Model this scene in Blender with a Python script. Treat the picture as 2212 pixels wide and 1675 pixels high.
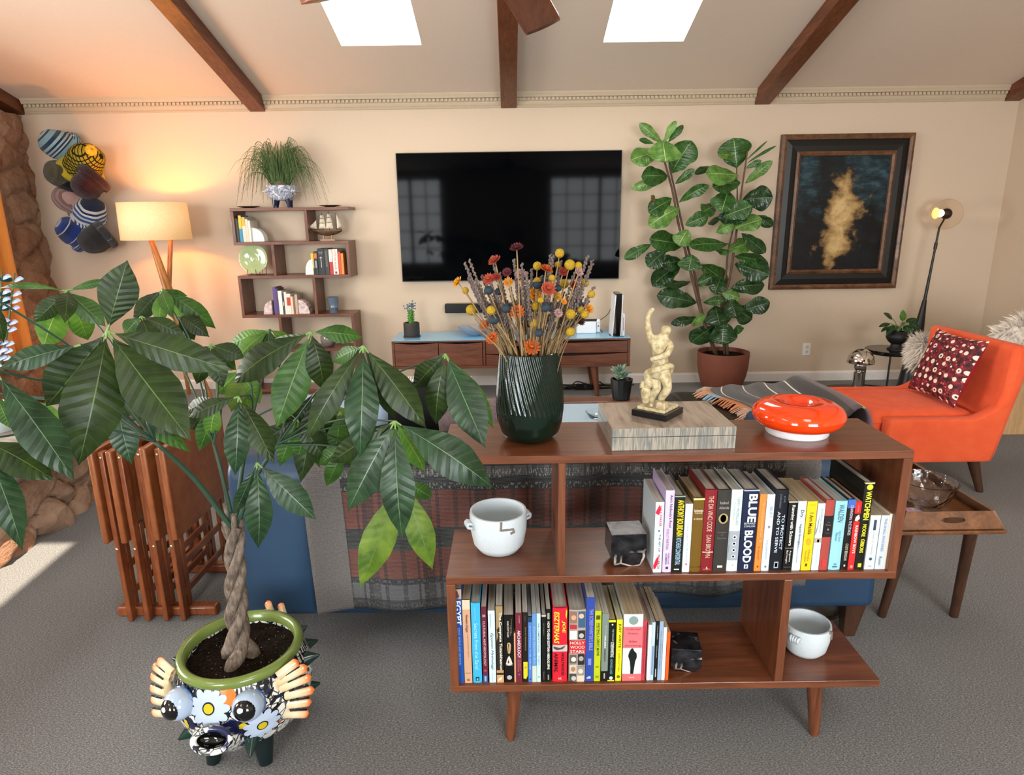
import bpy, bmesh, math, random
from mathutils import Vector, Matrix, Quaternion, noise
for o in list(bpy.data.objects): bpy.data.objects.remove(o)
SC = bpy.context.scene
COL = SC.collection
RN = random.Random(11)
# ---------------------------------------------------------------- camera
W_, H_, F_ = 2212, 1675, 1400.0
PITCH, ROLL, CH = math.atan(361.5 / F_), .014, 1.45
fw = Vector((0, math.cos(PITCH), -math.sin(PITCH))); rt = Vector((1, 0, 0)); up = Vector((0, math.sin(PITCH), math.cos(PITCH)))
cr_ = rt * math.cos(ROLL) - up * math.sin(ROLL); cu_ = up * math.cos(ROLL) + rt * math.sin(ROLL)
cd = bpy.data.cameras.new('camera'); cam = bpy.data.objects.new('camera', cd); COL.objects.link(cam)
m = Matrix((cr_, cu_, -fw)).transposed().to_4x4(); m.translation = (0, 0, CH); cam.matrix_world = m
cd.sensor_width = 36; cd.lens = 36 * F_ / W_; cd.clip_start = .05; SC.camera = cam
CAMP = Vector((0, 0, CH))

def at(x, y, Y=None, Z=None):
    """the point of the room seen at photograph pixel x, y at depth Y or at height Z"""
    d = cr_ * (x - W_ / 2) - cu_ * (y - H_ / 2) + fw * F_
    t = Y / d.y if Y is not None else (Z - CH) / d.z
    return CAMP + d * t

# ---------------------------------------------------------------- light
SC.view_settings.view_transform = 'Standard'; SC.view_settings.look = 'None'
SC.view_settings.gamma = 1; SC.view_settings.use_curve_mapping = False
SC.view_settings.exposure = 0.0
wd = bpy.data.worlds.new('sky'); SC.world = wd; wd.use_nodes = True
bg = wd.node_tree.nodes['Background']; bg.inputs[0].default_value = (.72, .84, 1, 1); bg.inputs[1].default_value = 1.0

def area(name, loc, rot, sx, sy, watt, col=(1, 1, 1)):
    l = bpy.data.lights.new(name, 'AREA'); l.shape = 'RECTANGLE'; l.size = sx; l.size_y = sy; l.energy = watt; l.color = col
    o = bpy.data.objects.new(name, l); COL.objects.link(o); o.location = loc; o.rotation_euler = rot; return o
def sunl(name, d, strength, angle, col):
    l = bpy.data.lights.new(name, 'SUN'); l.energy = strength; l.angle = math.radians(angle); l.color = col
    o = bpy.data.objects.new(name, l); COL.objects.link(o); o.rotation_euler = Vector(d).to_track_quat('-Z', 'Y').to_euler(); o.location = (0, -1, 6); return o
PI = math.pi
# daylight through the rear windows of the room
area('window_daylight', (-2.35, -3.62, 1.5), (PI / 2, 0, 0), 1.7, 1.9, 285, (.93, .97, 1))
area('window_daylight', (2.0, -3.62, 1.5), (PI / 2, 0, 0), 2.2, 1.9, 315, (.93, .97, 1))
sunl('sun', (-.5, 1, -1.5), 16.0, .6, (1, .86, .68))
area('window_daylight', (-4.32, 2.2, 1.5), (PI / 2, 0, -PI / 2), 2.3, 1.3, 175, (1, .97, .93))

# ---------------------------------------------------------------- materials
def lin(c):
    if isinstance(c, str): c = tuple(int(c[i:i + 2], 16) for i in (0, 2, 4))
    return tuple(((v / 255) / 12.92 if v / 255 <= .04045 else ((v / 255 + .055) / 1.055) ** 2.4) for v in c) + (1,)
class NT:
    def __init__(s, name):
        s.m = bpy.data.materials.new(name); s.m.use_nodes = True; s.t = s.m.node_tree; s.b = s.t.nodes['Principled BSDF']
        s.tc = s.t.nodes.new('ShaderNodeTexCoord')
    def n(s, typ, **k):
        nd = s.t.nodes.new('ShaderNode' + typ)
        for a, v in k.items():
            if hasattr(nd, a): setattr(nd, a, v)
            else: s.set(nd, a, v)
        return nd
    def set(s, nd, a, v):
        i = nd.inputs[int(a[1:])] if a[0] == 'i' and a[1:].isdigit() else nd.inputs[a.replace('_', ' ')]
        if isinstance(v, bpy.types.NodeSocket): s.t.links.new(v, i)
        else: i.default_value = v
    def link(s, a, b): s.t.links.new(a, b)
    def mapping(s, scale=(1, 1, 1), src='Object', rot=(0, 0, 0), loc=(0, 0, 0)):
        mp = s.n('Mapping'); mp.inputs['Scale'].default_value = scale; mp.inputs['Rotation'].default_value = rot; mp.inputs['Location'].default_value = loc
        s.link(s.tc.outputs[src], mp.inputs[0]); return mp.outputs[0]
    def noise(s, vec, scale=5, detail=4, rough=.55, dist=0):
        nd = s.n('TexNoise'); s.link(vec, nd.inputs['Vector']); nd.inputs['Scale'].default_value = scale; nd.inputs['Detail'].default_value = detail
        nd.inputs['Roughness'].default_value = rough; nd.inputs['Distortion'].default_value = dist; return nd.outputs[0]
    def vor(s, vec, scale=5, feature='F1', rnd=1):
        nd = s.n('TexVoronoi'); nd.feature = feature; s.link(vec, nd.inputs['Vector']); nd.inputs['Scale'].default_value = scale; nd.inputs['Randomness'].default_value = rnd; return nd
    def wave(s, vec, scale=5, dist=0, axis='X', detail=2, dscale=1):
        nd = s.n('TexWave'); nd.bands_direction = axis; s.link(vec, nd.inputs['Vector']); nd.inputs['Scale'].default_value = scale
        nd.inputs['Distortion'].default_value = dist; nd.inputs['Detail'].default_value = detail; nd.inputs['Detail Scale'].default_value = dscale; return nd.outputs[1]
    def ramp(s, fac, stops, const=False):
        nd = s.n('ValToRGB'); r = nd.color_ramp; r.interpolation = 'CONSTANT' if const else 'LINEAR'
        while len(r.elements) < len(stops): r.elements.new(.5)
        for e, (p, c) in zip(r.elements, sorted(stops, key=lambda q: q[0])): e.position = p; e.color = lin(c)
        s.link(fac, nd.inputs[0]); return nd.outputs[0]
    def mix(s, fac, a, b, mode='MIX'):
        nd = s.n('MixRGB'); nd.blend_type = mode
        for i, v in enumerate((fac, a, b)):
            if isinstance(v, bpy.types.NodeSocket): s.link(v, nd.inputs[i])
            elif i == 0: nd.inputs[0].default_value = v
            else: nd.inputs[i].default_value = lin(v)
        return nd.outputs[0]
    def math(s, op, a, b=0.0):
        nd = s.n('Math'); nd.operation = op
        for i, v in enumerate((a, b)):
            if isinstance(v, bpy.types.NodeSocket): s.link(v, nd.inputs[i])
            else: nd.inputs[i].default_value = v
        return nd.outputs[0]
    def bump(s, h, strength=.3, dist=.01):
        nd = s.n('Bump'); nd.inputs['Strength'].default_value = strength; nd.inputs['Distance'].default_value = dist
        s.link(h, nd.inputs['Height']); s.link(nd.outputs[0], s.b.inputs['Normal'])
    def base(s, c, rough=.5, metal=0, spec=.5, trans=0, coat=0, sheen=0, ior=1.45):
        b = s.b
        if isinstance(c, bpy.types.NodeSocket): s.link(c, b.inputs['Base Color'])
        else: b.inputs['Base Color'].default_value = lin(c)
        b.inputs['Roughness'].default_value = rough; b.inputs['Metallic'].default_value = metal; b.inputs['Specular IOR Level'].default_value = spec
        b.inputs['Transmission Weight'].default_value = trans; b.inputs['Coat Weight'].default_value = coat; b.inputs['Sheen Weight'].default_value = sheen; b.inputs['IOR'].default_value = ior
        return s.m
_mc = {}
def PL(c, rough=.5, metal=0, spec=.5, var=.12, scale=30, bump=0, **k):
    """plain surface with a little procedural unevenness"""
    key = ('p', c, rough, metal, spec, var, scale, bump, tuple(sorted(k.items())))
    if key in _mc: return _mc[key]
    t = NT('surface'); v = t.mapping(); n = t.noise(v, scale, 3)
    l = lin(c); a = tuple(min(255, 255 * q) for q in (0, 0, 0))
    nd = t.n('MixRGB'); nd.blend_type = 'MULTIPLY'; nd.inputs[0].default_value = var; nd.inputs[1].default_value = l; t.link(n, nd.inputs[2])
    mm = t.base(nd.outputs[0], rough, metal, spec, **k)
    if bump: t.bump(n, bump, .005)
    _mc[key] = mm; return mm
def WOOD(name, dark, light, scale=(3, 30, 30), rough=.35, coat=.15, band=6, var=.5):
    t = NT(name); v = t.mapping(scale); n = t.noise(v, 1.6, 6, .6, .6); n2 = t.noise(v, band, 3, .5, .2)
    f = t.math('ADD', t.math('MULTIPLY', n, .7), t.math('MULTIPLY', n2, .3))
    c = t.ramp(f, [(.5 - var * .35, dark), (.5 + var * .35, light)]); t.bump(n2, .06, .003)
    return t.base(c, rough, coat=coat)
def EMIT(name, c, strength):
    t = NT(name); t.base(c, .5); t.b.inputs['Emission Color'].default_value = lin(c); t.b.inputs['Emission Strength'].default_value = strength; return t.m

# ---------------------------------------------------------------- mesh helpers
WL = {}
class MB:
    def __init__(s, xf=None): s.v = []; s.f = []; s.mi = []; s.uv = {}; s.k = 0; s.xf = xf
    def add(s, vs, fs, uv=None):
        b = len(s.v)
        for i, p in enumerate(vs):
            p = Vector(p); s.v.append(s.xf @ p if s.xf else p)
            if uv: s.uv[b + i] = uv[i]
        for f in fs: s.f.append([i + b for i in f]); s.mi.append(s.k)
        return s
    def box(s, x0, x1, y0, y1, z0, z1):
        return s.add([(x0, y0, z0), (x1, y0, z0), (x1, y1, z0), (x0, y1, z0), (x0, y0, z1), (x1, y0, z1), (x1, y1, z1), (x0, y1, z1)],
                     [(0, 3, 2, 1), (4, 5, 6, 7), (0, 1, 5, 4), (1, 2, 6, 5), (2, 3, 7, 6), (3, 0, 4, 7)])
    def hexa(s, p):   # eight corners: bottom ring then top ring
        return s.add(p, [(0, 3, 2, 1), (4, 5, 6, 7), (0, 1, 5, 4), (1, 2, 6, 5), (2, 3, 7, 6), (3, 0, 4, 7)])
    def prism(s, poly, off, cap=True):
        n = len(poly); off = Vector(off); a = [Vector(p) for p in poly]
        fs = [(i, (i + 1) % n, (i + 1) % n + n, i + n) for i in range(n)]
        if cap: fs += [tuple(range(n - 1, -1, -1)), tuple(range(n, 2 * n))]
        return s.add(a + [p + off for p in a], fs)
    def ring(s, c, ax, r, n, ph=0, e=1.0):
        ax = Vector(ax).normalized(); u = ax.orthogonal().normalized() if abs(ax.z) < .999 else Vector((1, 0, 0)); w = ax.cross(u)
        return [Vector(c) + (u * math.cos(2 * PI * i / n + ph) + w * math.sin(2 * PI * i / n + ph) * e) * r for i in range(n)]
    def loft(s, rings, cap0=True, cap1=True, close=False):
        n = len(rings[0]); vs = [p for r in rings for p in r]; fs = []
        for j in range(len(rings) - 1 + (1 if close else 0)):
            a = j * n; b = ((j + 1) % len(rings)) * n
            fs += [(a + i, a + (i + 1) % n, b + (i + 1) % n, b + i) for i in range(n)]
        if cap0 and not close: fs.append(tuple(range(n - 1, -1, -1)))
        if cap1 and not close: fs.append(tuple(range((len(rings) - 1) * n, len(rings) * n)))
        return s.add(vs, fs)
    def lathe(s, prof, c=(0, 0, 0), n=32, sx=1, sy=1, cap0=True, cap1=True, twist=None):
        c = Vector(c); rings = []
        for r, z in prof: rings.append([c + Vector((r * sx * math.cos(2 * PI * i / n), r * sy * math.sin(2 * PI * i / n), z)) for i in range(n)])
        return s.loft(rings, cap0, cap1)
    def cyl(s, p0, p1, r0, r1=None, n=16):
        p0 = Vector(p0); p1 = Vector(p1); r1 = r0 if r1 is None else r1; ax = p1 - p0
        return s.loft([s.ring(p0, ax, r0, n), s.ring(p1, ax, r1, n)])
    def tube(s, pts, r, n=8, close=False):
        pts = [Vector(p) for p in pts]; m_ = len(pts); rs = r if isinstance(r, (list, tuple)) else [r] * m_; rings = []; u = None
        for i, p in enumerate(pts):
            d = (pts[(i + 1) % m_] - pts[i - 1]) if close else (pts[min(i + 1, m_ - 1)] - pts[max(i - 1, 0)])
            d.normalize()
            if u is None: u = d.orthogonal().normalized()
            u = (u - d * u.dot(d)).normalized(); w = d.cross(u)
            rings.append([p + (u * math.cos(2 * PI * k / n) + w * math.sin(2 * PI * k / n)) * rs[i] for k in range(n)])
        return s.loft(rings, close=close)
    def ball(s, c, r, sc=(1, 1, 1), nu=16, nv=10, fn=None):
        rings = []; c = Vector(c)
        for j in range(1, nv):
            t = PI * j / nv; rg = []
            for i in range(nu):
                a = 2 * PI * i / nu; d = Vector((math.sin(t) * math.cos(a), math.sin(t) * math.sin(a), -math.cos(t)))
                k = fn(d) if fn else 1
                rg.append(c + Vector((d.x * sc[0], d.y * sc[1], d.z * sc[2])) * r * k)
            rings.append(rg)
        b = len(s.v); s.loft(rings, False, False)
        n0 = len(s.v); k0 = fn(Vector((0, 0, -1))) if fn else 1; k1 = fn(Vector((0, 0, 1))) if fn else 1
        p0 = c - Vector((0, 0, r * sc[2] * k0)); p1 = c + Vector((0, 0, r * sc[2] * k1))
        s.v += [s.xf @ p0 if s.xf else p0, s.xf @ p1 if s.xf else p1]
        last = b + (nv - 2) * nu
        for i in range(nu):
            s.f.append([n0, b + (i + 1) % nu, b + i]); s.mi.append(s.k)
            s.f.append([n0 + 1, last + i, last + (i + 1) % nu]); s.mi.append(s.k)
        return s
    def grid(s, fn, nu, nv, cu=False, flip=False, uv=True):
        vs = []; uvs = []
        for j in range(nv + 1):
            for i in range(nu + (0 if cu else 1)):
                vs.append(fn(i / nu, j / nv)); uvs.append((i / nu, j / nv))
        w = nu if cu else nu + 1; fs = []
        for j in range(nv):
            for i in range(nu):
                a, b = j * w + i, j * w + (i + 1) % w
                f = (a, b, b + w, a + w); fs.append(f[::-1] if flip else f)
        return s.add(vs, fs, uvs if uv else None)
    def build(s, name, mats, parent=None, smooth=35, bevel=0, seg=2, sub=0, solid=0, loc=None):
        off = WL.get(parent.name, Vector()) if parent else (Vector(loc) if loc is not None else Vector())
        me = bpy.data.meshes.new(name); me.from_pydata([tuple(v - off) for v in s.v], [], s.f)
        if not isinstance(mats, (list, tuple)): mats = [mats]
        for q in mats: me.materials.append(q)
        if len(mats) > 1: me.polygons.foreach_set('material_index', s.mi)
        if s.uv:
            ul = me.uv_layers.new(name='UVMap')
            for lp in me.loops: ul.data[lp.index].uv = s.uv.get(lp.vertex_index, (0, 0))
        me.update()
        if smooth:
            me.shade_smooth()
            if smooth < 180: me.set_sharp_from_angle(angle=math.radians(smooth))
        o = bpy.data.objects.new(name, me); COL.objects.link(o)
        if parent: o.parent = parent
        else: o.location = off
        WL[o.name] = off
        if bevel:
            bm_ = o.modifiers.new('edge', 'BEVEL'); bm_.width = bevel; bm_.segments = seg; bm_.limit_method = 'ANGLE'; bm_.angle_limit = math.radians(40)
            bm_.harden_normals = False
        if solid:
            so = o.modifiers.new('thick', 'SOLIDIFY'); so.thickness = solid; so.offset = 0
        if sub:
            su = o.modifiers.new('smooth', 'SUBSURF'); su.levels = sub; su.render_levels = sub
        return o
def tag(o, label, cat, group=None, kind=None):
    o['label'] = label; o['category'] = cat
    if group: o['group'] = group
    if kind: o['kind'] = kind
    return o
def thing(name, label, cat, loc, group=None, rot=None, kind=None):
    o = bpy.data.objects.new(name, None); o.empty_display_size = .05; COL.objects.link(o); o.location = loc
    if rot is not None:
        o.rotation_mode = 'QUATERNION'; o.rotation_quaternion = rot; WL[o.name] = Vector()
    else: WL[o.name] = Vector(loc)
    return tag(o, label, cat, group, kind)
def struct(o, label, cat): return tag(o, label, cat, None, 'structure')
def copytree(r, loc, label, group=None):
    c = r.copy(); COL.objects.link(c); c.location = loc; c['label'] = label
    if group: c['group'] = group
    for a in list(r.children):
        b = a.copy(); COL.objects.link(b); b.parent = c
        for d in list(a.children):
            e = d.copy(); COL.objects.link(e); e.parent = b
    return c
def lettering(txt, parent, mat, c, xd, yd, h=None, w=None, bold=0, name='lettering', shear=0):
    cu = bpy.data.curves.new('letters', 'FONT'); cu.body = txt; cu.offset = bold; cu.resolution_u = 3; cu.shear = shear; cu.align_x = 'CENTER'; cu.space_line = .85
    ob = bpy.data.objects.new('letters', cu); me = bpy.data.meshes.new_from_object(ob)
    bpy.data.objects.remove(ob); bpy.data.curves.remove(cu)
    xs = [v.co.x for v in me.vertices]; ys = [v.co.y for v in me.vertices]
    x0, x1, y0, y1 = min(xs), max(xs), min(ys), max(ys)
    sx = w / (x1 - x0) if w else h / (y1 - y0); sy = h / (y1 - y0) if h else sx
    mb = MB(); c = Vector(c); xd = Vector(xd); yd = Vector(yd)
    mb.add([c + xd * ((v.co.x - (x0 + x1) / 2) * sx) + yd * ((v.co.y - (y0 + y1) / 2) * sy) for v in me.vertices], [tuple(p.vertices) for p in me.polygons])
    bpy.data.meshes.remove(me)
    return mb.build(name, mat, parent, smooth=0)
def lerp(a, b, t): return a + (b - a) * t
def spline(pts, n):
    """Catmull-Rom through pts, n samples"""
    P = [Vector(p) for p in pts]; P = [P[0] * 2 - P[1]] + P + [P[-1] * 2 - P[-2]]; out = []
    for k in range(n):
        t = k / (n - 1) * (len(P) - 3); i = min(int(t), len(P) - 4); t -= i; a, b, c, d = P[i:i + 4]
        out.append(.5 * (2 * b + (c - a) * t + (2 * a - 5 * b + 4 * c - d) * t * t + (3 * b - a - 3 * c + d) * t ** 3))
    return out
# ================================================================ room
YB, XR, XL, YR = 5.73, 4.2, -4.2, -3.5
SL = .2856
def ceil_z(y): return 2.44 + SL * (YB - y) if y > 1 else 2.44 + SL * (YB - 1) - .29 * (1 - y)
# carpet
t = NT('grey_carpet'); v = t.mapping()
n1 = t.noise(t.mapping((1, 2.2, 1)), 150, 3, .75); n2 = t.noise(v, 420, 2, .7); n3 = t.noise(v, 2.2, 3)
f = t.math('ADD', t.math('MULTIPLY', n1, .65), t.math('MULTIPLY', n2, .35))
c = t.ramp(f, [(.34, '2b2c2d'), (.5, '6a6b6b'), (.66, 'b2b2b1')]); c = t.mix(t.math('MULTIPLY', n3, .25), c, '6b645e'); t.bump(f, .5, .006)
M_CARPET = t.base(c, .95, spec=.1, sheen=.15)
struct(MB().box(-4.5, 4.5, -3.7, 6.0, -.1, 0).build('floor', M_CARPET, smooth=0), 'grey flecked carpet covering the whole floor', 'floor')
# plaster
t = NT('beige_wall'); n = t.noise(t.mapping(), 60, 5); c = t.mix(n, 'c8b59e', 'cdbaa4'); t.bump(n, .05, .002); M_WALL = t.base(c, .8, spec=.2)
t = NT('ceiling_paint'); n = t.noise(t.mapping(), 45, 5); c = t.mix(n, 'd6c4b2', 'dccbb9'); t.bump(n, .06, .002); M_CEIL = t.base(c, .85, spec=.15)
struct(MB().box(-4.5, 4.5, YB, YB + .15, 0, 2.75).build('wall_back', M_WALL, smooth=0), 'beige back wall behind the television', 'wall')
gable = [(YR - .1, 0), (YB + .1, 0), (YB + .1, 2.6), (1, 3.95), (YR - .1, 2.6)]
struct(MB().prism([(XR, y, z) for y, z in gable], (.15, 0, 0)).build('wall_right', M_WALL, smooth=0), 'beige side wall at the right', 'wall')
mb = MB()
for a_, b_ in ((YR - .1, 1.0), (1.0, 1.05), (3.35, YB + .1)):
    top = lambda y: 2.6 + (1.35 * (YB + .1 - y) / (YB - .9) if y > 1 else 1.35 * (y - YR + .1) / (1.1 - YR))
    mb.prism([(XL - .15, a_, 0), (XL - .15, b_, 0), (XL - .15, b_, top(b_)), (XL - .15, a_, top(a_))], (.15, 0, 0))
mb.box(XL - .15, XL, 1.05, 3.35, 0, .8); mb.prism([(XL - .15, 1.05, 2.2), (XL - .15, 3.35, 2.2), (XL - .15, 3.35, top(3.35)), (XL - .15, 1.05, top(1.05))], (.15, 0, 0))
struct(mb.build('wall_left', M_WALL, smooth=0), 'beige side wall behind the stone chimney', 'wall')
mb = MB(); xs = [-4.4, -3.2, -1.5, .9, 3.1, 4.4]
for i in range(5):
    if i in (1, 3): mb.box(xs[i], xs[i + 1], YR - .15, YR, 0, .5); mb.box(xs[i], xs[i + 1], YR - .15, YR, 2.35, 3.0)
    else: mb.box(xs[i], xs[i + 1], YR - .15, YR, 0, 3.0)
struct(mb.build('wall_front', M_WALL, smooth=0), 'beige wall with two windows at the near end of the room', 'wall')
M_DARKFR = PL('2a2522', .5)
mb = MB()
for y_ in (1.07, 2.2, 3.33): mb.box(XL - .12, XL - .06, y_ - .03, y_ + .03, .8, 2.2)
for z_ in (.83, 2.17): mb.box(XL - .12, XL - .06, 1.05, 3.35, z_ - .03, z_ + .03)
struct(mb.build('window_8', M_DARKFR, smooth=0), 'window in the left wall above the stone hearth', 'window')
for i, (a, b) in enumerate(((-3.2, -1.5), (.9, 3.1))):
    mb = MB()
    for k in range(6 if i == 0 else 7):
        n_ = 5 if i == 0 else 6; x = lerp(a, b, k / n_); w = .035 if k in (0, n_) or k == 3 else .012
        mb.box(x - w, x + w, YR - .09, YR - .05, .5, 2.35)
    for k in range(6):
        z = lerp(.5, 2.35, k / 5); w = .03 if k in (0, 5) else .011; mb.box(a, b, YR - .09, YR - .05, z - w, z + w)
    struct(mb.build('window_%d' % (3 + i), M_DARKFR, smooth=0), 'dark gridded window in the near wall, %s one' % ('narrower' if i == 0 else 'wider'), 'window')
# ceiling: two slopes with holes for skylights
holes_f = [(-1.161, -.6, 3.85, 5.0), (.673, 1.235, 3.85, 5.0)]
holes_r = [(-3.2, -2.45, -1.3, 0), (.55, 1.3, -1.3, 0), (-1.85, -.83, -.55, .38)]  # first two: unseen glowing skylights added to brighten the room; third admits the sun
mb = MB()
def slope(holes, y0, y1):
    xs = sorted({-4.4, 4.4} | {h[0] for h in holes} | {h[1] for h in holes}); ys = sorted({y0, y1} | {h[2] for h in holes} | {h[3] for h in holes})
    for a, b in zip(xs, xs[1:]):
        for c, d in zip(ys, ys[1:]):
            if any(h[0] <= (a + b) / 2 <= h[1] and h[2] <= (c + d) / 2 <= h[3] for h in holes): continue
            z0, z1 = ceil_z(c), ceil_z(d)
            mb.hexa([(a, c, z0), (b, c, z0), (b, d, z1), (a, d, z1), (a, c, z0 + .14), (b, c, z0 + .14), (b, d, z1 + .14), (a, d, z1 + .14)])
slope(holes_f, 1.0001, YB + .1); slope(holes_r, YR - .15, 1.0)
struct(mb.build('ceiling', M_CEIL, smooth=0), 'sloped warm white ceiling between the beams', 'ceiling')
M_SKY = EMIT('skylight_diffuser', 'fffdf6', 9.5)
for i, (a, b, c, d) in enumerate(holes_f + holes_r):
    w = .012; mb = MB()
    for (p, q, r, s_) in ((a, a + w, c, d), (b - w, b, c, d), (a, b, c, c + w), (a, b, d - w, d)):
        z0, z1 = ceil_z(r), ceil_z(s_); mb.hexa([(p, r, z0 + .03), (q, r, z0 + .03), (q, s_, z1 + .03), (p, s_, z1 + .03), (p, r, z0 + .13), (q, r, z0 + .13), (q, s_, z1 + .13), (p, s_, z1 + .13)])
    wn = thing('window_%d' % (i + 1 if i < 2 else i + 3), ('bright white skylight in the far ceiling slope left of the middle beam', 'bright white skylight in the far ceiling slope right of the middle beam', 'unseen white skylight added for light in the near slope left of the ridge fan', 'unseen white skylight added for light in the near slope right of the ridge fan', 'open skylight in the near slope letting in the sun')[i], 'skylight', ((a + b) / 2, (c + d) / 2, ceil_z((c + d) / 2)), kind='structure')
    mb.build('frame', PL('efe8dc', .5), wn, smooth=0)
    if i < 4: MB().hexa([(a, c, ceil_z(c) + .02), (b, c, ceil_z(c) + .02), (b, d, ceil_z(d) + .02), (a, d, ceil_z(d) + .02), (a, c, ceil_z(c) + .032), (b, c, ceil_z(c) + .032), (b, d, ceil_z(d) + .032), (a, d, ceil_z(d) + .032)]).build('pane', M_SKY, wn, smooth=0)
# beams
M_BEAM = WOOD('beam_wood', '4a2413', '7d4626', (28, 2.2, 28), .45, .1)
for k, (x, lab) in enumerate(((-4.03, 'stained ceiling beam along the top of the stone chimney'), (-2.055, 'stained ceiling beam above the wall shelf and lamp'), (.006, 'stained ceiling beam in the middle above the television'), (2.085, 'stained ceiling beam above the framed painting'), (4.135, 'stained ceiling beam in the right corner of the room'))):
    w, h = .065, .1
    o = MB().hexa([(x - w, 1, ceil_z(1.001) - h), (x + w, 1, ceil_z(1.001) - h), (x + w, YB, 2.44 - h), (x - w, YB, 2.44 - h), (x - w, 1, ceil_z(1.001) + .01), (x + w, 1, ceil_z(1.001) + .01), (x + w, YB, 2.45), (x - w, YB, 2.45)]).build('ceiling_beam', M_BEAM, smooth=0, bevel=.006)
    struct(o, lab, 'beam')
# crown moulding with dentils
M_CROWN = PL('bfad93', .6)
mb = MB(); prof = [(0, 2.345), (-.012, 2.345), (-.016, 2.352), (-.012, 2.36), (-.018, 2.366), (-.024, 2.38), (-.024, 2.39), (-.03, 2.392), (-.03, 2.415), (-.05, 2.418), (-.055, 2.432), (-.062, 2.445), (-.062, 2.46), (0, 2.46)]
mb.prism([(-3.95, YB + y, z) for y, z in prof], (8.14, 0, 0))
x = -3.93
while x < 4.15: mb.box(x, x + .02, YB - .047, YB - .028, 2.394, 2.414); x += .0335
struct(mb.build('trim_1', M_CROWN, smooth=0), 'painted dentil crown moulding along the back wall', 'moulding')
M_WHITE = PL('e9e4de', .45)
struct(MB().prism([(XL + .3, YB, 0), (XL + .3, YB - .016, 0), (XL + .3, YB - .016, .07), (XL + .3, YB - .008, .087), (XL + .3, YB, .087)], (8.1, 0, 0)).build('baseboard_back', M_WHITE, smooth=0), 'white baseboard along the back wall', 'baseboard')
struct(MB().box(XR - .016, XR, -3, YB - .016, 0, .087).build('baseboard_right', M_WHITE, smooth=0), 'white baseboard along the right wall', 'baseboard')
# outlet and floor vent
p = at(1743, 755, Y=5.72)
t_ = thing('wall_outlet', 'white power outlet on the back wall right of the terracotta pot', 'outlet', (p.x, YB, p.z))
MB().box(p.x - .036, p.x + .036, YB - .007, YB, p.z - .058, p.z + .058).build('cover_plate', M_WHITE, t_, bevel=.003)
for dz in (-.022, .022):
    mb = MB(); mb.lathe([(.014, 0), (.016, .003), (.014, .004)], (0, 0, 0), 16); mb.v = [Vector((p.x + q.x, YB - .007 - q.z, p.z + dz + q.y)) for q in mb.v]; so = mb.build('socket', PL('d8d3cc', .4), t_)
    MB().box(p.x - .007, p.x - .005, YB - .0118, YB - .0105, p.z + dz - .002, p.z + dz + .007).box(p.x + .005, p.x + .007, YB - .0118, YB - .0105, p.z + dz - .002, p.z + dz + .007).build('slot', PL('222222', .5), so, smooth=0)
t_ = thing('floor_vent', 'dark metal floor vent at the foot of the back wall', 'vent', (2.42, 5.6, 0))
M_BLK = PL('17140f', .45)
mb = MB(); mb.box(2.2, 2.64, 5.55, 5.565, 0, .012).box(2.2, 2.64, 5.645, 5.66, 0, .012).box(2.2, 2.215, 5.565, 5.645, 0, .012).box(2.625, 2.64, 5.565, 5.645, 0, .012).box(2.41, 2.43, 5.565, 5.645, 0, .012)
mb.build('frame', PL('4d4136', .5), t_, smooth=0)
mb = MB().box(2.215, 2.625, 5.565, 5.645, 0, .002)
for k in range(34): mb.box(2.22 + k * .012, 2.223 + k * .012, 5.565, 5.645, .002, .009)
mb.build('grille', M_BLK, t_, smooth=0)
# ---------------------------------------------------------------- stone chimney and hearth
t = NT('field_stone'); v = t.mapping(); n = t.noise(v, 9, 8, .65, .8); n2 = t.noise(v, 40, 5, .7); vo = t.vor(v, 4.2)
c = t.ramp(t.math('ADD', t.math('MULTIPLY', n, .65), t.math('MULTIPLY', n2, .35)), [(.32, '523828'), (.46, '99755c'), (.6, 'b08c70'), (.72, 'cdb198')])
c = t.mix(.35, c, t.ramp(vo.outputs['Color'], [(.2, '94634a'), (.8, 'cdb49e')])); t.bump(t.math('ADD', n, t.math('MULTIPLY', n2, .6)), .9, .03)
M_STONE = t.base(c, .85, spec=.2)
def rubble(fn, nu, nv, su, sv, cell, depth, seed):
    """a stone face: fn(u,v) -> point and outward normal; stones bulge between sunken joints"""
    rr = random.Random(seed); pts = []
    for i in range(int(su / cell) + 3):
        for j in range(int(sv / (cell * .7)) + 3): pts.append((Vector(((i - 1 + rr.uniform(.1, .9)) * cell, (j - 1 + rr.uniform(.15, .85)) * cell * .7, 0)), rr.uniform(.5, 1)))
    def g(u, v_):
        q = Vector((u * su, v_ * sv, 0)); q += Vector((noise.noise(q * 6), noise.noise(q * 6 + Vector((5, 0, 0))), 0)) * .035
        ds = sorted(((q - Vector((a.x, a.y, 0))).length * (1), h) for a, h in pts)[:2]
        e = ds[1][0] - ds[0][0]; b = min(1, e / (cell * .33)) ** .5 * ds[0][1]
        p, nrm = fn(u, v_); w = noise.noise(Vector((q.x * 13, q.y * 13, seed))) * .3 + noise.noise(Vector((q.x * 30, q.y * 30, seed))) * .15
        return Vector(p) + Vector(nrm) * depth * (b + w * .5)
    mb_ = MB(); mb_.grid(g, nu, nv); return mb_
ch = thing('stone_chimney', 'brown rubble stone chimney in the left corner beside the curtain', 'chimney', (-4.1, 5.2, 0))
mb = rubble(lambda u, v_: ((-4.03, 3.9 + 1.825 * u, 2.335 * v_), (1, 0, 0)), 80, 100, 1.83, 2.335, .3, .085, 3)
mb.box(-4.19, -4.03, 3.9, 5.725, 0, 2.335)
mb.build('stone_face', M_STONE, ch, smooth=60)
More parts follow.
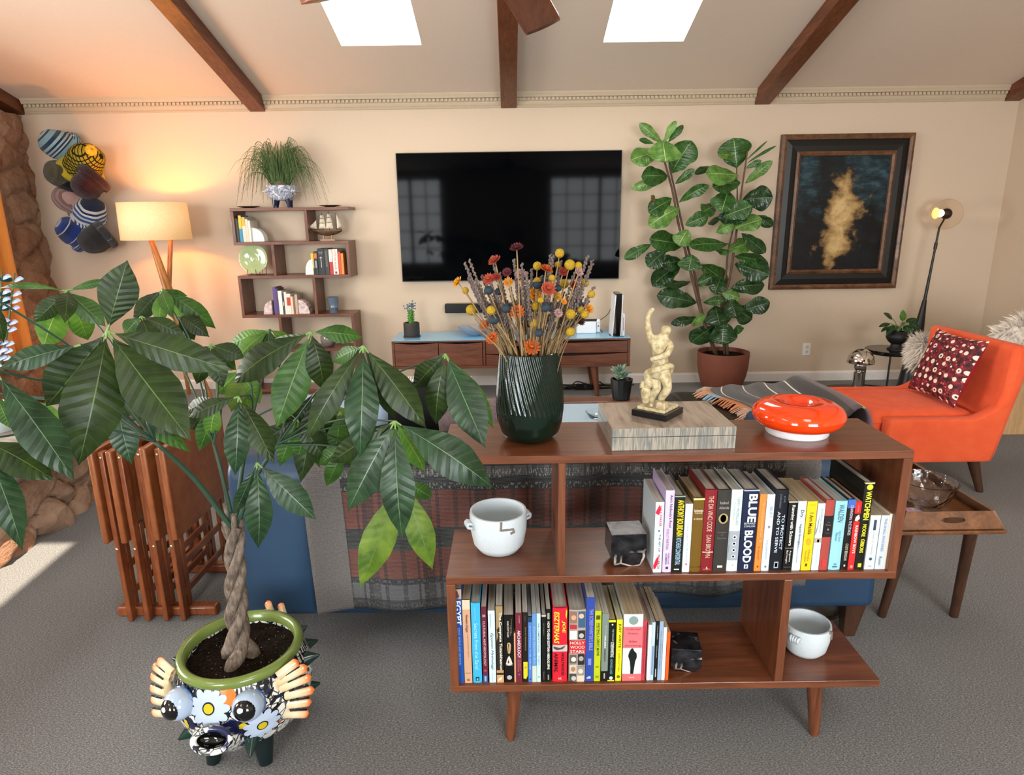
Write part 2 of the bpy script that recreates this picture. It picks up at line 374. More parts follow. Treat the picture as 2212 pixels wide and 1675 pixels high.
he = thing('stone_hearth', 'low stone hearth with a grey slab top at the left edge of the room', 'hearth', (-3, 2.8, 0))
mb = MB().box(-4.15, -2.32, 1.2, 3.65, 0, .36)
b2 = rubble(lambda u, v_: ((-2.32, 1.2 + 2.45 * u, .36 * v_), (1, 0, 0)), 110, 26, 2.45, .36, .26, .11, 5); mb.add(b2.v, b2.f)
b2 = rubble(lambda u, v_: ((-2.32 - 1.8 * u, 3.65, .36 * v_), (0, 1, 0)), 60, 16, 1.8, .36, .26, .09, 6); mb.add(b2.v, b2.f)
mb.build('rubble_base', M_STONE, he, smooth=60)
t = NT('hearth_slab'); n = t.noise(t.mapping(), 6, 7, .65, .5); c = t.ramp(n, [(.35, '6f675f'), (.65, 'a59c92')]); t.bump(n, .4, .01); M_SLAB = t.base(c, .6)
mb = MB(); rr = random.Random(2)
def slab(u, v_):
    x = lerp(-4.15, -2.13 + .03 * noise.noise(Vector((0, v_ * 14, 0))), u); y = lerp(1.15, 3.7 + .02 * noise.noise(Vector((u * 9, 1, 0))), v_); return Vector((x, y, .36 + .05))
mb.grid(slab, 24, 40); mb.build('slab_top', M_SLAB, he, smooth=40, solid=.05)
# curtain
t = NT('orange_curtain'); n = t.noise(t.mapping((60, 60, 3)), 3, 4); c = t.mix(n, 'b5661f', 'd98a35'); M_CURT = t.base(c, .8, sheen=.3)
def cur(u, v_):
    y = lerp(4.2, 5.08, u); return Vector((-3.83 + .04 * math.sin(u * 2 * PI * 5.5 + .5 * math.sin(v_ * 3)) + .012 * math.sin(u * 47), y, lerp(.42, 2.3, v_)))
o = MB().grid(cur, 120, 12).build('curtain', M_CURT, smooth=180, solid=.004, loc=(-3.83, 4.6, .42)); tag(o, 'orange curtain hanging in folds in front of the stone chimney', 'curtain')
# ---------------------------------------------------------------- ceiling fan
M_FAN = WOOD('fan_wood', '7a4028', 'a8643f', (25, 4, 25), .4, .1)
hub = Vector((-.02, 1.865, 2.18))
fan = thing('ceiling_fan', 'wooden ceiling fan hanging from the ridge, blade tip beside the middle beam', 'fan', (hub.x, hub.y, 2.1))
MB().lathe([(.03, -.09), (.1, -.08), (.125, -.03), (.12, .05), (.05, .09), (.02, .1)], hub, 28).build('motor_housing', PL('3a2a20', .35, .6), fan)
MB().cyl(hub + Vector((0, 0, .09)), (hub.x, hub.y, ceil_z(hub.y) - .03), .013).build('downrod', PL('3a2a20', .35, .6), fan)
MB().lathe([(.07, -.09), (.06, -.03), (.02, 0)][::-1], (hub.x, hub.y, ceil_z(hub.y) + .02), 20).build('ceiling_canopy', PL('3a2a20', .35, .6), fan)
tips = [Vector((.125, 2.5, 2.1)), Vector((-.43, 2.21, 2.105))]
a0 = math.atan2(tips[0].y - hub.y, tips[0].x - hub.x)
for k in range(5):
    a = a0 + k * 2 * PI / 5; d = Vector((math.cos(a), math.sin(a), 0)); s_ = Vector((-d.y, d.x, 0)); tilt = .06
    def bl(u, v_, d=d, s_=s_):
        r = lerp(.14, .665, v_); w = lerp(.05, .062, v_) * (1 if v_ < .97 else .96); q = (u - .5) * 2
        r -= .012 * q * q * v_
        p = hub + d * r + s_ * q * w; p.z = 2.112 - q * .02 - .008 * v_; return p
    MB().grid(bl, 8, 16).build('blade', M_FAN, fan, smooth=40, solid=.012)
# ================================================================ furniture
M_WAL = WOOD('walnut', '4e2817', '7b482d', (2.2, 26, 26), .3, .25)
M_WALV = WOOD('walnut_upright', '4e2817', '7b482d', (26, 26, 2.2), .3, .25)
M_CAB = WOOD('cabinet_walnut', '4b2a1c', '7c4c36', (2.5, 22, 22), .35, .15)
M_CABV = WOOD('cabinet_walnut_upright', '4b2a1c', '7c4c36', (22, 22, 2.5), .35, .15)
M_DKW = WOOD('dark_leg_wood', '2c1a10', '4c2f1e', (24, 24, 3), .4, .1)
M_TEAK = WOOD('teak', '5e2c15', '8f4f2a', (20, 4, 4), .35, .2)
M_TEAKF = WOOD('teak_face', '6f381c', '96582f', (12, 5, 5), .35, .2)
# ---------------- television
T = thing('television', 'large black flat screen television mounted on the back wall', 'television', (0, YB - .07, 1.47))
tx0, tx1, tz0, tz1 = -.935, .938, .945, 2.0
MB().box(tx0, tx1, 5.665, 5.69, tz0, tz1).build('housing', PL('0a0a0b', .35), T, bevel=.004)
MB().box(-.4, .4, 5.69, YB - .001, 1.25, 1.65).build('mount_bracket', M_BLK, T, smooth=0)
t = NT('screen_glass'); M_SCR = t.base('030406', .05, spec=.05)
def scr(u, v_):
    w = .0012 * math.sin(u * 15 + 3 * v_) + .001 * math.sin(v_ * 11 + 5 * u)
    return Vector((lerp(tx0 + .006, tx1 - .006, u), 5.664 + w * .0 - .0005, lerp(tz0 + .008, tz1 - .006, v_)))
MB().grid(scr, 4, 4).build('screen', M_SCR, T, smooth=180)
# ---------------- soundbar
o = MB().box(-.575, .535, 5.63, 5.72, .672, .752).build('soundbar', PL('0c0c0d', .25), smooth=0, bevel=.008, loc=(0, 5.68, .71)); tag(o, 'black soundbar fixed to the wall below the television', 'soundbar')
# ---------------- media console
x0, x1, y0, y1, z0, z1 = -.985, .98, 5.25, 5.68, .262, .505
Cn = thing('media_console', 'long walnut media console under the television, sky reflection coloured into its glass top', 'console', (0, 5.45, 0))
w = .022
mb = MB().box(x0, x1, y0, y1, z0, z0 + w).box(x0, x0 + w, y0, y1, z0 + w, z1 - .012).box(x1 - w, x1, y0, y1, z0 + w, z1 - .012).box(x0 + w, x1 - w, y1 - .01, y1, z0 + w, z1 - .012).box(x0, x1, y0, y1, z1 - .02, z1 - .006)
xa, xb = -.352, -.236
mb.box(-.235, -.215, y0 + .004, y1, z0 + w, z1 - .02)
mb.build('cabinet_body', M_CAB, Cn, smooth=0, bevel=.002)
t = NT('sky_reflection_top'); M_BLU = t.base(t.mix(t.noise(t.mapping(), 3, 2), '6fb4dc', '8cc6e6'), .12, spec=.6)  # blue of the reflected sky is put into the glass colour
MB().box(x0, x1, y0, y1, z1 - .006, z1).build('glass_top', M_BLU, Cn, smooth=0)
def front(xa, xb, za, zb, dip, side):
    n = 16; top = [(lerp(xb, xa, i / n), y0 + .012, zb - (dip * math.sin(PI * i / n) if side == 't' else 0)) for i in range(n + 1)]
    return MB().prism([(xa, y0 + .012, za), (xb, y0 + .012, za)] + top, (0, -.014, 0))
front(x0 + w + .003, -.604, z0 + w + .003, z1 - .024, .012, 't').build('door', M_CAB, Cn, smooth=0)
front(-.598, -.24, z0 + w + .003, z1 - .024, .012, 't').build('door', M_CAB, Cn, smooth=0)
zm = .382
front(-.21, x1 - w - .003, z0 + w + .003, zm - .004, .02, 't').build('drawer', M_CAB, Cn, smooth=0)
front(-.21, x1 - w - .003, zm + .002, z1 - .024, .016, 't').build('drawer', M_CAB, Cn, smooth=0)
for lx in (-.69, .69):
    for ly in (5.3, 5.62):
        MB().cyl((lx, ly, z0), (lx + (.03 if lx > 0 else -.03), ly - (.02 if ly < 5.5 else -.02), 0), .034, .018, 14).build('leg', M_CABV, Cn)
MB().box(-.75, .75, 5.44, 5.48, z0 - .03, z0).build('support_rail', M_CAB, Cn, smooth=0)
# ---------------- shelf unit at the wall
def S(px, py, Y=5.47): return at(px, py, Y)
U = thing('wall_shelf', 'staggered walnut display shelf standing against the back wall beside the lamp', 'shelf', (-1.8, 5.6, 0))
yf, yk = 5.47, 5.725; th = .024
def brd(xa, xb, z, nm='shelf_board'): MB().box(xa, xb, yf, yk, z - th, z).build(nm, M_CAB, U, smooth=0, bevel=.0015)
def upr(x, za, zb, nm='upright'): MB().box(x, x + th, yf + .001, yk, za, zb).build(nm, M_CABV, U, smooth=0, bevel=.0015)
zt1, zt2, zt3, zt4, zt5 = 1.575, 1.305, 1.03, .702, .405
XL1, XR1 = -2.28, -1.32
XA = -2.275; XBm = -1.355
brd(XA, -1.312, zt1); upr(XA, zt2, zt1 - th, 'side_panel'); brd(XA, XBm + th, zt2); upr(-1.676, zt2, zt1 - th, 'divider')
upr(XBm, zt3, zt2 - th, 'side_panel'); brd(XA, XBm + th, zt3); upr(-1.972, zt3, zt2 - th, 'divider')
upr(XA, zt4, zt3 - th, 'side_panel'); brd(XA, XBm + th, zt4); upr(-1.656, zt4, zt3 - th, 'divider')
upr(XBm, zt5, zt4 - th, 'side_panel'); brd(XA, XBm + th, zt5); upr(-1.972, zt5, zt4 - th, 'divider')
upr(XA, .05, zt5 - th, 'side_panel'); upr(XBm, .05, zt5 - th, 'side_panel'); upr(-1.656, .05, zt5 - th, 'divider'); brd(XA, XBm + th, .05)
MB().box(XA + .05, XBm - .03, yf + .03, yk - .02, 0, .026).build('plinth', M_CAB, U, smooth=0)
# ---------------- foreground bookcase
BY0, BY1 = 1.5, 1.772; BT, BM, BB = .888, .557, .228; bt = .021
BX0, BX1 = -.178, .988
K = thing('bookcase', 'low walnut bookcase with staggered open shelves behind the blue sofa', 'bookcase', (.4, 1.63, 0))
def pnl(nm, a, b, c, d, mm=M_WAL): MB().box(a, b, BY0, BY1, c, d).build(nm, mm, K, smooth=0, bevel=.0015)
pnl('top_board', BX0, BX1, BT - bt, BT)
pnl('middle_shelf', BX0, BX1, BM - bt, BM)
pnl('bottom_shelf', BX0, BX1, BB - bt, BB)
pnl('side_panel', BX1 - .024, BX1, BM, BT - bt, M_WALV)
pnl('side_panel', BX0, BX0 + .024, BB, BM - bt, M_WALV)
pnl('divider', .112, .13, BM, BT - bt, M_WALV)
pnl('divider', .7, .722, BB, BM - bt, M_WALV)
for lx, ly in ((0, BY0 + .06), (.84, BY0 + .06), (0, BY1 - .06), (.925, BY1 - .06)):
    if True:
        sx = -.018 if lx < .4 else .018; sy = .012 if ly > 1.6 else -.0
        MB().cyl((lx, ly, BB - bt), (lx + sx, ly + sy, .012), .024, .0145, 18).cyl((lx + sx, ly + sy, .012), (lx + sx, ly + sy, 0), .0145, .012, 18).build('leg', M_WALV, K)
# ---------------- sofa
t = NT('blue_leather'); n = t.noise(t.mapping(), 5, 4); n2 = t.noise(t.mapping(), 160, 3); c = t.mix(n, '182e47', '27445f'); t.bump(n2, .12, .002); M_BLUE = t.base(c, .42, spec=.45)
SX0, SX1, SY0 = -.95, 1.245, 1.975
SF = thing('sofa', 'long blue leather sofa with its back to the bookcase', 'sofa', (.15, 2.4, 0))
mb = MB().prism([(SX0, SY0, .13), (SX0, SY0 + .02, .66), (SX0, SY0 + .06, .7), (SX0, SY0 + .2, .7), (SX0, SY0 + .24, .66), (SX0, SY0 + .27, .13)], (SX1 - SX0, 0, 0))
mb.build('backrest', M_BLUE, SF, bevel=.035, seg=4)
MB().box(SX0 + .02, SX1 - .02, SY0 + .25, 2.9, .14, .28).build('seat_base', M_BLUE, SF, bevel=.02, seg=3)
for a, b in ((SX0 + .17, .145), (.155, SX1 - .17)): MB().box(a, b, SY0 + .28, 2.93, .28, .42).build('seat_cushion', M_BLUE, SF, bevel=.04, seg=4)
for a in (SX0, SX1 - .16): MB().box(a, a + .16, SY0 + .22, 2.92, .13, .58).build('armrest', M_BLUE, SF, bevel=.04, seg=4)
for lx in (SX0 + .03, SX1 - .09):
    for ly in (SY0 + .02, 2.82):
        d = .0; MB().hexa([(lx + .01, ly + .01, 0), (lx + .05, ly + .01, 0), (lx + .05, ly + .045, 0), (lx + .01, ly + .045, 0), (lx, ly, .14), (lx + .075, ly, .14), (lx + .075, ly + .06, .14), (lx, ly + .06, .14)]).build('leg', M_DKW, SF, smooth=0, bevel=.003)
# cords on the floor under the sofa
o = MB().tube(spline([(1.02, 2.05, .01), (1.12, 2.1, .006), (1.2, 2.12, .006), (1.24, 2.2, .006), (1.15, 2.4, .006)], 24), .006).build('black_cable', M_BLK, smooth=180, loc=(1.1, 2.1, 0)); tag(o, 'black power cord on the carpet under the right end of the sofa', 'cable')
o = MB().tube(spline([(.86, 2.1, .006), (.98, 2.02, .006), (1.02, 2.2, .006), (.9, 2.35, .006)], 20), .005).build('black_cable', M_BLK, smooth=180, loc=(.9, 2.1, 0)); tag(o, 'black cord under the sofa behind the lower white ceramic pot', 'cable')
# plaid throw over the sofa back
t = NT('plaid_knit'); sp = t.n('SeparateXYZ'); t.link(t.tc.outputs['UV'], sp.inputs[0]); u_, v_ = sp.outputs[0], sp.outputs[1]
kn = t.noise(t.mapping((260, 120, 1), 'UV'), 1, 2, .8); kw = t.wave(t.mapping((1, 1, 1), 'UV'), 46, 1.5, 'Y', 2, 30)
row = t.ramp(v_, [(0, '16171a'), (.25, '1b1c1f'), (.30, '5a5a58'), (.33, '1b1c20'), (.40, '84381f'), (.56, '8f4226'), (.585, '20281f'), (.66, '2a3a2c'), (.685, '843a24'), (.80, '8c462e'), (.83, '2a2d33'), (.86, '75777a'), (.94, '3d4046'), (.97, '24282c')], True)
colm = t.ramp(t.math('FRACT', t.math('MULTIPLY', u_, 9.0)), [(0, '000000'), (.08, '8a8a8a'), (.22, 'ffffff'), (.3, '555555'), (.36, 'ffffff'), (.5, 'ffffff'), (.62, '909090'), (.7, 'ffffff'), (.9, '454545'), (.94, 'ffffff')], True)
c = t.mix(.75, row, colm, 'MULTIPLY')
fl = t.ramp(t.noise(t.mapping((330, 55, 1), 'UV'), 1, 1, .5), [(.0, '000000'), (.56, '000000'), (.60, 'ffffff')])
flk = t.ramp(t.math('FRACT', t.math('MULTIPLY', v_, 17.0)), [(0, '000000'), (.25, 'ffffff'), (.6, 'ffffff'), (.75, '000000')], True)
msk = t.math('MULTIPLY', t.math('MULTIPLY', fl, flk), t.ramp(v_, [(0, 'ffffff'), (.4, '5c5c5c'), (.83, 'a0a0a0')], True))
c = t.mix(msk, c, '9c9a94')
bord = t.math('MAXIMUM', t.math('LESS_THAN', u_, .075), t.math('GREATER_THAN', u_, .935))
c = t.mix(bord, c, t.mix(kn, '4a4543', 'aaa29c')); t.bump(t.math('ADD', kn, kw), .9, .012); M_PLAID = t.base(c, .95, spec=.1, sheen=.2)
def thr(u, v_):
    x = lerp(-.685, .99, u) + .025 * (v_ - .3) * (1 - 2 * u)
    bottom = .165 + .075 * u + .012 * math.sin(u * 21); top = .712
    L1 = .28; wv = .007 * math.sin(u * 38 + 2 * v_) * min(1, v_ * 2) + .005 * math.sin(u * 19)
    if v_ < .25: q = v_ / .25; return Vector((x, SY0 + .235 - .20 * q, top + .004 * math.sin(u * 30)))
    q = (v_ - .25) / .75; ang = min(1, q / .1)
    y = SY0 + .035 - .05 * math.sin(ang * PI / 2) - .004 - wv * .8 - .008 * q; z = top - .05 * (1 - math.cos(ang * PI / 2)) - max(0, q - .1) / .9 * (top - .05 - bottom)
    return Vector((x, y - .004, z))
o = MB().grid(thr, 110, 60).build('throw_blanket', M_PLAID, smooth=180, solid=.012, loc=(.15, SY0, .7)); tag(o, 'dark rust and grey plaid knitted throw draped over the sofa back', 'blanket')
# pillows on the sofa that show above its back
def pq(rz, rx): return (Matrix.Rotation(rz, 3, 'Z') @ Matrix.Rotation(rx, 3, 'X')).to_quaternion()
PILLOWS = [('pale blue pillow on the left end of the sofa', (-.68, 2.41, .64), pq(.15, .2), .42, .40, .13, PL('a9bcd6', .85), PL('a9bcd6', .85)),
 ('black pillow with a white stitched edge on the sofa', (-.36, 2.56, .64), pq(-.1, .2), .40, .42, .12, PL('121112', .9), PL('d8d4cc', .9)),
 ('mauve speckled pillow on the sofa beside the vase', (-.13, 2.41, .62), pq(.1, .2), .34, .38, .12, PL('8d7a7c', .95, var=.7, scale=90), PL('8d7a7c', .95))]
# ---------------- armchair
t = NT('orange_wool'); n = t.noise(t.mapping(), 220, 3, .7); n2 = t.noise(t.mapping(), 14, 3); c = t.mix(n2, 'cf4d2a', 'e9663e'); t.bump(n, .25, .003); M_ORG = t.base(c, .9, spec=.12, sheen=.08)
A = thing('armchair', 'orange wool armchair with low arms and a raked back', 'armchair', (2.25, 3.53, 0))
ya, yb = 3.19, 3.9
mb = MB().prism([(2.40, ya, .2), (2.53, ya, .19), (2.65, ya, .79), (2.54, ya, .805), (2.53, ya, .56), (2.485, ya, .42)], (0, yb - ya, 0)); mb.build('backrest', M_ORG, A, bevel=.03, seg=4)
def pad(u, v_):
    x = lerp(1.89, 2.49, u); y = lerp(ya + .075, yb - .075, v_); e = min(u, 1 - u, v_, 1 - v_); b = min(1, e / .12); return Vector((x, y, .385 + .05 * (b ** .5) + .012 * math.sin(PI * u) * math.sin(PI * v_)))
mb = MB().grid(pad, 20, 20); n0 = len(mb.v)
mb.box(1.9, 2.44, ya + .08, yb - .08, .3, .386); mb.build('seat_cushion', M_ORG, A, smooth=50, bevel=.012, seg=3)
mb = MB().box(1.93, 2.44, ya + .06, yb - .06, .17, .31); mb.build('seat_base', M_ORG, A, bevel=.02, seg=3)
def armsec(u, v_, p, q):
    # closed section swept along the arm: flat top that sweeps up into the back
    x = lerp(1.93, 2.55, u); top = .42 + (.0 if x < 2.36 else .13 * ((x - 2.36) / .19) ** 1.6); bot = .185
    e = .02; cy, cz = (p + q) / 2, (top + bot) / 2; a = 2 * PI * v_; k = .16
    c_, s_ = math.cos(a), math.sin(a); py = math.copysign(abs(c_) ** k, c_) * (q - p) / 2; pz = math.copysign(abs(s_) ** k, s_) * (top - bot) / 2
    sh = min(1, .93 + .07 * min(1, min(u, 1 - u) / .03))
    if u < .001 or u > .999: sh = .02
    return Vector((x + (.02 * (pz / (top - bot)) if u < .5 else .05 * (pz / (top - bot))), cy + py * sh, cz + pz * sh))
for (p, q) in ((ya, ya + .075), (yb - .075, yb)):
    MB().grid(lambda u, v_, p=p, q=q: armsec(u, v_, p, q), 40, 24, cu=False).build('armrest', M_ORG, A, smooth=180)
for (lx, ly, dx, dy) in ((2.0, ya + .06, -.04, -.02), (2.0, yb - .06, -.04, .02), (2.45, ya + .05, .06, -.01), (2.45, yb - .06, .06, .02)):
    MB().cyl((lx, ly, .185), (lx + dx, ly + dy, 0), .03, .017, 14).build('leg', M_DKW, A)
# cushion on the armchair
t = NT('flower_cushion'); v = t.mapping((1, 1, 1)); v2_ = t.mapping((1, 1, 1), 'UV'); vo = t.vor(v2_, 8.2, 'F1', .35); d = vo.outputs['Distance']
bgc = t.ramp(t.noise(v, 40, 3), [(.38, '2d1d16'), (.5, '611a26'), (.62, '8a2734')])
vs = t.vor(v2_, 20, 'F1', .8); sm = t.ramp(vs.outputs['Distance'], [(.0, 'c9706a'), (.26, 'c9706a'), (.3, '000000')], True)
c = t.mix(t.math('LESS_THAN', vs.outputs['Distance'], .27), bgc, 'bd645c')
c = t.mix(t.math('LESS_THAN', d, .31), c, 'e3d2c0'); c = t.mix(t.math('LESS_THAN', d, .13), c, '40221f'); M_CUSH = t.base(c, .6, spec=.3); t.bump(n, .1, .002)
M_RED = PL('a3172c', .7)
def cushion(nm, lab, loc, rot, sx, sy, th_, front, back):
    cu_ = thing(nm, lab, 'cushion', loc, None, rot)
    def side(sg):
        def fn(u, v_):
            a, b = 2 * u - 1, 2 * v_ - 1; k = max(0, (1 - a * a) * (1 - b * b)) ** .42; pin = 1 - .09 * (1 - abs(a) ** 2) * abs(b) ** 3; pin2 = 1 - .09 * (1 - abs(b) ** 2) * abs(a) ** 3
            return Vector((a * sx / 2 * pin2, sg * th_ / 2 * k, b * sy / 2 * pin))
        return fn
    MB().grid(side(-1), 24, 24).build('front_cover', front, cu_, smooth=180); MB().grid(side(1), 24, 24, flip=True).build('back_cover', back, cu_, smooth=180)
    return cu_
q = Matrix(((.66, -.74, -.18), (-.64, -.66, .22), (0, 0, 1))).to_quaternion()
# cushion plane: faces the camera's left, leaning on the chair back
ex = Vector((0, -1, 0)).normalized(); ez = Vector((.34, 0, .94)); ez = (ez - ex * ez.dot(ex)).normalized(); ey = ez.cross(ex)
q = Matrix((ex, ey, ez)).transposed().to_quaternion()
cushion('throw_cushion', 'dark red cushion with white flowers leaning on the orange armchair back', (2.405, 3.5, .632), q, .42, .38, .11, M_CUSH, M_RED)
for lab, loc_, q_, a_, b_, c_, m1_, m2_ in PILLOWS:
    pl_ = cushion('pillow', lab, loc_, q_, a_, b_, c_, m1_, m2_)
    if 'stitched' in lab:
        mb = MB()
        for k in range(44): x_ = lerp(-a_ / 2, a_ / 2, k / 43); mb.tube([Vector((x_, -.012, b_ / 2 * .93)), Vector((x_ + .004, 0, b_ / 2 * .96 + .012)), Vector((x_ + .008, .012, b_ / 2 * .93))], .0028, 5)
        mb.build('stitched_edge', PL('e4e0d8', .9), pl_, smooth=180)
# ---------------- wooden chair with sheepskin behind
M_ASH = WOOD('pale_ash', 'a98459', 'd0ab7d', (20, 20, 3), .5, .05)
W2 = thing('lounge_chair', 'pale wooden lounge chair behind the orange armchair', 'chair', (3.2, 4.5, 0))
MB().box(3.28, 3.72, 4.15, 4.19, 0, .4).build('side_panel', M_ASH, W2, smooth=0, bevel=.004)
MB().cyl((3.55, 4.84, 0), (3.55, 4.84, .3), .018, .018, 12).build('front_post', M_ASH, W2)
MB().box(3.2, 3.7, 4.19, 4.85, .28, .34).build('seat', M_ASH, W2, smooth=0, bevel=.004)
MB().cyl((2.73, 4.2, 0), (2.715, 4.2, .5), .018, .018, 12).build('front_post', M_ASH, W2)
MB().hexa([(3.75, 4.3, .34), (3.8, 4.3, .34), (3.8, 4.86, .34), (3.75, 4.86, .34), (3.9, 4.3, .6), (3.95, 4.3, .6), (3.95, 4.86, .6), (3.9, 4.86, .6)]).build('backrest', M_ASH, W2, smooth=0, bevel=.004)
MB().cyl((3.5, 4.13, .14), (3.5, 4.15, .14), .028, .028, 10).build('tenon', PL('caa56c', .5), W2)
M_FUR = PL('f2e8da', .95, spec=.1, var=.3, scale=60, sheen=.6)
def fur(nm, lab, base_fn, nu, nv, hl, seed, loc):
    rr = random.Random(seed); mb = MB(); mb.grid(base_fn, nu, nv, uv=False)
    for k in range(1900):
        u, v_ = rr.random(), rr.random(); p = base_fn(u, v_); a = base_fn(min(1, u + .01), v_) - p; b = base_fn(u, min(1, v_ + .01)) - p; nn = a.cross(b)
        if nn.length < 1e-9: continue
        nn.normalize()
        if nn.dot(p - Vector(loc)) < 0: nn = -nn
        d = (nn + Vector((rr.uniform(-.5, .5), rr.uniform(-.5, .5), rr.uniform(-.9, .2)))).normalized() * hl * rr.uniform(.6, 1.2); s_ = d.orthogonal().normalized() * .0075
        mb.add([p - s_, p + s_, p + d * .6 + s_ * .6 + Vector((0, 0, -.004)), p + d + Vector((0, 0, -.012))], [(0, 1, 2), (0, 2, 3)])
    o = mb.build(nm, M_FUR, smooth=180, loc=loc); tag(o, lab, 'sheepskin')
def f1(u, v_):
    a = (u - .5) * PI; return Vector((2.84 + .055 * math.sin(a) - .02, 4.22 + .1 * (u), .54 + .1 * math.cos(a) - .2 * v_ - .0)) if False else Vector((2.83 + .07 * math.cos(PI * (u + .5)) - .02 * v_, 4.2 + .3 * v_, .52 + .1 * math.sin(PI * (u + .5)) + .06 * v_))
fur('sheepskin', 'cream sheepskin tuft over the chair arm left of the orange back', lambda u, v_: Vector((2.715 + .045 * math.sin(PI * u) * math.cos(2 * PI * v_), 4.2 - .06 * math.sin(PI * u) * math.sin(2 * PI * v_), .565 + .085 * math.cos(PI * u))), 16, 10, .075, 4, (2.712, 4.2, .52))
fur('sheepskin', 'cream sheepskin hanging over the wooden chair at the right edge', lambda u, v_: Vector((3.42 + .24 * math.sin(PI * u) * math.cos(2 * PI * v_), 4.16 - .09 * math.sin(PI * u) * math.sin(2 * PI * v_), .62 + .17 * math.cos(PI * u))), 22, 14, .095, 5, (3.42, 4.2, .62))
# ---------------- side table with tray top, right of the sofa
M_TRAY = WOOD('tray_walnut', '4a2c18', '80522f', (14, 3, 14), .35, .2)
D = thing('tray_side_table', 'walnut tray side table standing right of the sofa', 'side table', (1.47, 2.25, 0))
dx0, dx1, dy0, dy1, dz = 1.3, 1.645, 1.985, 2.47, .42
MB().box(dx0, dx1, dy0, dy1, dz, dz + .014).build('tray_floor', M_TRAY, D, smooth=0, bevel=.003)
fr = [(dx0, dy0, dz + .005), (dx1, dy0, dz + .005), (dx1 - .035, dy0 + .02, dz + .06), (dx0 + .02, dy0 + .02, dz + .06)]
c0 = Vector((1.475, dy0 + .01, dz + .0325))
# front flap with an oval hand hole
hole = [c0 + Vector((.042 * math.cos(2 * PI * i / 24), --.0035 * math.sin(2 * PI * i / 24), .0095 * math.sin(2 * PI * i / 24))) for i in range(24)]
def edgept(p, q, k): return Vector(p).lerp(Vector(q), k)
outer = [None] * 24
for i in range(24):
    a = 2 * PI * i / 24; ca, sa = math.cos(a), math.sin(a); k = min(1 / max(abs(ca), 1e-6), 1 / max(abs(sa), 1e-6)); ex_, ez_ = ca * k, sa * k
    u = (ex_ + 1) / 2; v_ = (ez_ + 1) / 2; outer[i] = edgept(edgept(fr[0], fr[1], u), edgept(fr[3], fr[2], u), v_)
mb = MB().add(outer + hole, [(i, (i + 1) % 24, (i + 1) % 24 + 24, i + 24) for i in range(24)]); mb.build('front_flap', M_TRAY, D, smooth=0, solid=.009)
MB().add([(dx0, dy1, dz + .005), (dx1, dy1, dz + .005), (dx1 - .035, dy1 - .02, dz + .06), (dx0 + .02, dy1 - .02, dz + .06)], [(0, 1, 2, 3)]).build('rear_flap', M_TRAY, D, smooth=0, solid=.009)
for xx, sg, nm in ((dx0, -1, 'side_flap'), (dx1, 1, 'side_flap')):
    MB().add([(xx, dy0, dz + .005), (xx, dy1, dz + .005), (xx - sg * .028, dy1 - .02, dz + .06), (xx - sg * .028, dy0 + .02, dz + .06)], [(0, 1, 2, 3)]).build(nm, M_TRAY, D, smooth=0, solid=.008)
MB().prism([(dx0 - .01, dy0 - .008, dz - .014), (dx1 + .01, dy0 - .008, dz - .014), (dx1 + .01, dy1 + .008, dz - .014), (dx0 - .01, dy1 + .008, dz - .014)], (0, 0, .0138)).build('under_shelf', M_TRAY, D, smooth=0, bevel=.004)
for (a, b, c_, d_) in ((1.4, 2.09, 1.368, 2.126), (1.6 - .01, 2.05, 1.632, 2.118), (1.35, 2.45, 1.32, 2.47), (1.57, 2.45, 1.6, 2.47)):
    MB().cyl((a, b, dz - .01), (c_, d_, 0), .021, .015, 14).build('leg', M_DKW, D)
# crystal bowl
t = NT('cut_glass'); vo = t.vor(t.mapping(), 42); t.bump(vo.outputs['Distance'], .14, .01); M_CUT = t.base('fafcfc', .02, trans=1, ior=1.5)
M_GLASS = NT('clear_glass').base('f4f6f6', .03, trans=1, ior=1.46)
o = MB().lathe([(.035, 0), (.05, .002), (.078, .03), (.095, .075), (.101, .1), (.096, .101), (.088, .075), (.07, .035), (.045, .01), (.0005, .008)], (1.475, 2.15, dz + .0155), 40).build('glass_bowl', M_CUT, smooth=60, loc=(1.475, 2.12, dz + .0155)); tag(o, 'cut glass bowl on the walnut tray side table', 'bowl')
t = NT('printed_card'); vo = t.vor(t.mapping(), 60); M_CARD = t.base(t.mix(.6, vo.outputs['Color'], 'd8b0a8'), .5)
o = MB().add([(1.33, 2.0, dz + .015), (1.44, 2.0, dz + .015), (1.44, 2.13, dz + .0155), (1.33, 2.13, dz + .0155)], [(0, 1, 2, 3)]).build('postcard', M_CARD, smooth=0, solid=.001, loc=(1.38, 2.05, dz + .0155)); tag(o, 'colourful picture card lying under the glass bowl', 'card')
# ---------------- black round table with plant, low table with chrome lamp, black globe lamp
M_BLKM = PL('161616', .35, spec=.5); M_BLKS = PL('0d0d0d', .12, spec=.6)
bx, by, bz = 3.12, 5.25, .4
bx, by = 3.03, 5.07
R_ = thing('round_side_table', 'black round side table with thin metal legs holding a black vase', 'side table', (bx, by, 0))
MB().lathe([(.185, .385), (.19, .39), (.19, .41), (.183, .415)], (bx, by, 0), 36).build('table_top', M_BLKS, R_)
for k in range(4):
    a = PI / 4 + k * PI / 2 + .25; MB().cyl((bx + .165 * math.cos(a), by + .165 * math.sin(a), 0), (bx + .165 * math.cos(a), by + .165 * math.sin(a), .388), .007, .007, 8).build('leg', M_BLKM, R_)
mb = MB()
for k in range(2):
    a = PI / 4 + k * PI / 2 + .25; mb.cyl((bx + .165 * math.cos(a), by + .165 * math.sin(a), .1), (bx - .165 * math.cos(a), by - .165 * math.sin(a), .1 + .002 * k), .006, .006, 8)
mb.build('cross_brace', M_BLKM, R_)
mx, my = 2.7, 4.95
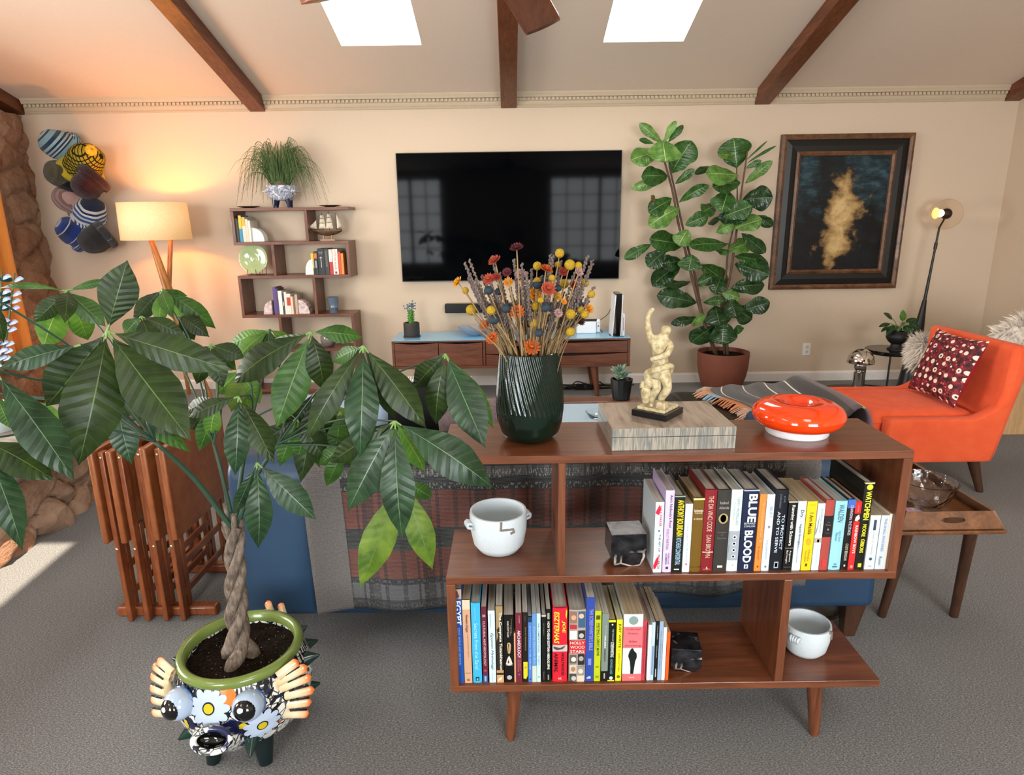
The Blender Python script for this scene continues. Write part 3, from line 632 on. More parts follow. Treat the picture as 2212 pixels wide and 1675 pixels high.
L_ = thing('low_table', 'low dark round table under the chrome mushroom lamp', 'table', (mx, my, 0))
MB().lathe([(.22, .075), (.225, .08), (.225, .1), (.218, .105)], (mx, my, 0), 40).build('table_top', PL('3a2f2a', .45), L_)
MB().lathe([(.15, 0), (.15, .02), (.05, .03), (.05, .076)], (mx, my, 0), 28).build('pedestal', PL('241d19', .5), L_)
M_CHR = PL('d9d7d2', .06, 1, var=.02)
lx, ly, lz = 2.735, 4.96, .1055
Q = thing('mushroom_lamp', 'small chrome mushroom table lamp on the low dark table', 'lamp', (lx, ly, lz))
MB().lathe([(.048, 0), (.048, .01), (.042, .016), (.04, .15), (.034, .155)], (lx, ly, lz), 28).build('stem', M_CHR, Q)
MB().lathe([(.02, .155), (.034, .165), (.045, .19), (.045, .215), (.036, .235), (.02, .245)], (lx, ly, lz), 28).build('neck_ball', M_CHR, Q)
MB().lathe([(.098, .225), (.1, .235), (.092, .275), (.07, .31), (.035, .333), (.0005, .338)], (lx, ly, lz), 36, cap0=False).build('dome_shade', M_CHR, Q)
# globe floor lamp
gx, gy = 3.44, 5.42
G = thing('globe_floor_lamp', 'black cone floor lamp with a clear glass globe in the right corner', 'floor lamp', (gx, gy, 0))
top = at(2029, 492, 5.5)
MB().cyl((gx - .02, gy, 0), lerp(Vector((gx - .02, gy, 0)), top, .56), .085, .016, 24).build('cone_base', PL('0f1112', .4), G)
MB().tube([lerp(Vector((gx - .02, gy, 0)), top, .55), lerp(Vector((gx - .02, gy, 0)), top, .9), top], [.013, .008, .008], 10).cyl(lerp(Vector((gx - .02, gy, 0)), top, .87), lerp(Vector((gx - .02, gy, 0)), top, .91), .013, .013, 10).build('rod', PL('15120f', .4), G)
gc = at(2043, 463, 5.5)
MB().tube([top, at(2037, 478, 5.5), at(2046, 462, 5.5)], .007, 8).build('arm', PL('15120f', .4), G)
M_GLOBE = NT('globe_glass'); M_GLOBE = M_GLOBE.base('fbf4ea', .12, trans=1, ior=1.06)
MB().ball(gc, .122, nu=28, nv=18).build('glass_globe', M_GLOBE, G, smooth=180)
b0 = at(2044, 462, 5.46); MB().ball(b0, .042, nu=16, nv=10).build('socket', PL('1a0f0c', .4), G, smooth=180)
MB().ball(at(2031, 461, 5.44), .03, nu=14, nv=10).build('bulb', EMIT('small_bulb', 'ffd9a0', 6), G, smooth=180)
MB().ball(at(2021, 461, 5.44), .045, (.45, .9, 1), nu=16, nv=10).build('reflector', EMIT('gold_glow', 'ffbe70', 1.2), G, smooth=180)
# ---------------- coffee table
M_CTOP = NT('sky_reflection_glass'); M_CTOP = M_CTOP.base(M_BLU and 'b9d3e6', .06, spec=.6)  # reflected sky painted in as the pale blue of the top
C2 = thing('coffee_table', 'walnut coffee table between sofa and console, sky reflection coloured into its glass top', 'coffee table', (.15, 3.5, 0))
MB().box(-.6, .74, 3.05, 3.7, .375, .39).build('glass_top', M_CTOP, C2, smooth=0)
for (a, b, c_, d_) in ((-.63, .77, 3.7, 3.82), (-.63, .77, 2.98, 3.05), (-.63, -.6, 3.05, 3.7), (.74, .77, 3.05, 3.7)): MB().box(a, b, c_, d_, .34, .4).build('frame_rail', M_CAB, C2, smooth=0, bevel=.004)
for a in (-.58, .72):
    for b in (3.03, 3.77): MB().cyl((a, b, .34), (a, b, 0), .026, .018, 12).build('leg', M_CABV, C2)
p = at(920, 868, Z=.39)
for k, (c_, lab, dx) in enumerate((('d98a3a', 'orange magazine under two others on the coffee table', .0), ('5f8a4a', 'green magazine in the middle of the coffee table pile', .008), ('e6e6e2', 'white magazine on top of the coffee table pile', -.006))):
    o = MB().box(p.x - .1 + dx, p.x + .1 + dx, p.y - .13, p.y + .13, .3905 + k * .0125, .4025 + k * .0125).build('magazine', PL(c_, .45), smooth=0, loc=(p.x, p.y, .39)); tag(o, lab, 'magazine')
p = at(1292, 903, Z=.39)
o = MB().lathe([(.03, 0), (.05, .004), (.07, .035), (.068, .036), (.046, .007), (.0005, .006)], (p.x, p.y, .3905), 28).build('glass_dish', M_GLASS, smooth=60, loc=(p.x, p.y, .39)); tag(o, 'small clear glass dish on the coffee table beside the stone box', 'dish')
# ---------------- black bench with striped blanket
M_LEA = PL('121011', .3, spec=.5, var=.3)
Bn = thing('bench', 'black leather bench between the coffee table and the armchair', 'bench', (1.35, 3.5, 0))
def bn(u, v_):
    a, b = 2 * u - 1, 2 * v_ - 1; e = (max(0, 1 - a ** 12) * max(0, 1 - b ** 12)) ** .5; return Vector((lerp(.93, 1.86, u), lerp(2.95, 3.98, v_), .30 + .115 * e + .012 * math.sin(6 * u + 3 * v_)))
mb = MB().grid(bn, 26, 26); mb.box(.95, 1.84, 2.97, 3.96, .16, .285); mb.build('padded_seat', M_LEA, Bn, smooth=60)
for a in (1.05, 1.74):
    for b in (3.1, 3.85): MB().cyl((a, b, .17), (a, b, 0), .02, .014, 10).build('leg', M_BLKM, Bn)
t = NT('striped_blanket'); sp = t.n('SeparateXYZ'); t.link(t.tc.outputs['UV'], sp.inputs[0]); u_ = sp.outputs[0]
c = t.ramp(t.math('FRACT', t.math('MULTIPLY', u_, 5.0)), [(0, '34302f'), (.44, 'd6d0c6'), (.5, '3a3534')], True)
c = t.mix(t.math('GREATER_THAN', u_, .8), c, t.ramp(u_, [(.8, '5d4d51'), (.86, 'a99c4e'), (.885, '786068'), (1, '8a7477')], True)); t.bump(t.noise(t.mapping((200, 200, 1), 'UV'), 1, 2), .5, .006); M_STR = t.base(c, .95, spec=.1, sheen=.3)
Bk = thing('fringed_blanket', 'dark striped blanket with coloured fringe spread on the black bench', 'blanket', (1.5, 3.75, .4))
def bk(u, v_): x = lerp(1.24 + .05 * math.sin(v_ * 7), 1.88, u); y = lerp(3.18, 3.96, v_); return Vector((x, y, bn((x - .93) / .93, min(1, (y - 2.95) / 1.03)).z + .032 + .008 * math.sin(u * 23 + v_ * 4) + (.055 * math.sin(PI * min(1, max(0, (u - .72) / .28))) if u > .72 else 0)))
MB().grid(bk, 60, 16).build('cloth', M_STR, Bk, smooth=180, solid=.01)
mbs = {}
rr = random.Random(8)
for k in range(76):
    u = k / 75; p = bk(0, u); kk = 'b9b0a0' if u > .84 else ('c99a80' if u > .62 else ('8fb0c4' if u > .5 else ('c8845a' if u > .25 else 'c09a86')))
    q = p + Vector((-.075 - rr.uniform(0, .04), rr.uniform(-.02, .02) - .02, -.006)); q.z = bn((q.x - .93) / .93, min(1, (q.y - 2.95) / 1.03)).z + .01
    mbs.setdefault(kk, MB()).tube([p, lerp(p, q, .4) + Vector((-.012, 0, .012)), q], .0034, 5)
for kk in mbs: mbs[kk].build('fringe', PL(kk, .95), Bk, smooth=180)['kind'] = 'stuff'
# ---------------- floor lamp on three crossing legs
fx, fy = -2.9, 5.3
FL = thing('tripod_floor_lamp', 'lit floor lamp with linen drum shade on crossing wooden legs', 'floor lamp', (fx, fy, 0))
sc_ = at(334, 478, fy); z_a = at(334, 518, fy).z; z_b = at(334, 438, fy).z; fx = sc_.x
t = NT('linen_shade'); n = t.noise(t.mapping((60, 60, 8)), 6, 4); n2 = t.noise(t.mapping((8, 8, 90)), 6, 4); c = t.mix(t.math('MULTIPLY', n, n2), 'cfae80', 'fff0d2'); M_SHADE = t.base(c, .9, spec=.1)
t.b.inputs['Emission Strength'].default_value = .6; t.link(t.mix(.9, c, 'ffc882', 'MULTIPLY'), t.b.inputs['Emission Color'])
mb = MB()
for r0, r1 in ((.254, .247),): mb.loft([mb.ring((fx, fy, z_a), (0, 0, 1), r0, 48), mb.ring((fx, fy, z_b), (0, 0, 1), r1, 48)], False, False)
mb.build('drum_shade', M_SHADE, FL, smooth=60, solid=.003)
zc = at(350, 625, fy).z; knot = Vector((fx + .07, fy, zc))
for k in range(3):
    a = 2 * PI * k / 3 + .5; tp = Vector((fx + .1 * math.cos(a), fy + .1 * math.sin(a), z_a + .03)); ft = Vector((fx + .02 - .3 * math.cos(a + .25), fy - .25 * math.sin(a + .25), 0)); mid = Vector((fx + .03, fy, zc)) + Vector((math.cos(a + 1.3), math.sin(a + 1.3), 0)) * .02
    MB().tube([tp, mid, ft], [.018, .02, .017], 8).build('leg', WOOD('lamp_wood', '8a5a30', 'b98249', (20, 20, 3), .4, .1) if k == 0 else bpy.data.materials['lamp_wood'], FL, smooth=60)
MB().ball((fx, fy, (z_a + z_b) / 2 - .045), .03, (1, 1, 1.2)).build('bulb', EMIT('warm_bulb', 'ffc46a', 8), FL, smooth=180)
MB().cyl((fx, fy, z_a + .03), (fx, fy, (z_a + z_b) / 2 - .08), .012).build('lamp_holder', M_BLKM, FL)
mb = MB()
for k in range(3): a = 2 * PI * k / 3 + .5; mb.cyl((fx, fy, z_a + .03), (fx + .25 * math.cos(a), fy + .25 * math.sin(a), z_a + .01), .004, .004, 6)
mb.build('shade_spider', M_BLKM, FL)
for dz_, e in ((.02, 27),):
    l = bpy.data.lights.new('lamp_light', 'POINT'); l.energy = e; l.color = (1, .37, .075); l.shadow_soft_size = .035
    lo = bpy.data.objects.new('lamp_light', l); COL.objects.link(lo); lo.location = (fx, fy, (z_a + z_b) / 2 + .015)
# ---------------- framed painting
P_ = thing('framed_painting', 'large dark painting in a black and bronze frame on the back wall', 'painting', (2.81, YB, 1.47))
fx0, fx1, fz0, fz1 = 2.262, 3.362, .83, 2.105
M_BRZ = WOOD('bronze_frame', '3a2213', '7a5232', (8, 8, 8), .45, .1)
def frame(a0, a1, d0, d1, nm, mm):
    rings = []
    for (ins, y) in ((a0, d1), (a0, d0), ((a0 + a1) / 2, d0 - .008), (a1, d0), (a1, d1)):
        rings.append([Vector((fx0 + ins, y, fz0 + ins)), Vector((fx1 - ins, y, fz0 + ins)), Vector((fx1 - ins, y, fz1 - ins)), Vector((fx0 + ins, y, fz1 - ins))])
    mb = MB(); mb.loft(rings, False, False); mb.build(nm, mm, P_, smooth=0)
frame(0, .042, 5.685, 5.729, 'outer_moulding', M_BRZ); frame(.036, .145, 5.7, 5.729, 'black_panel', PL('0c0b0a', .4)); frame(.135, .17, 5.69, 5.729, 'inner_moulding', M_BRZ)
t = NT('oil_paint'); sp = t.n('SeparateXYZ'); t.link(t.tc.outputs['UV'], sp.inputs[0]); u_, v_ = sp.outputs[0], sp.outputs[1]
n = t.noise(t.mapping((3, 4, 1), 'UV'), 1.6, 7, .6, .4); n2 = t.noise(t.mapping((5, 14, 1), 'UV'), 1.2, 6, .65)
skyc = t.ramp(n2, [(.38, '101c22'), (.52, '20353c'), (.68, '3a525a')]); gr = t.ramp(n, [(.4, '08090a'), (.6, '15181a'), (.75, '232420')])
k = t.ramp(t.math('ADD', v_, t.math('MULTIPLY', t.math('SUBTRACT', n, .5), .8)), [(.45, '000000'), (.7, 'ffffff')]); c = t.mix(k, gr, skyc)
dk = t.ramp(t.math('ADD', t.math('ABSOLUTE', t.math('SUBTRACT', u_, .38)), t.math('MULTIPLY', t.math('SUBTRACT', n, .5), .5)), [(.1, 'ffffff'), (.2, '000000')]); c = t.mix(t.math('MULTIPLY', dk, .85), c, '0c0a08')
# an abstract ochre drift of broken brush marks
wn_ = t.noise(t.mapping((2.2, 3.0, 1), 'UV'), 1.3, 5, .6, 1.2); w2_ = t.noise(t.mapping((2.2, 3.0, 1), 'UV', (0, 0, 1.1), (3, 1, 0)), 1.7, 4, .6, .8)
ctr_ = t.math('ADD', .52, t.math('MULTIPLY', t.math('SUBTRACT', v_, .45), .16)); du = t.math('ABSOLUTE', t.math('SUBTRACT', t.math('ADD', u_, t.math('MULTIPLY', t.math('SUBTRACT', wn_, .5), .5)), ctr_))
acc = t.math('SUBTRACT', t.math('MULTIPLY', t.math('SUBTRACT', .26, du), 3.6), t.math('MULTIPLY', t.math('POWER', t.math('ABSOLUTE', t.math('MULTIPLY', t.math('SUBTRACT', v_, .42), 2.0)), 3.0), .9))
acc = t.math('ADD', acc, t.math('MULTIPLY', t.math('SUBTRACT', w2_, .52), 1.9))
oc = t.ramp(t.math('ADD', acc, t.math('MULTIPLY', t.math('SUBTRACT', n2, .5), .7)), [(.1, '3c2a18'), (.45, '8d7045'), (.8, 'b99a66'), (1, 'c9ac78')])
c = t.mix(t.ramp(acc, [(.05, '000000'), (.32, 'ffffff')]), c, oc); M_PAINT = t.base(c, .45, spec=.3)
def cv(u, v_): return Vector((lerp(fx0 + .16, fx1 - .16, u), 5.712, lerp(fz0 + .16, fz1 - .16, v_)))
MB().grid(cv, 2, 2).build('canvas', M_PAINT, P_, smooth=0)
# ---------------- folding tray tables on their rack
K4 = thing('tray_table_rack', 'wooden stand carrying the four folded tray tables', 'rack', (-1.33, 2.36, 0))
for yy in (2.207, 2.52): MB().box(-1.52, -1.14, yy - .022, yy + .022, 0, .04).build('foot', M_TEAK, K4, bevel=.008)
for yy in (2.207, 2.52): MB().box(-1.364, -1.338, yy - .012, yy + .012, .04, .72).build('upright', M_TEAK, K4, bevel=.004)
MB().box(-1.364, -1.338, 2.21, 2.518, .69, .72).build('top_rail', M_TEAK, K4, bevel=.004); MB().box(-1.36, -1.342, 2.21, 2.518, .1, .13).build('lower_rail', M_TEAK, K4, bevel=.004)
M_BRASS = PL('d8c9a0', .25, .9)
def tray(x, lab, sg, dz_):
    tr = thing('tray_table', lab, 'tray table', (x, 2.36, 0), 'folded tray tables on the rack')
    ya_, yb_ = 2.13, 2.6; za_, zb_ = .335 + dz_, .69 + dz_
    MB().box(x - .011, x + .011, ya_, yb_, za_, zb_).build('tray_top', M_TEAKF, tr, bevel=.006, seg=3)
    for yy in (ya_ + .035, yb_ - .035):
        o_ = MB().box(x + sg * .016, x + sg * .034, yy - .016, yy + .016, .0 + (.004 if sg > 0 else .004), zb_ - .01).build('leg', M_TEAK, tr, bevel=.003)
        if yy < 2.3: MB().ball((x + sg * .025, yy - .017, za_ - .03), .006, (1, .6, 1), 10, 6).ball((x + sg * .025, yy - .017, zb_ - .03), .006, (1, .6, 1), 10, 6).build('brass_pin', M_BRASS, o_, smooth=180)
    for yy in (ya_ + .075, yb_ - .075): MB().box(x + sg * .016 + .001, x + sg * .03, yy - .012, yy + .012, .045, za_ + .05).build('leg', M_TEAK, tr, bevel=.003)
    for zz in (.09, .2): MB().box(x + sg * .018, x + sg * .029, ya_ + .04, yb_ - .04, zz, zz + .028).build('stretcher', M_TEAK, tr, bevel=.003)
tray(-1.475, 'leftmost folded wooden tray table, beside the stone hearth', 1, 0)
tray(-1.41, 'second folded wooden tray table from the hearth side', 1, 0)
tray(-1.29, 'third folded wooden tray table from the hearth side', -1, .01)
tray(-1.225, 'folded wooden tray table nearest the sofa, broad face showing', -1, .01)
# ================================================================ plants
def LEAFM(name, a, b, vein, rough=.38):
    t = NT(name); n = t.noise(t.mapping(), 22, 4); c = t.mix(t.ramp(n, [(.35, '000000'), (.65, 'ffffff')]), a, b)
    sp = t.n('SeparateXYZ'); t.link(t.tc.outputs['UV'], sp.inputs[0]); side_ = t.math('ABSOLUTE', t.math('SUBTRACT', sp.outputs[0], .5))
    f = t.math('FRACT', t.math('ADD', t.math('MULTIPLY', t.math('SUBTRACT', sp.outputs[1], t.math('MULTIPLY', side_, .2)), 11.0), t.math('MULTIPLY', n, .5)))
    d = t.math('ABSOLUTE', t.math('SUBTRACT', f, .5)); ln = t.math('LESS_THAN', d, .035); c = t.mix(t.math('MULTIPLY', ln, .2), c, vein)
    t.bump(t.math('ADD', t.math('MULTIPLY', d, 1.6), t.math('MULTIPLY', t.noise(t.mapping(), 90, 2), .12)), .2, .006)
    m_ = t.base(c, rough, spec=.4)
    tr = t.n('BsdfTranslucent'); t.link(c, tr.inputs[0]); mx_ = t.n('MixShader'); mx_.inputs[0].default_value = .2
    out = t.t.nodes['Material Output']; t.link(t.b.outputs[0], mx_.inputs[1]); t.link(tr.outputs[0], mx_.inputs[2]); t.link(mx_.outputs[0], out.inputs[0])
    return [m_, PL(vein, rough)]
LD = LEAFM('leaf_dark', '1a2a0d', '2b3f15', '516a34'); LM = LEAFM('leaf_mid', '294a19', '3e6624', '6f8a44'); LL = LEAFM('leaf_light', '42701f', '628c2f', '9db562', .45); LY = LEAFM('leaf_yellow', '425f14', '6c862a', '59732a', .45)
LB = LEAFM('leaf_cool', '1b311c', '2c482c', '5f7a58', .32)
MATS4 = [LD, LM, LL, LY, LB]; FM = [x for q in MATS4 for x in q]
def leaf(mb, b, t_, w, mk, face=.8, arch=.1, ripple=.022, fold=.16, shape='lance', roll=0, seed=0, waves=9, upv=None):
    b = Vector(b); t_ = Vector(t_); ax = t_ - b; L = ax.length; ax.normalize()
    nr = (CAMP - (b + t_) / 2).normalized() * face + Vector((0, 0, 1)) * (1 - face) if upv is None else Vector(upv); nr = nr - ax * nr.dot(ax); nr.normalize(); sd = ax.cross(nr); 
    if roll: nr, sd = nr * math.cos(roll) + sd * math.sin(roll), sd * math.cos(roll) - nr * math.sin(roll)
    cols = [-1, -.82, -.6, -.35, -.12, -.022, .022, .12, .35, .6, .82, 1]; n = 44 if shape == 'lance' else 20; vs = []; fs = []; us = []
    for i in range(n + 1):
        s = i / n
        if shape == 'lance': hw = w / 2 * (math.sin(PI * s ** 1.12) ** 1.08 * (1 + .015 * math.sin(s * 40 + seed)) * 1.03 if 0 < s < 1 else .02) 
        elif shape == 'violin': hw = w / 2 * (max(0, math.sin(PI * s ** 1.35)) ** .62 * (1 - .16 * math.exp(-((s - .42) / .12) ** 2)) if 0 < s < 1 else .02)
        else: hw = w / 2 * (math.sin(PI * s ** .8) ** .7 if 0 < s < 1 else .02)
        hw = max(hw, .0012); ctr = b + ax * (L * s) + nr * (arch * L * (4 * s * (1 - s)) * (1.0))
        for tt in cols:
            at_ = abs(tt); rp = ripple * w * math.sin(2 * PI * (waves * (s - .10 * at_)) + seed) * min(1, at_ * 2.2) * (1 - .85 * at_ ** 3) * (.55 if shape == 'violin' else 1); cup = .0
            wv = (.10 * w * noise.noise(Vector((s * 3 + seed, tt * 1.5, seed))) * at_) if shape == 'violin' else 0
            us.append((.5 + tt / 2, s)); vs.append(ctr + sd * hw * tt + nr * (-fold * at_ ** 1.4 * hw + rp + wv))
    k = len(cols)
    for i in range(n):
        for j in range(k - 1):
            f = (i * k + j, i * k + j + 1, (i + 1) * k + j + 1, (i + 1) * k + j)
            mb.k = mk * 2 + (1 if j == 5 else 0); mb.add([], [])
            fs.append((f, mb.k))
    base = len(mb.v); mb.v += vs
    for i_, q_ in enumerate(us): mb.uv[base + i_] = q_
    for f, kk in fs: mb.f.append([q + base for q in f]); mb.mi.append(kk)
M_PET = PL('6f8f4a', .45); M_STEM = PL('2f4a38', .5)
px = lambda w, Y: w * Y / 1400.0
# ---------------------------------------------------------------- money tree in the fish planter
mc = Vector((-.782, 1.606, 0))
MT = thing('potted_money_tree', 'money tree with braided trunk in a painted fish-shaped planter on the carpet', 'potted plant', mc)
t = NT('painted_glaze'); v = t.mapping(); vo = t.vor(v, 30, 'DISTANCE_TO_EDGE'); n = t.noise(v, 26, 3, .5, 2.0); n2 = t.noise(v, 9, 2)
line = t.math('LESS_THAN', vo.outputs['Distance'], .045); c = t.mix(t.ramp(n, [(.54, '000000'), (.56, 'ffffff')]), 'e6e6dd', '191f3a'); c = t.mix(t.math('MULTIPLY', line, .9), c, '14181c')
c = t.mix(t.ramp(n2, [(.60, '000000'), (.63, 'ffffff')]), c, '1a2148'); M_TAL = t.base(c, .15, spec=.5, coat=.4)
prof = [(.09, .052), (.128, .06), (.158, .085), (.178, .128), (.187, .17), (.186, .205), (.176, .24), (.164, .275), (.16, .286), (.146, .286), (.146, .25)]
def brad(z):
    for (r0, z0_), (r1, z1_) in zip(prof, prof[1:8]):
        if z0_ <= z <= z1_: return lerp(r0, r1, (z - z0_) / (z1_ - z0_))
    return prof[0][0] if z < prof[0][1] else .16
PB = MB().lathe(prof, mc, 56, cap1=False).build('planter', M_TAL, MT, smooth=60)
MB().lathe([(.143, .27), (.145, .292), (.154, .299), (.166, .295), (.17, .284), (.166, .272), (.158, .268)], mc, 56, cap0=False, cap1=False).build('rim', PL('6d7f3d', .25, coat=.3), PB, smooth=180)
t = NT('potting_soil'); n = t.noise(t.mapping(), 140, 4, .8); vo = t.vor(t.mapping(), 120); c = t.ramp(n, [(.4, '120d0a'), (.6, '33261d')]); sp_ = t.math('MULTIPLY', t.math('LESS_THAN', vo.outputs['Distance'], .2), t.math('GREATER_THAN', t.noise(t.mapping(), 60, 2), .56)); c = t.mix(sp_, c, 'b3a28a'); t.bump(n, 1, .015); M_SOIL = t.base(c, .95, spec=.1)
MB().grid(lambda u, v_: mc + Vector((.146 * v_ * math.cos(2 * PI * u), .146 * v_ * math.sin(2 * PI * u), .262 + .012 * noise.noise(Vector((v_ * 4 * math.cos(2 * PI * u), v_ * 4 * math.sin(2 * PI * u), 3))))), 48, 14, cu=True, uv=False).build('soil', M_SOIL, MT, smooth=60)
def surf(az, z, off=.0015):
    r = brad(z) + off; return mc + Vector((r * math.sin(az), -r * math.cos(az), z))
def decal(az0, z0, poly, nm, mm, off=.0018):
    r = brad(z0); mb = MB(); ctr = (sum(p[0] for p in poly) / len(poly), sum(p[1] for p in poly) / len(poly))
    ring0 = [surf(az0 + p[0] / r, z0 + p[1], off) for p in poly]; ring1 = [surf(az0 + (ctr[0] + (p[0] - ctr[0]) * .5) / r, z0 + ctr[1] + (p[1] - ctr[1]) * .5, off) for p in poly]
    n = len(poly); mb.add(ring0 + ring1 + [surf(az0 + ctr[0] / r, z0 + ctr[1], off)], [(i, (i + 1) % n, (i + 1) % n + n, i + n) for i in range(n)] + [(i + n, (i + 1) % n + n, 2 * n) for i in range(n)])
    return mb
def azz(x, y, Y):
    p = at(x, y, Y) - mc; return math.atan2(p.x, -p.y), p.z
M_FW = PL('b7c6dc', .2, coat=.3); M_NV = PL('14183a', .2, coat=.3); M_YE = PL('c9b31e', .25); M_OR = PL('d9782c', .25); M_INK = PL('15181c', .25)
def flower(az0, z0, R0, nm):
    mb = MB(); mk_ = MB()
    for k in range(11):
        a = 2 * PI * k / 11; el = []; lo = []
        for i in range(14):
            q = 2 * PI * i / 14; rr_ = R0 * (.62 + .40 * math.cos(q)); tt = R0 * .2 * math.sin(q) * (1 + .25 * math.cos(q))
            el.append((rr_ * math.cos(a) - tt * math.sin(a), rr_ * math.sin(a) + tt * math.cos(a)))
        d = decal(az0, z0, el, '', None, .0030 + .0002 * (k % 2)); mb.add(d.v, d.f)
        for i in range(14):
            q = 2 * PI * i / 14; rr_ = R0 * (.62 + .44 * math.cos(q)); tt = R0 * .262 * math.sin(q) * (1 + .25 * math.cos(q)); lo.append((rr_ * math.cos(a) - tt * math.sin(a), rr_ * math.sin(a) + tt * math.cos(a)))
        d = decal(az0, z0, lo, '', None, .0020); mk_.add(d.v, d.f)
    f_ = mb.build(nm, M_FW, PB, smooth=180); mk_.build('petal_outline', M_INK, PB, smooth=180)
    e = [(R0 * .24 * math.cos(2 * PI * i / 16), R0 * .24 * math.sin(2 * PI * i / 16)) for i in range(16)]
    d = decal(az0, z0, e, '', None, .0042); d.build('flower_centre', M_YE, PB, smooth=180)
    e = [(R0 * .31 * math.cos(2 * PI * i / 16), R0 * .31 * math.sin(2 * PI * i / 16)) for i in range(16)]
    d = decal(az0, z0, e, '', None, .0036); d.build('centre_outline', M_INK, PB, smooth=180)
a1, z1_ = azz(450, 1532, 1.425); flower(a1, z1_, .054, 'painted_flower')
a2, z2_ = azz(566, 1562, 1.455); flower(a2, z2_ - .005, .048, 'painted_flower')
for (x, y, s1, s2, mm, off) in ((492, 1502, .018, .03, M_OR, .0022), (585, 1588, .04, .011, PL('a85a33', .3), .0022), (508, 1568, .03, .028, M_NV, .0012), (412, 1562, .02, .02, M_NV, .0012), (402, 1566, .008, .014, M_YE, .0022), (525, 1562, .01, .009, M_YE, .0024)):
    a_, z_ = azz(x, y, 1.44); decal(a_, z_, [(s1 * math.cos(2 * PI * i / 14) * (1 + .2 * math.cos(5 * 2 * PI * i / 14)), s2 * math.sin(2 * PI * i / 14)) for i in range(14)], '', None, off).build('painted_patch', mm, PB, smooth=180)
mb = MB(); rr = random.Random(4)
for k in range(46):   # fan of painted leaf strokes under the rim and beside the eyes
    az = lerp(-1.9, 1.9, k / 45); d = decal(az, .258, [(.0035 * math.sin(q) + .010 * math.sin(az * 9) * (math.cos(q) + 1) * .3, .015 * math.cos(q)) for q in [2 * PI * i / 10 for i in range(10)]], '', None, .0016); mb.add(d.v, d.f)
for (x, y, an) in ((563, 1462, 2.2), (571, 1475, 2.35), (578, 1490, 2.5), (584, 1505, 2.7), (588, 1520, 2.9)):
    a_, z_ = azz(x, y, 1.49); an = PI / 2 - (an - 2.2) * 1.1 - .5
    d = decal(a_, z_, [((.015 * math.cos(q)) * math.cos(an) - .0048 * math.sin(q) * math.sin(an), (.015 * math.cos(q)) * math.sin(an) + .0048 * math.sin(q) * math.cos(an)) for q in [2 * PI * i / 12 for i in range(12)]], '', None, .002); mb.add(d.v, d.f)
mb.build('painted_strokes', M_INK, PB, smooth=180)
# eyes, mouth, fins, spikes, feet, tail
M_EYE = PL('a9bcd4', .12, coat=.5); M_EYB = PL('43659c', .15, coat=.5); M_PUP = PL('0b0c0e', .08, coat=.5); M_WH = PL('d9e2ea', .15)
for (x, y, Y, dv) in ((387, 1521, 1.445, (-.42, -1, .12)), (536, 1524, 1.445, (.06, -1, .22))):
    c_ = at(x, y, Y); d = Vector(dv).normalized(); s_ = d.orthogonal()
    ey = MB().ball(c_, .041, nu=24, nv=16).build('eye', M_EYE, PB, smooth=180)
    MB().tube([c_ - d * .012 + o_ for o_ in [(a[0]) for a in [((d.cross(Vector((0, 0, 1))).normalized() * math.cos(q) + d.cross(d.cross(Vector((0, 0, 1)))).normalized() * math.sin(q)) * .0392, 0) for q in [2 * PI * i / 24 for i in range(24)]]]], .004, 6, True).build('eye_ring', M_EYB, ey, smooth=180)
    mb = MB(Matrix.Translation(c_ + d * .0245) @ d.to_track_quat('Z', 'Y').to_matrix().to_4x4()); mb.lathe([(.029, -.002), (.029, .004), (.023, .013), (.012, .0185), (.0005, .0205)], n=24); mb.build('pupil', M_PUP, ey, smooth=60)
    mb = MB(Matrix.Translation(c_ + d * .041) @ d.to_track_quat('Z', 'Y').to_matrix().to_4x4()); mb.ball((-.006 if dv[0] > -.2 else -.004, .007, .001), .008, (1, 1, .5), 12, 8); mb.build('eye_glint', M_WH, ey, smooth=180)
c_ = at(457, 1600, 1.385); d = Vector((.0, -.78, .62)).normalized(); X_ = Vector((1, 0, 0)); Yv = d.cross(X_)
MB().tube([c_ + X_ * .047 * math.cos(q) + Yv * .027 * math.sin(q) for q in [2 * PI * i / 28 for i in range(28)]], .0085, 10, True).build('mouth', M_TAL, PB, smooth=180)
MB().loft([[c_ - d * o_ + X_ * k_ * .045 * math.cos(q) + Yv * k_ * .025 * math.sin(q) for q in [2 * PI * i / 28 for i in range(28)]] for o_, k_ in ((0, 1), (.012, .92), (.024, .7), (.03, .05))], False, True).build('mouth_opening', M_PUP, PB, smooth=180)
MB().loft([[c_ - d * .002 + X_ * .05 * math.cos(q) + Yv * .03 * math.sin(q) for q in [2 * PI * i / 24 for i in range(24)]], [mc + Vector((X_.x * .06 * math.cos(q), -.12 + .03 * math.sin(q), .11 + .045 * math.sin(q))) for q in [2 * PI * i / 24 for i in range(24)]]], False, False).build('snout', M_TAL, PB, smooth=60)
t = NT('fin_glaze'); sp = t.n('SeparateXYZ'); t.link(t.tc.outputs['UV'], sp.inputs[0]); c = t.ramp(sp.outputs[1], [(0, 'd8b98e'), (.5, 'dfd3b0'), (.78, 'e3b184'), (.92, 'dd7436')]); M_FIN = t.base(c, .18, coat=.4)
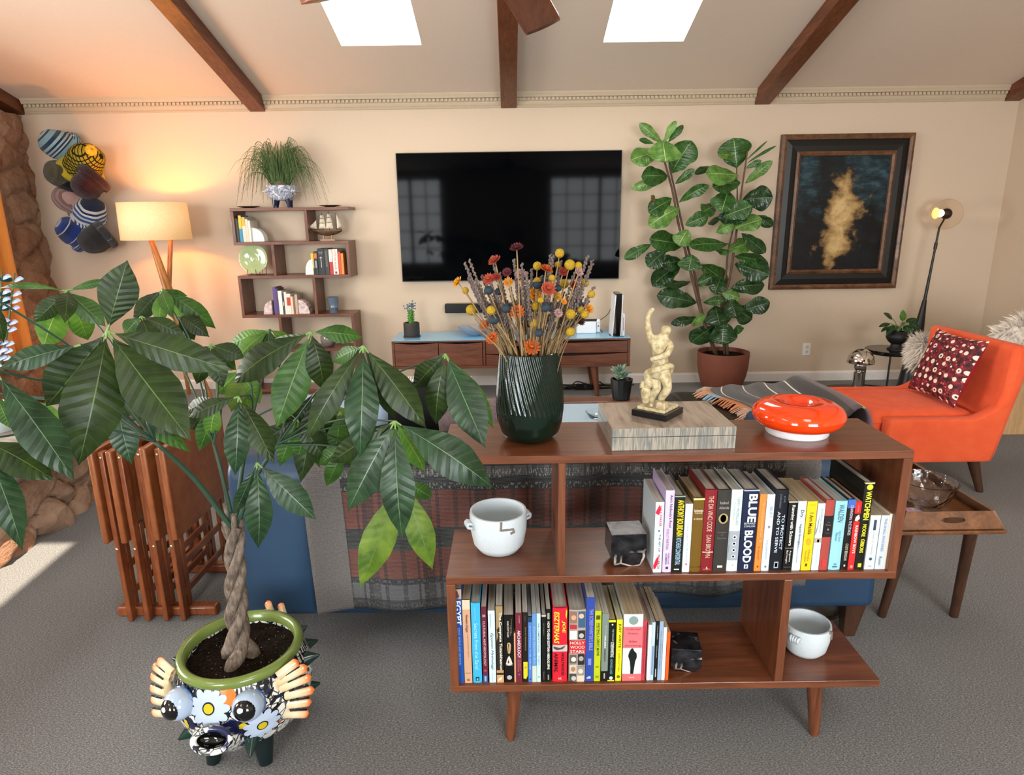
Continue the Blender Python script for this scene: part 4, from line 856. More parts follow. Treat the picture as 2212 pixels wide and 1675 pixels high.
def fingers(base_list, nm):
    mb = MB(); ink = MB()
    for (b, t_, r) in base_list:
        b = Vector(b); t_ = Vector(t_)
        def fn(u, v_, b=b, t_=t_, r=r):
            p = b.lerp(t_, v_); ax = (t_ - b).normalized(); s_ = ax.cross(Vector((0, 1, 0))).normalized(); f_ = ax.cross(s_); rr_ = r * (1 if v_ < .85 else math.sqrt(max(.0, 1 - ((v_ - .85) / .15) ** 2)) + .02)
            return p + (s_ * math.cos(2 * PI * u) + f_ * .6 * math.sin(2 * PI * u)) * rr_
        mb.grid(fn, 12, 16, cu=True)
    f_ = mb.build(nm, M_FIN, PB, smooth=180)
    for (b, t_, r), (b2, t2, r2) in zip(base_list, base_list[1:]):
        b = Vector(b).lerp(Vector(b2), .5); t_ = Vector(t_).lerp(Vector(t2), .5); ink.tube([b.lerp(t_, .35) + Vector((0, -.006, 0)), b.lerp(t_, .9) + Vector((0, -.006, 0))], .0022, 6)
    ink.build('fin_line', M_INK, f_, smooth=180)
R_tips = [(645, 1428), (664, 1440), (673, 1462), (680, 1490), (674, 1517), (668, 1543)]
R_base = [(600, 1462), (598, 1475), (598, 1490), (600, 1507), (602, 1525), (606, 1543)]
fingers([(at(a[0], a[1], 1.5), at(b[0], b[1], 1.53), .0138) for a, b in zip(R_base, R_tips)], 'fin')
L_tips = [(341, 1425), (331, 1437), (326, 1459), (325, 1486), (328, 1512), (331, 1541)]
L_base = [(374, 1455), (370, 1466), (368, 1482), (366, 1500), (364, 1520), (364, 1541)]
fingers([(at(a[0], a[1], 1.5), at(b[0], b[1], 1.53), .0138) for a, b in zip(L_base, L_tips)], 'fin')
fingers([(mc + Vector((.03 + .035 * k, .175, .24)), at(x, y, 1.82), .012) for k, (x, y) in enumerate(((577, 1298), (605, 1303)))], 'tail_fin')
for sx_ in (-1, 1): MB().ball(at(598 if sx_ > 0 else 367, 1503, 1.5), .03, (.45, .4, 1.75), 16, 10).build('fin_base', PL('d3bd95', .2, coat=.4), PB, smooth=180)
M_SPK = PL('0e2f2a', .15, coat=.4)
for (x, y, Y, d_, L_) in ((543, 1588, 1.47, (.25, -1, -.35), .06), (405, 1590, 1.5, (-.8, -.6, -.3), .045), (648, 1425, 1.62, (1, .1, .25), .05), (632, 1372, 1.74, (1, .35, .5), .05), (377, 1430, 1.62, (-1, .1, .3), .045), (665, 1485, 1.66, (1, .5, 0), .05), (650, 1398, 1.72, (1, .5, .1), .05)):
    p = at(x, y, Y); q = p - mc; az = math.atan2(q.x, -q.y); b = surf(az, min(.25, max(.09, q.z)), -.006); d = Vector(d_).normalized(); MB().cyl(b, b + d * L_ * .85, .024, .003, 14).build('spike', M_SPK, PB)
for (ax_, ay_) in ((-.064, -.116), (.085, -.122), (-.08, .1), (.09, .1)):
    p = mc + Vector((ax_ * .85, ay_ * .8, .1)); MB().cyl(p, (mc.x + ax_, mc.y + ay_, 0), .036, .018, 16).build('foot', PL('0b1a1c', .15, coat=.4), PB)
# braided trunk
t = NT('grey_bark'); n = t.noise(t.mapping((60, 60, 9)), 2, 5, .65); n3 = t.noise(t.mapping(), 30, 3); c = t.ramp(t.math('ADD', t.math('MULTIPLY', n, .6), t.math('MULTIPLY', n3, .4)), [(.36, '40362f'), (.5, '6b5e53'), (.66, '8d8074')]); t.bump(n, .5, .006); M_BARK = t.base(c, .8, spec=.2)
tb, tt_ = at(515, 1425, 1.585), at(505, 1135, 1.6); tb.z = .262
mb = MB(); nst = 3
for k in range(nst):
    pts = []; rs = []
    for i in range(46):
        s = i / 45; a = 2 * PI * k / nst + 2 * PI * 1.5 * s + .4; off = lerp(.0185, .0135, s) + .022 * max(0, 1 - s / .12) ** 1.5 + .006 * max(0, (s - .85) / .15); c_ = tb.lerp(tt_, s)
        pts.append(c_ + Vector((math.cos(a) * off, math.sin(a) * off, -.02 if i == 0 else 0))); rs.append(lerp(.0175, .0125, s) + .006 * max(0, 1 - s / .15))
    mb.tube(pts, rs, 10)
rr = random.Random(3)
for k in range(5):
    a = k * 1.3; p = tt_ + Vector((math.cos(a) * .012, math.sin(a) * .012, -.03)); mb.tube([p, p + Vector((math.cos(a) * .012, math.sin(a) * .01, .05 + .02 * (k % 3)))], [.009, .0075], 8)
mb.build('braided_trunk', M_BARK, MT, smooth=60)
crown = tt_ + Vector((0, 0, .0))
D, Mi, Li, Ye, Co = 0, 1, 2, 3, 4
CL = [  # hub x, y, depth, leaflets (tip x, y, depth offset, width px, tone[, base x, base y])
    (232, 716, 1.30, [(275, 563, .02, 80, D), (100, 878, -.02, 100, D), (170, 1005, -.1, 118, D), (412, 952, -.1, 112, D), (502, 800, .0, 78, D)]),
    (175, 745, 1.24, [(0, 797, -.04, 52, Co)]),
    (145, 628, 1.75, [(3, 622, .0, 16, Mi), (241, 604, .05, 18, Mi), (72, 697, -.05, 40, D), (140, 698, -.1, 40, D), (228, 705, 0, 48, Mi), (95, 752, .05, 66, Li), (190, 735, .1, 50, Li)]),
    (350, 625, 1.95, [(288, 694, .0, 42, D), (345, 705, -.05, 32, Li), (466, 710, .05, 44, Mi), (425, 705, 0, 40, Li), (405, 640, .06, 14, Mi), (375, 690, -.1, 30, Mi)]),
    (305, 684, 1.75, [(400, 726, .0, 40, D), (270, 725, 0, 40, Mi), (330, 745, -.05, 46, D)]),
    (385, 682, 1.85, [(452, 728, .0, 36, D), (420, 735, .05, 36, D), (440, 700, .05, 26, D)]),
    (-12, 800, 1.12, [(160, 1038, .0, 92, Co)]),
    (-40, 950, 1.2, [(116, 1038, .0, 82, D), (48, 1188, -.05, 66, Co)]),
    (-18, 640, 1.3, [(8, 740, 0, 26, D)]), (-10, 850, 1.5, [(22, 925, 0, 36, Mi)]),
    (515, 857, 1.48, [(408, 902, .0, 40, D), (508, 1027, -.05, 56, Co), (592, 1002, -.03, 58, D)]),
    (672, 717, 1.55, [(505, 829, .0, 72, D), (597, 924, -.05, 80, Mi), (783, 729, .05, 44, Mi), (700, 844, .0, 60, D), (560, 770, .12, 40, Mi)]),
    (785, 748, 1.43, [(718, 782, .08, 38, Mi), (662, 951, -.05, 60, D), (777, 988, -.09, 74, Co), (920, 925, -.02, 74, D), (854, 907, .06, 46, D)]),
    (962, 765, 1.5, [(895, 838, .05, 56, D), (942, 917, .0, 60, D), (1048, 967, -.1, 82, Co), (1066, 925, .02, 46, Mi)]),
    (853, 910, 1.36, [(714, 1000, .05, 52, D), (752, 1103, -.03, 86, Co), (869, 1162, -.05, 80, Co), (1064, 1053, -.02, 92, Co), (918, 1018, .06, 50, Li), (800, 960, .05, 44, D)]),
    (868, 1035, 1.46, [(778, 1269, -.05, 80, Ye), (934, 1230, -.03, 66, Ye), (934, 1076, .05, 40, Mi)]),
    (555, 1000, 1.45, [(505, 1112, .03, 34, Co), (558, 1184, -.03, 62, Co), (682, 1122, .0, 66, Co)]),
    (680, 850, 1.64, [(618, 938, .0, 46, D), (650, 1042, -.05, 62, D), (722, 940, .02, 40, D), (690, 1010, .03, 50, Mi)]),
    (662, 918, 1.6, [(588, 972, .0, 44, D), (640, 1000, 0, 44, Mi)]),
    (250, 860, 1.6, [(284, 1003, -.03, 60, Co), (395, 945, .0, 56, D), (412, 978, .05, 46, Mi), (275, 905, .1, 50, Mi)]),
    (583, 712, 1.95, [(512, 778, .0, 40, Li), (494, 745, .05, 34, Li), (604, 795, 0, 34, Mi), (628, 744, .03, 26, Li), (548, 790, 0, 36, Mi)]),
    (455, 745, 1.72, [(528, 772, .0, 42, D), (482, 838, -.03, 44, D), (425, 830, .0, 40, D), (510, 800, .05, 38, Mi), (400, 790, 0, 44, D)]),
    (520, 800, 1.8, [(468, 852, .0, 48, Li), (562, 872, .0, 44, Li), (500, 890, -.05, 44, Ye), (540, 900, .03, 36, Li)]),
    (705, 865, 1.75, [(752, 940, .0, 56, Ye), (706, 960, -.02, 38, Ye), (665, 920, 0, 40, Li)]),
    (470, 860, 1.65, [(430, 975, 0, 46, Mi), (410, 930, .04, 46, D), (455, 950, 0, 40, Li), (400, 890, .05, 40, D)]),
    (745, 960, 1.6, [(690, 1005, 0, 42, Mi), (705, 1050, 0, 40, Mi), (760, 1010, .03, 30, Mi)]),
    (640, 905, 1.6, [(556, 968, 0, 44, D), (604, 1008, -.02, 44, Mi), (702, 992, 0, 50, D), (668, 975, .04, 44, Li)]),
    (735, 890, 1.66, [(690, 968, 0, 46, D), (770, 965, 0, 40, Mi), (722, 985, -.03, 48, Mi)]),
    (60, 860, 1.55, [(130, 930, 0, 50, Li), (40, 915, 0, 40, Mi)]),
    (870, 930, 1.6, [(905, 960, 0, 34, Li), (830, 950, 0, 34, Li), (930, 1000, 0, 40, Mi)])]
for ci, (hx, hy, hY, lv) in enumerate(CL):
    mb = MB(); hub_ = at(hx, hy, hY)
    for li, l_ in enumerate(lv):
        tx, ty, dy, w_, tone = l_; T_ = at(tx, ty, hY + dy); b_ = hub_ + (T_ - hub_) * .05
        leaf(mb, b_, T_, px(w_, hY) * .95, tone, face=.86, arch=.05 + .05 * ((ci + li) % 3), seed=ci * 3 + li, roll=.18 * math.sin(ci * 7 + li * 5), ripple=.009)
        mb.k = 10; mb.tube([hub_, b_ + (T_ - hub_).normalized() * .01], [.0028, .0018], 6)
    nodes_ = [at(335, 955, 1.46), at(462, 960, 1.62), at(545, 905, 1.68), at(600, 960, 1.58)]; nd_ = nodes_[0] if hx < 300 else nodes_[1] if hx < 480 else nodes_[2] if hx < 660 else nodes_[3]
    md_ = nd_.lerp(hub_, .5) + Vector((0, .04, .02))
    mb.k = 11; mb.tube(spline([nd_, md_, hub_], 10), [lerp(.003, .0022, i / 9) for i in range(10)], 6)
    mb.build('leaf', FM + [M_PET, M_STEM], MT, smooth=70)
for p_, r_ in ((at(335, 955, 1.46), .006), (at(462, 960, 1.62), .0055), (at(545, 905, 1.68), .0055), (at(600, 960, 1.58), .0055)):
    MB().tube(spline([crown + Vector((0, 0, -.02)), crown.lerp(p_, .5) + Vector((0, 0, .015)), p_], 14), [lerp(r_ * 1.25, r_ * .8, i / 13) for i in range(14)], 8).build('branch', M_STEM, MT, smooth=180)
# ---------------------------------------------------------------- fiddle leaf fig
gx_, gy_ = 1.82, 5.46
FG = thing('fiddle_leaf_fig', 'tall two-stemmed fiddle leaf fig in a terracotta pot between television and painting', 'potted plant', (gx_, gy_, 0))
t = NT('terracotta'); n = t.noise(t.mapping(), 8, 5); c = t.mix(n, '6a3b2e', '85503f'); M_TER = t.base(c, .6, spec=.3)
MB().lathe([(.13, 0), (.15, .005), (.178, .06), (.2, .14), (.212, .22), (.216, .31), (.216, .335), (.205, .337), (.203, .3)], (gx_, gy_, 0), 44, cap1=False).build('pot', M_TER, FG, smooth=50)
MB().lathe([(.0005, .302), (.1, .305), (.205, .3)], (gx_, gy_, 0), 30, cap0=False, cap1=False).build('soil', M_SOIL, FG)
Zc = lambda x, y: (1340 + x / 2.747, 250 + y / 2.747)
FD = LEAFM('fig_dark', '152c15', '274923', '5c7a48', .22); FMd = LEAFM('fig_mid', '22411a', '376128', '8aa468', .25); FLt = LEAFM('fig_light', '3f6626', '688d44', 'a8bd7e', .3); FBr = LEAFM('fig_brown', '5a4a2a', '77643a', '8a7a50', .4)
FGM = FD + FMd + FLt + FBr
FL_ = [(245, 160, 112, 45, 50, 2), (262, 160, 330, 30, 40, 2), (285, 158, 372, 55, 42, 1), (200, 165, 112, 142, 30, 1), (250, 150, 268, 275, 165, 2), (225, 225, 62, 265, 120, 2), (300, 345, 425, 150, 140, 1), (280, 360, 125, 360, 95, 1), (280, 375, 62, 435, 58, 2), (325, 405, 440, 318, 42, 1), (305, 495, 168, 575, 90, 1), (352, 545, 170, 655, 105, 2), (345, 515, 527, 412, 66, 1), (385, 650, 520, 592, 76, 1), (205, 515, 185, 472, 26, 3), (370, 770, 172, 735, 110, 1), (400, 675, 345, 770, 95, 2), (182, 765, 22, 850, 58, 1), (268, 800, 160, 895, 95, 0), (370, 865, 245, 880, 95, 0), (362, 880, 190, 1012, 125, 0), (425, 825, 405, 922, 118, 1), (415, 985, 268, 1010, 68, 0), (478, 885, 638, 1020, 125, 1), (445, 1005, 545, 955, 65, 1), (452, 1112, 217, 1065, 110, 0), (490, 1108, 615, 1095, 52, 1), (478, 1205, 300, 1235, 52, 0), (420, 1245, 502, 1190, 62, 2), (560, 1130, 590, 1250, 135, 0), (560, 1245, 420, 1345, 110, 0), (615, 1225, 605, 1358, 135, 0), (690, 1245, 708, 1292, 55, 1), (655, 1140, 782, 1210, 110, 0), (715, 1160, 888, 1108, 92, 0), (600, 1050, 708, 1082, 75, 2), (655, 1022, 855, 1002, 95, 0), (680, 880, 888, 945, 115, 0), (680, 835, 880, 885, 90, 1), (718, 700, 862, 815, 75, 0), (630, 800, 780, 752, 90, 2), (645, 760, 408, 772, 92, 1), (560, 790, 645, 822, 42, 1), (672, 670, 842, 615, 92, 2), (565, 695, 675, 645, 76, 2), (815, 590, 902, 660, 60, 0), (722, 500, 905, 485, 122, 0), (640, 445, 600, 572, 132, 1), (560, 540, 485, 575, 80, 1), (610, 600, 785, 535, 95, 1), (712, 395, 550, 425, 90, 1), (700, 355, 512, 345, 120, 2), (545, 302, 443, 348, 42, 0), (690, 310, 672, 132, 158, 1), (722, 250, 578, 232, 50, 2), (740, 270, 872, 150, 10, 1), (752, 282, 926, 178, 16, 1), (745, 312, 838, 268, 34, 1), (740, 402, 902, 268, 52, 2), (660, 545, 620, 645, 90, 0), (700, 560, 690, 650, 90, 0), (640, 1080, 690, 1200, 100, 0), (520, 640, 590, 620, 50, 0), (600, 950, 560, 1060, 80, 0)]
mbs = []
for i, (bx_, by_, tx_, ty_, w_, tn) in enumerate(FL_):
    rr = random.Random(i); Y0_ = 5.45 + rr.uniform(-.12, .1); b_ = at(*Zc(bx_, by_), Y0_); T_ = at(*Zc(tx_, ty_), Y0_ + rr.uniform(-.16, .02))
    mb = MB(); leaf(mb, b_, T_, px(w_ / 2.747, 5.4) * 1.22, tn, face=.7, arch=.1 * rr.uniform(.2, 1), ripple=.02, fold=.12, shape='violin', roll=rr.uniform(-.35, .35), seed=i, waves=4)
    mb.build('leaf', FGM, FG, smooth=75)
def stem_(pts, r0, r1): 
    p = spline(pts, 26); return MB().tube(p, [lerp(r0, r1, i / 25) for i in range(26)], 8)
zz = lambda x, y, Y: at(*Zc(x, y), Y)
M_FST = PL('5d4636', .7)
stem_([(gx_ - .06, gy_, .29), zz(485, 1190, 5.44), zz(425, 960, 5.46), zz(380, 780, 5.45), zz(345, 640, 5.46), zz(310, 450, 5.45), zz(262, 270, 5.45)], .014, .008).build('stem', M_FST, FG, smooth=180)
stem_([(gx_ - .045, gy_ + .02, .29), zz(490, 1190, 5.48), zz(445, 960, 5.49), zz(400, 780, 5.48), zz(365, 640, 5.49), zz(325, 450, 5.48), zz(290, 300, 5.48)], .013, .007).build('stem', M_FST, FG, smooth=180)
stem_([(gx_ + .04, gy_, .29), zz(615, 1110, 5.46), zz(650, 960, 5.46), zz(685, 720, 5.46), zz(715, 480, 5.46), zz(755, 205, 5.46)], .015, .006).build('stem', M_FST, FG, smooth=180)
stem_([(gx_ + .02, gy_ + .02, .29), zz(600, 1080, 5.48), zz(628, 930, 5.48), zz(640, 800, 5.48), zz(690, 560, 5.48), zz(690, 300, 5.48)], .012, .005).build('stem', M_FST, FG, smooth=180)
# ---------------------------------------------------------------- ponytail plant on the shelf
p0 = Vector((-1.872, 5.57, 1.575))
PN = thing('ponytail_plant', 'ponytail plant in a blue and white footed pot on top of the wall shelf', 'potted plant', p0)
t = NT('blue_white_glaze'); v = t.mapping(); n = t.noise(v, 22, 3, .5, 2.2); n2 = t.noise(v, 50, 2, .5, 1); c = t.ramp(n, [(.42, 'dfe3ea'), (.47, '2c3b7a'), (.52, 'd5dae6'), (.56, '1a2357'), (.66, 'e3e6ec')]); M_BW = t.base(c, .15, coat=.4)
PP = MB().lathe([(.06, .055), (.09, .065), (.11, .1), (.122, .14), (.128, .175), (.118, .175), (.116, .16)], p0, 36, cap1=False).build('pot', M_BW, PN, smooth=50)
for k in range(4):
    a = k * PI / 2 + .9; b = p0 + Vector((.07 * math.cos(a), .07 * math.sin(a), .085)); MB().cyl(b, (b.x + .012 * math.cos(a), b.y + .012 * math.sin(a), p0.z), .026, .008, 12).build('foot', PL('171d40', .2, coat=.3), PP)
for k in range(8):
    a = k * PI / 4 + .3; b = p0 + Vector((.117 * math.cos(a), .117 * math.sin(a), .13)); MB().cyl(b, b + Vector((.03 * math.cos(a), .03 * math.sin(a), 0)), .014, .003, 10).build('spike', M_BW, PP)
rr = random.Random(6); mb = MB(); md = MB()
for k in range(300):
    a = rr.uniform(0, 2 * PI); L_ = rr.uniform(.2, .36); out = rr.uniform(.15, 1.0) ** .8 * L_ * .86; hgt = rr.uniform(.12, .40) * (1.1 - out) ; drop = rr.uniform(.0, .3) * (out / .25)
    s_ = Vector((math.cos(a), math.sin(a) * .45 - .1, 0)); b = p0 + Vector((.07 * math.cos(a), .03 * math.sin(a), .17 + rr.uniform(0, .06)))
    pts = spline([b, b + s_ * out * .35 + Vector((0, 0, hgt * .72)), b + s_ * out * .8 + Vector((0, 0, hgt * .8 - drop * .2)), b + s_ * out * 1.12 + Vector((rr.uniform(-.01, .01), 0, hgt * .45 - drop))], 12)
    for p in pts: p.y = min(p.y, 5.712)
    (mb if k % 3 else md).tube(pts, [.003 * (1 - .75 * i / 11) for i in range(12)], 4)
mb.build('foliage', PL('5a7440', .5), PN, smooth=180); md.build('foliage', PL('374f2a', .5), PN, smooth=180)
MB().ball(p0 + Vector((0, 0, .17)), .06, (1, 1, .9)).build('bulb_trunk', PL('6d5c48', .8), PN, smooth=180)
# ---------------------------------------------------------------- black vase plant on round table
vz = Vector((bx + .02, by - .02, .4155))
VP = thing('potted_philodendron', 'small leafy plant in a black pedestal vase on the round side table', 'potted plant', vz)
MB().lathe([(.062, 0), (.062, .006), (.04, .022), (.038, .045), (.06, .062), (.078, .09), (.08, .112), (.066, .138), (.045, .148), (.042, .146), (.045, .135)], vz, 36, cap1=False).build('vase', PL('101011', .55), VP, smooth=50)
rr = random.Random(12)
G4 = lambda x, y: (1880 + x / 5.235, 640 + y / 5.235)
for i, (bx_, by_, tx_, ty_, w_, tn) in enumerate(((250, 255, 148, 192, 70, 0), (370, 280, 368, 155, 70, 2), (400, 290, 540, 262, 72, 0), (440, 300, 560, 370, 90, 0), (220, 310, 95, 350, 55, 0), (210, 345, 120, 405, 45, 0), (260, 330, 185, 440, 70, 0), (330, 340, 290, 410, 90, 0), (380, 340, 450, 425, 70, 0), (400, 330, 480, 410, 60, 1), (300, 330, 240, 390, 70, 1), (350, 320, 400, 300, 40, 2))):
    Y_ = vz.y + rr.uniform(-.06, .05); mb = MB(); b_ = at(*G4(bx_, by_), Y_); T_ = at(*G4(tx_, ty_), Y_ - .03); leaf(mb, b_, T_, px(w_ / 5.235, 5.05), tn, face=.6, arch=.08, ripple=.0, shape='oval', seed=i); mb.k = 6
    mb.tube(spline([vz + Vector((0, 0, .14)), vz.lerp(b_, .5) + Vector((0, 0, .09)), b_], 8), .003, 5); mb.build('leaf', FD + FMd + FLt + [PL('6f7f50', .5)], VP, smooth=75)
# ---------------------------------------------------------------- cactus-like succulent on the console
q0 = at(890, 725, 5.42); q0.z = .505
CP = thing('potted_cactus', 'small upright cactus in a grey pot on the left end of the console', 'potted plant', q0)
MB().lathe([(.07, .0), (.073, .004), (.073, .012), (.07, .014)], q0, 32).build('saucer', PL('3b3835', .5), CP)
MB().lathe([(.064, .014), (.067, .02), (.067, .122), (.06, .124), (.059, .11), (.0005, .11)], q0, 32, cap1=False).build('pot', PL('403c39', .5), CP, smooth=50)
mb = MB(); mb.tube(spline([q0 + Vector((0, 0, .11)), q0 + Vector((-.004, 0, .17)), q0 + Vector((.006, 0, .225))], 10), [.018 + .004 * (i % 2) for i in range(10)], 8)
for k in range(34): a = k * 2.4; z = .12 + .1 * k / 34; p = q0 + Vector((.015 * math.cos(a), .015 * math.sin(a), z)); mb.cyl(p, p + Vector((.022 * math.cos(a), .022 * math.sin(a), .01)), .006, .001, 6)
mb.build('stem', PL('4f8a34', .5), CP, smooth=60)
rr = random.Random(1); mb = MB()
for k in range(46): p = q0 + Vector((.006, 0, .26)) + Vector((rr.gauss(0, .022), rr.gauss(0, .016), rr.gauss(0, .018))); mb.ball(p, .007, nu=8, nv=6)
mb.build('leaf_tuft', PL('6f8590', .6), CP, smooth=180)
# ---------------------------------------------------------------- black faceted pot on coffee table
k0 = Vector((.655, 3.755, .4))
BP = thing('potted_succulent', 'pale green succulent in a black faceted pot on the coffee table corner', 'potted plant', k0)
MB().lathe([(.045, 0), (.052, .004), (.066, .11), (.067, .125), (.058, .125), (.056, .105), (.0005, .105)], k0, 12, cap1=False).build('pot', PL('131314', .4), BP, smooth=15)
rr = random.Random(2); mb = MB()
for k in range(34):
    a = rr.uniform(0, 2 * PI); e = rr.uniform(.1, 1.3); b = k0 + Vector((-.012, 0, .11 + rr.uniform(0, .05))); d = Vector((math.cos(a) * math.cos(e), math.sin(a) * math.cos(e), math.sin(e))); T_ = b + d * rr.uniform(.05, .085); leaf(mb, b + d * .02, T_, .02, rr.choice((0, 0, 1)), face=.5, arch=.1, ripple=0, shape='oval', seed=k)
mb.build('foliage', LEAFM('succulent', '5d7d6a', '9fb59c', 'b4c4ac', .5) + LEAFM('succulent_dark', '3f6150', '6f9080', '9ab0a0', .5), BP, smooth=75)
# ---------------------------------------------------------------- glossy plant on the hearth
h0 = at(-2, 880, Z=.41); h0 = Vector((-2.95, 3.3, .411)) 
h0 = Vector((at(2, 890, 3.2).x - .05, 3.2, .411))
ZP = thing('potted_glossy_plant', 'plant with shiny paired leaves on the stone hearth at the left edge', 'potted plant', h0)
MB().lathe([(.07, 0), (.085, .01), (.1, .1), (.105, .16), (.095, .16), (.093, .145), (.0005, .145)], h0, 28, cap1=False).build('pot', PL('c3d0d2', .3), ZP, smooth=50)
for si, (topx, topy, botx) in enumerate(((32, 590, 18), (4, 585, -2), (-30, 640, -20))):
    T_ = at(topx, topy, 3.15); st = spline([h0 + Vector((.01 * si, 0, .14)), h0.lerp(T_, .5) + Vector((.02, 0, .08)), T_], 20)
    MB().tube(st, [.007 - .0002 * i for i in range(20)], 7).build('stem', PL('3f5a35', .5), ZP, smooth=180)
    for k in range(9):
        p = st[7 + int(k * 12 / 8.5)] if 7 + int(k * 12 / 8.5) < 20 else st[-1]
        for sg in (-1, 1):
            mb = MB(); d = Vector((sg * 1, -.25, .12)).normalized(); leaf(mb, p + d * .004, p + d * .062, .034, 0 if sg < 0 else 1, upv=(sg * .1, -.75, .7), arch=.12, ripple=0, shape='oval', seed=k); mb.build('leaf', LEAFM('shiny_leaf', '0f2c28', '1d473c', '2f5a4a', .12) + LEAFM('sky_glare_leaf', '93b8cf', 'a9a5cc', 'b9c6d6', .1) if si == 0 and k == 0 and sg < 0 else [bpy.data.materials['shiny_leaf'], PL('2f5a4a', .12), bpy.data.materials['sky_glare_leaf'], PL('dfe6ee', .1)], ZP, smooth=75)  # right-hand leaves carry the sky glare as pale blue and lilac colour
# ---------------------------------------------------------------- vase of dried flowers
vc = Vector((.046, 1.64, BT))
M_VG = NT('green_glass'); M_VG = M_VG.base('0a2117', .07, spec=.55, trans=.3, coat=.2)
VS = thing('ribbed_vase', 'dark green ribbed glass vase of dried flowers on the bookcase', 'vase', vc)
vp = [(.052, 0), (.062, .004), (.078, .022), (.086, .05), (.0885, .08), (.087, .12), (.083, .17), (.078, .215), (.076, .235)]
def vf(u, v_):
    z = .235 * v_; 
    for (r0, a), (r1, b) in zip(vp, vp[1:]):
        if a <= z <= b + 1e-9: r = lerp(r0, r1, (z - a) / (b - a)); break
    k = max(0, min(1, (z - .07) / .03)); r += .0019 * k * math.cos(2 * PI * u * 46 + z * 140); a = 2 * PI * u; return vc + Vector((r * math.cos(a), r * math.sin(a), z))
mb = MB().grid(vf, 512, 40, cu=True, uv=False); n0 = len(mb.v)
mb.lathe([(.0005, 0), (.052, 0)], vc, 64, cap0=False, cap1=False); mb.lathe([(.0765, .235), (.073, .236), (.072, .2), (.078, .12), (.078, .06), (.05, .02), (.0005, .018)], vc, 64, cap0=False, cap1=False)
mb.build('vessel', M_VG, VS, smooth=60)
C3 = lambda x, y: (960 + x / 6.203, 520 + y / 6.203)
M_STM = PL('9b8055', .8); M_STM2 = PL('7c684c', .8)
M_BALL = None
t = NT('billy_button'); vo = t.vor(t.mapping(), 420); c = t.mix(vo.outputs['Distance'], '94741a', 'c2a238'); t.bump(vo.outputs['Distance'], .6, .004); M_BALL = t.base(c, .9, spec=.1)
PETS = {'o': PL('b9571c', .7), 'r': PL('8c2a1c', .7), 'a': PL('cf8420', .7), 'y': PL('d99a20', .7), 'p': PL('b08a86', .8), 'm': PL('5a1e26', .7), 'k': PL('3a1a14', .7), 'c': PL('a8452c', .7)}
M_POD = PL('2c3a44', .8, var=.4, scale=120)
M_LAV = PL('6f6260', .9, var=.4, scale=200)
def stemroot(x, rr): return vc + Vector((.052 * max(-1, min(1, (x - 1100) / 900.0)) + rr.uniform(-.012, .012), rr.uniform(-.045, .045), .12))
def stempts(h, x, rr):
    b = stemroot(x, rr); m1 = Vector((b.x + (h.x - b.x) * .22, b.y + (h.y - b.y) * .3, vc.z + .225)); return spline([b, m1, m1.lerp(h, .55) + Vector((0, 0, .008)), h], 12)
def fl(nm, lab, grp, h, x, rr, mkhead, hm, hn, sr=.0016):
    f_ = thing(nm, lab, 'dried flower', h, grp); MB().tube(stempts(h, x, rr), sr, 5).build('stem', M_STM if rr.random() < .6 else M_STM2, f_, smooth=180)
    mb = MB(); mkhead(mb); mb.build(hn, hm, f_, smooth=60)
rr = random.Random(21)
for (x, y, r) in ((1545, 170, 60), (1680, 325, 70), (1245, 340, 58), (1520, 325, 45), (1795, 335, 50), (1605, 580, 65), (1885, 568, 55), (1970, 718, 50), (1245, 545, 55), (1440, 500, 45), (280, 670, 48), (360, 930, 75), (625, 935, 60), (970, 845, 50), (1215, 880, 60), (1290, 800, 40), (1190, 1100, 68), (1690, 985, 70), (1880, 990, 55), (1830, 930, 50), (1690, 1225, 60), (1620, 1215, 40)):
    h = at(*C3(x, y), 1.6 + rr.uniform(-.05, .09)); R0 = px(r / 6.203, 1.62)
    fl('billy_button', 'round yellow dried flower ball on a stem in the green ribbed vase', 'yellow ball flowers in the vase', h, x, rr, lambda mb: mb.ball(h, R0, nu=18, nv=12), M_BALL, 'flower_head', .0012)
def straw(mb, h, d, R0, mi=0):
    q = d.to_track_quat('Z', 'Y').to_matrix()
    for ring, (n, el, l, w) in enumerate(((13, .12, 1, .36), (12, .5, .92, .34), (10, .95, .78, .3), (8, 1.3, .6, .26))):
        for k in range(n):
            a = 2 * PI * (k + .5 * (ring % 2)) / n; dr = Vector((math.cos(a) * math.cos(el), math.sin(a) * math.cos(el), math.sin(el))); sd = Vector((-math.sin(a), math.cos(a), 0)); nn = dr.cross(sd)
            P_ = [(0, 0, 0), (.45, .5, .06), (.8, .38, .02), (1, 0, .16), (.8, -.38, .02), (.45, -.5, .06)]
            mb.add([h + q @ ((dr * p[0] * l + sd * p[1] * w - nn * p[2] * (-1)) * R0) for p in P_], [(0, 1, 2, 3), (0, 3, 4, 5)])
    mb.ball(h + q @ Vector((0, 0, R0 * .3)), R0 * .3, (1, 1, .7), 10, 6)
LABS = {'o': 'orange papery strawflower', 'r': 'deep red papery strawflower', 'a': 'amber papery strawflower', 'y': 'golden papery strawflower', 'p': 'faded pink strawflower', 'm': 'dark maroon strawflower', 'k': 'almost black dried strawflower', 'c': 'coral red strawflower'}
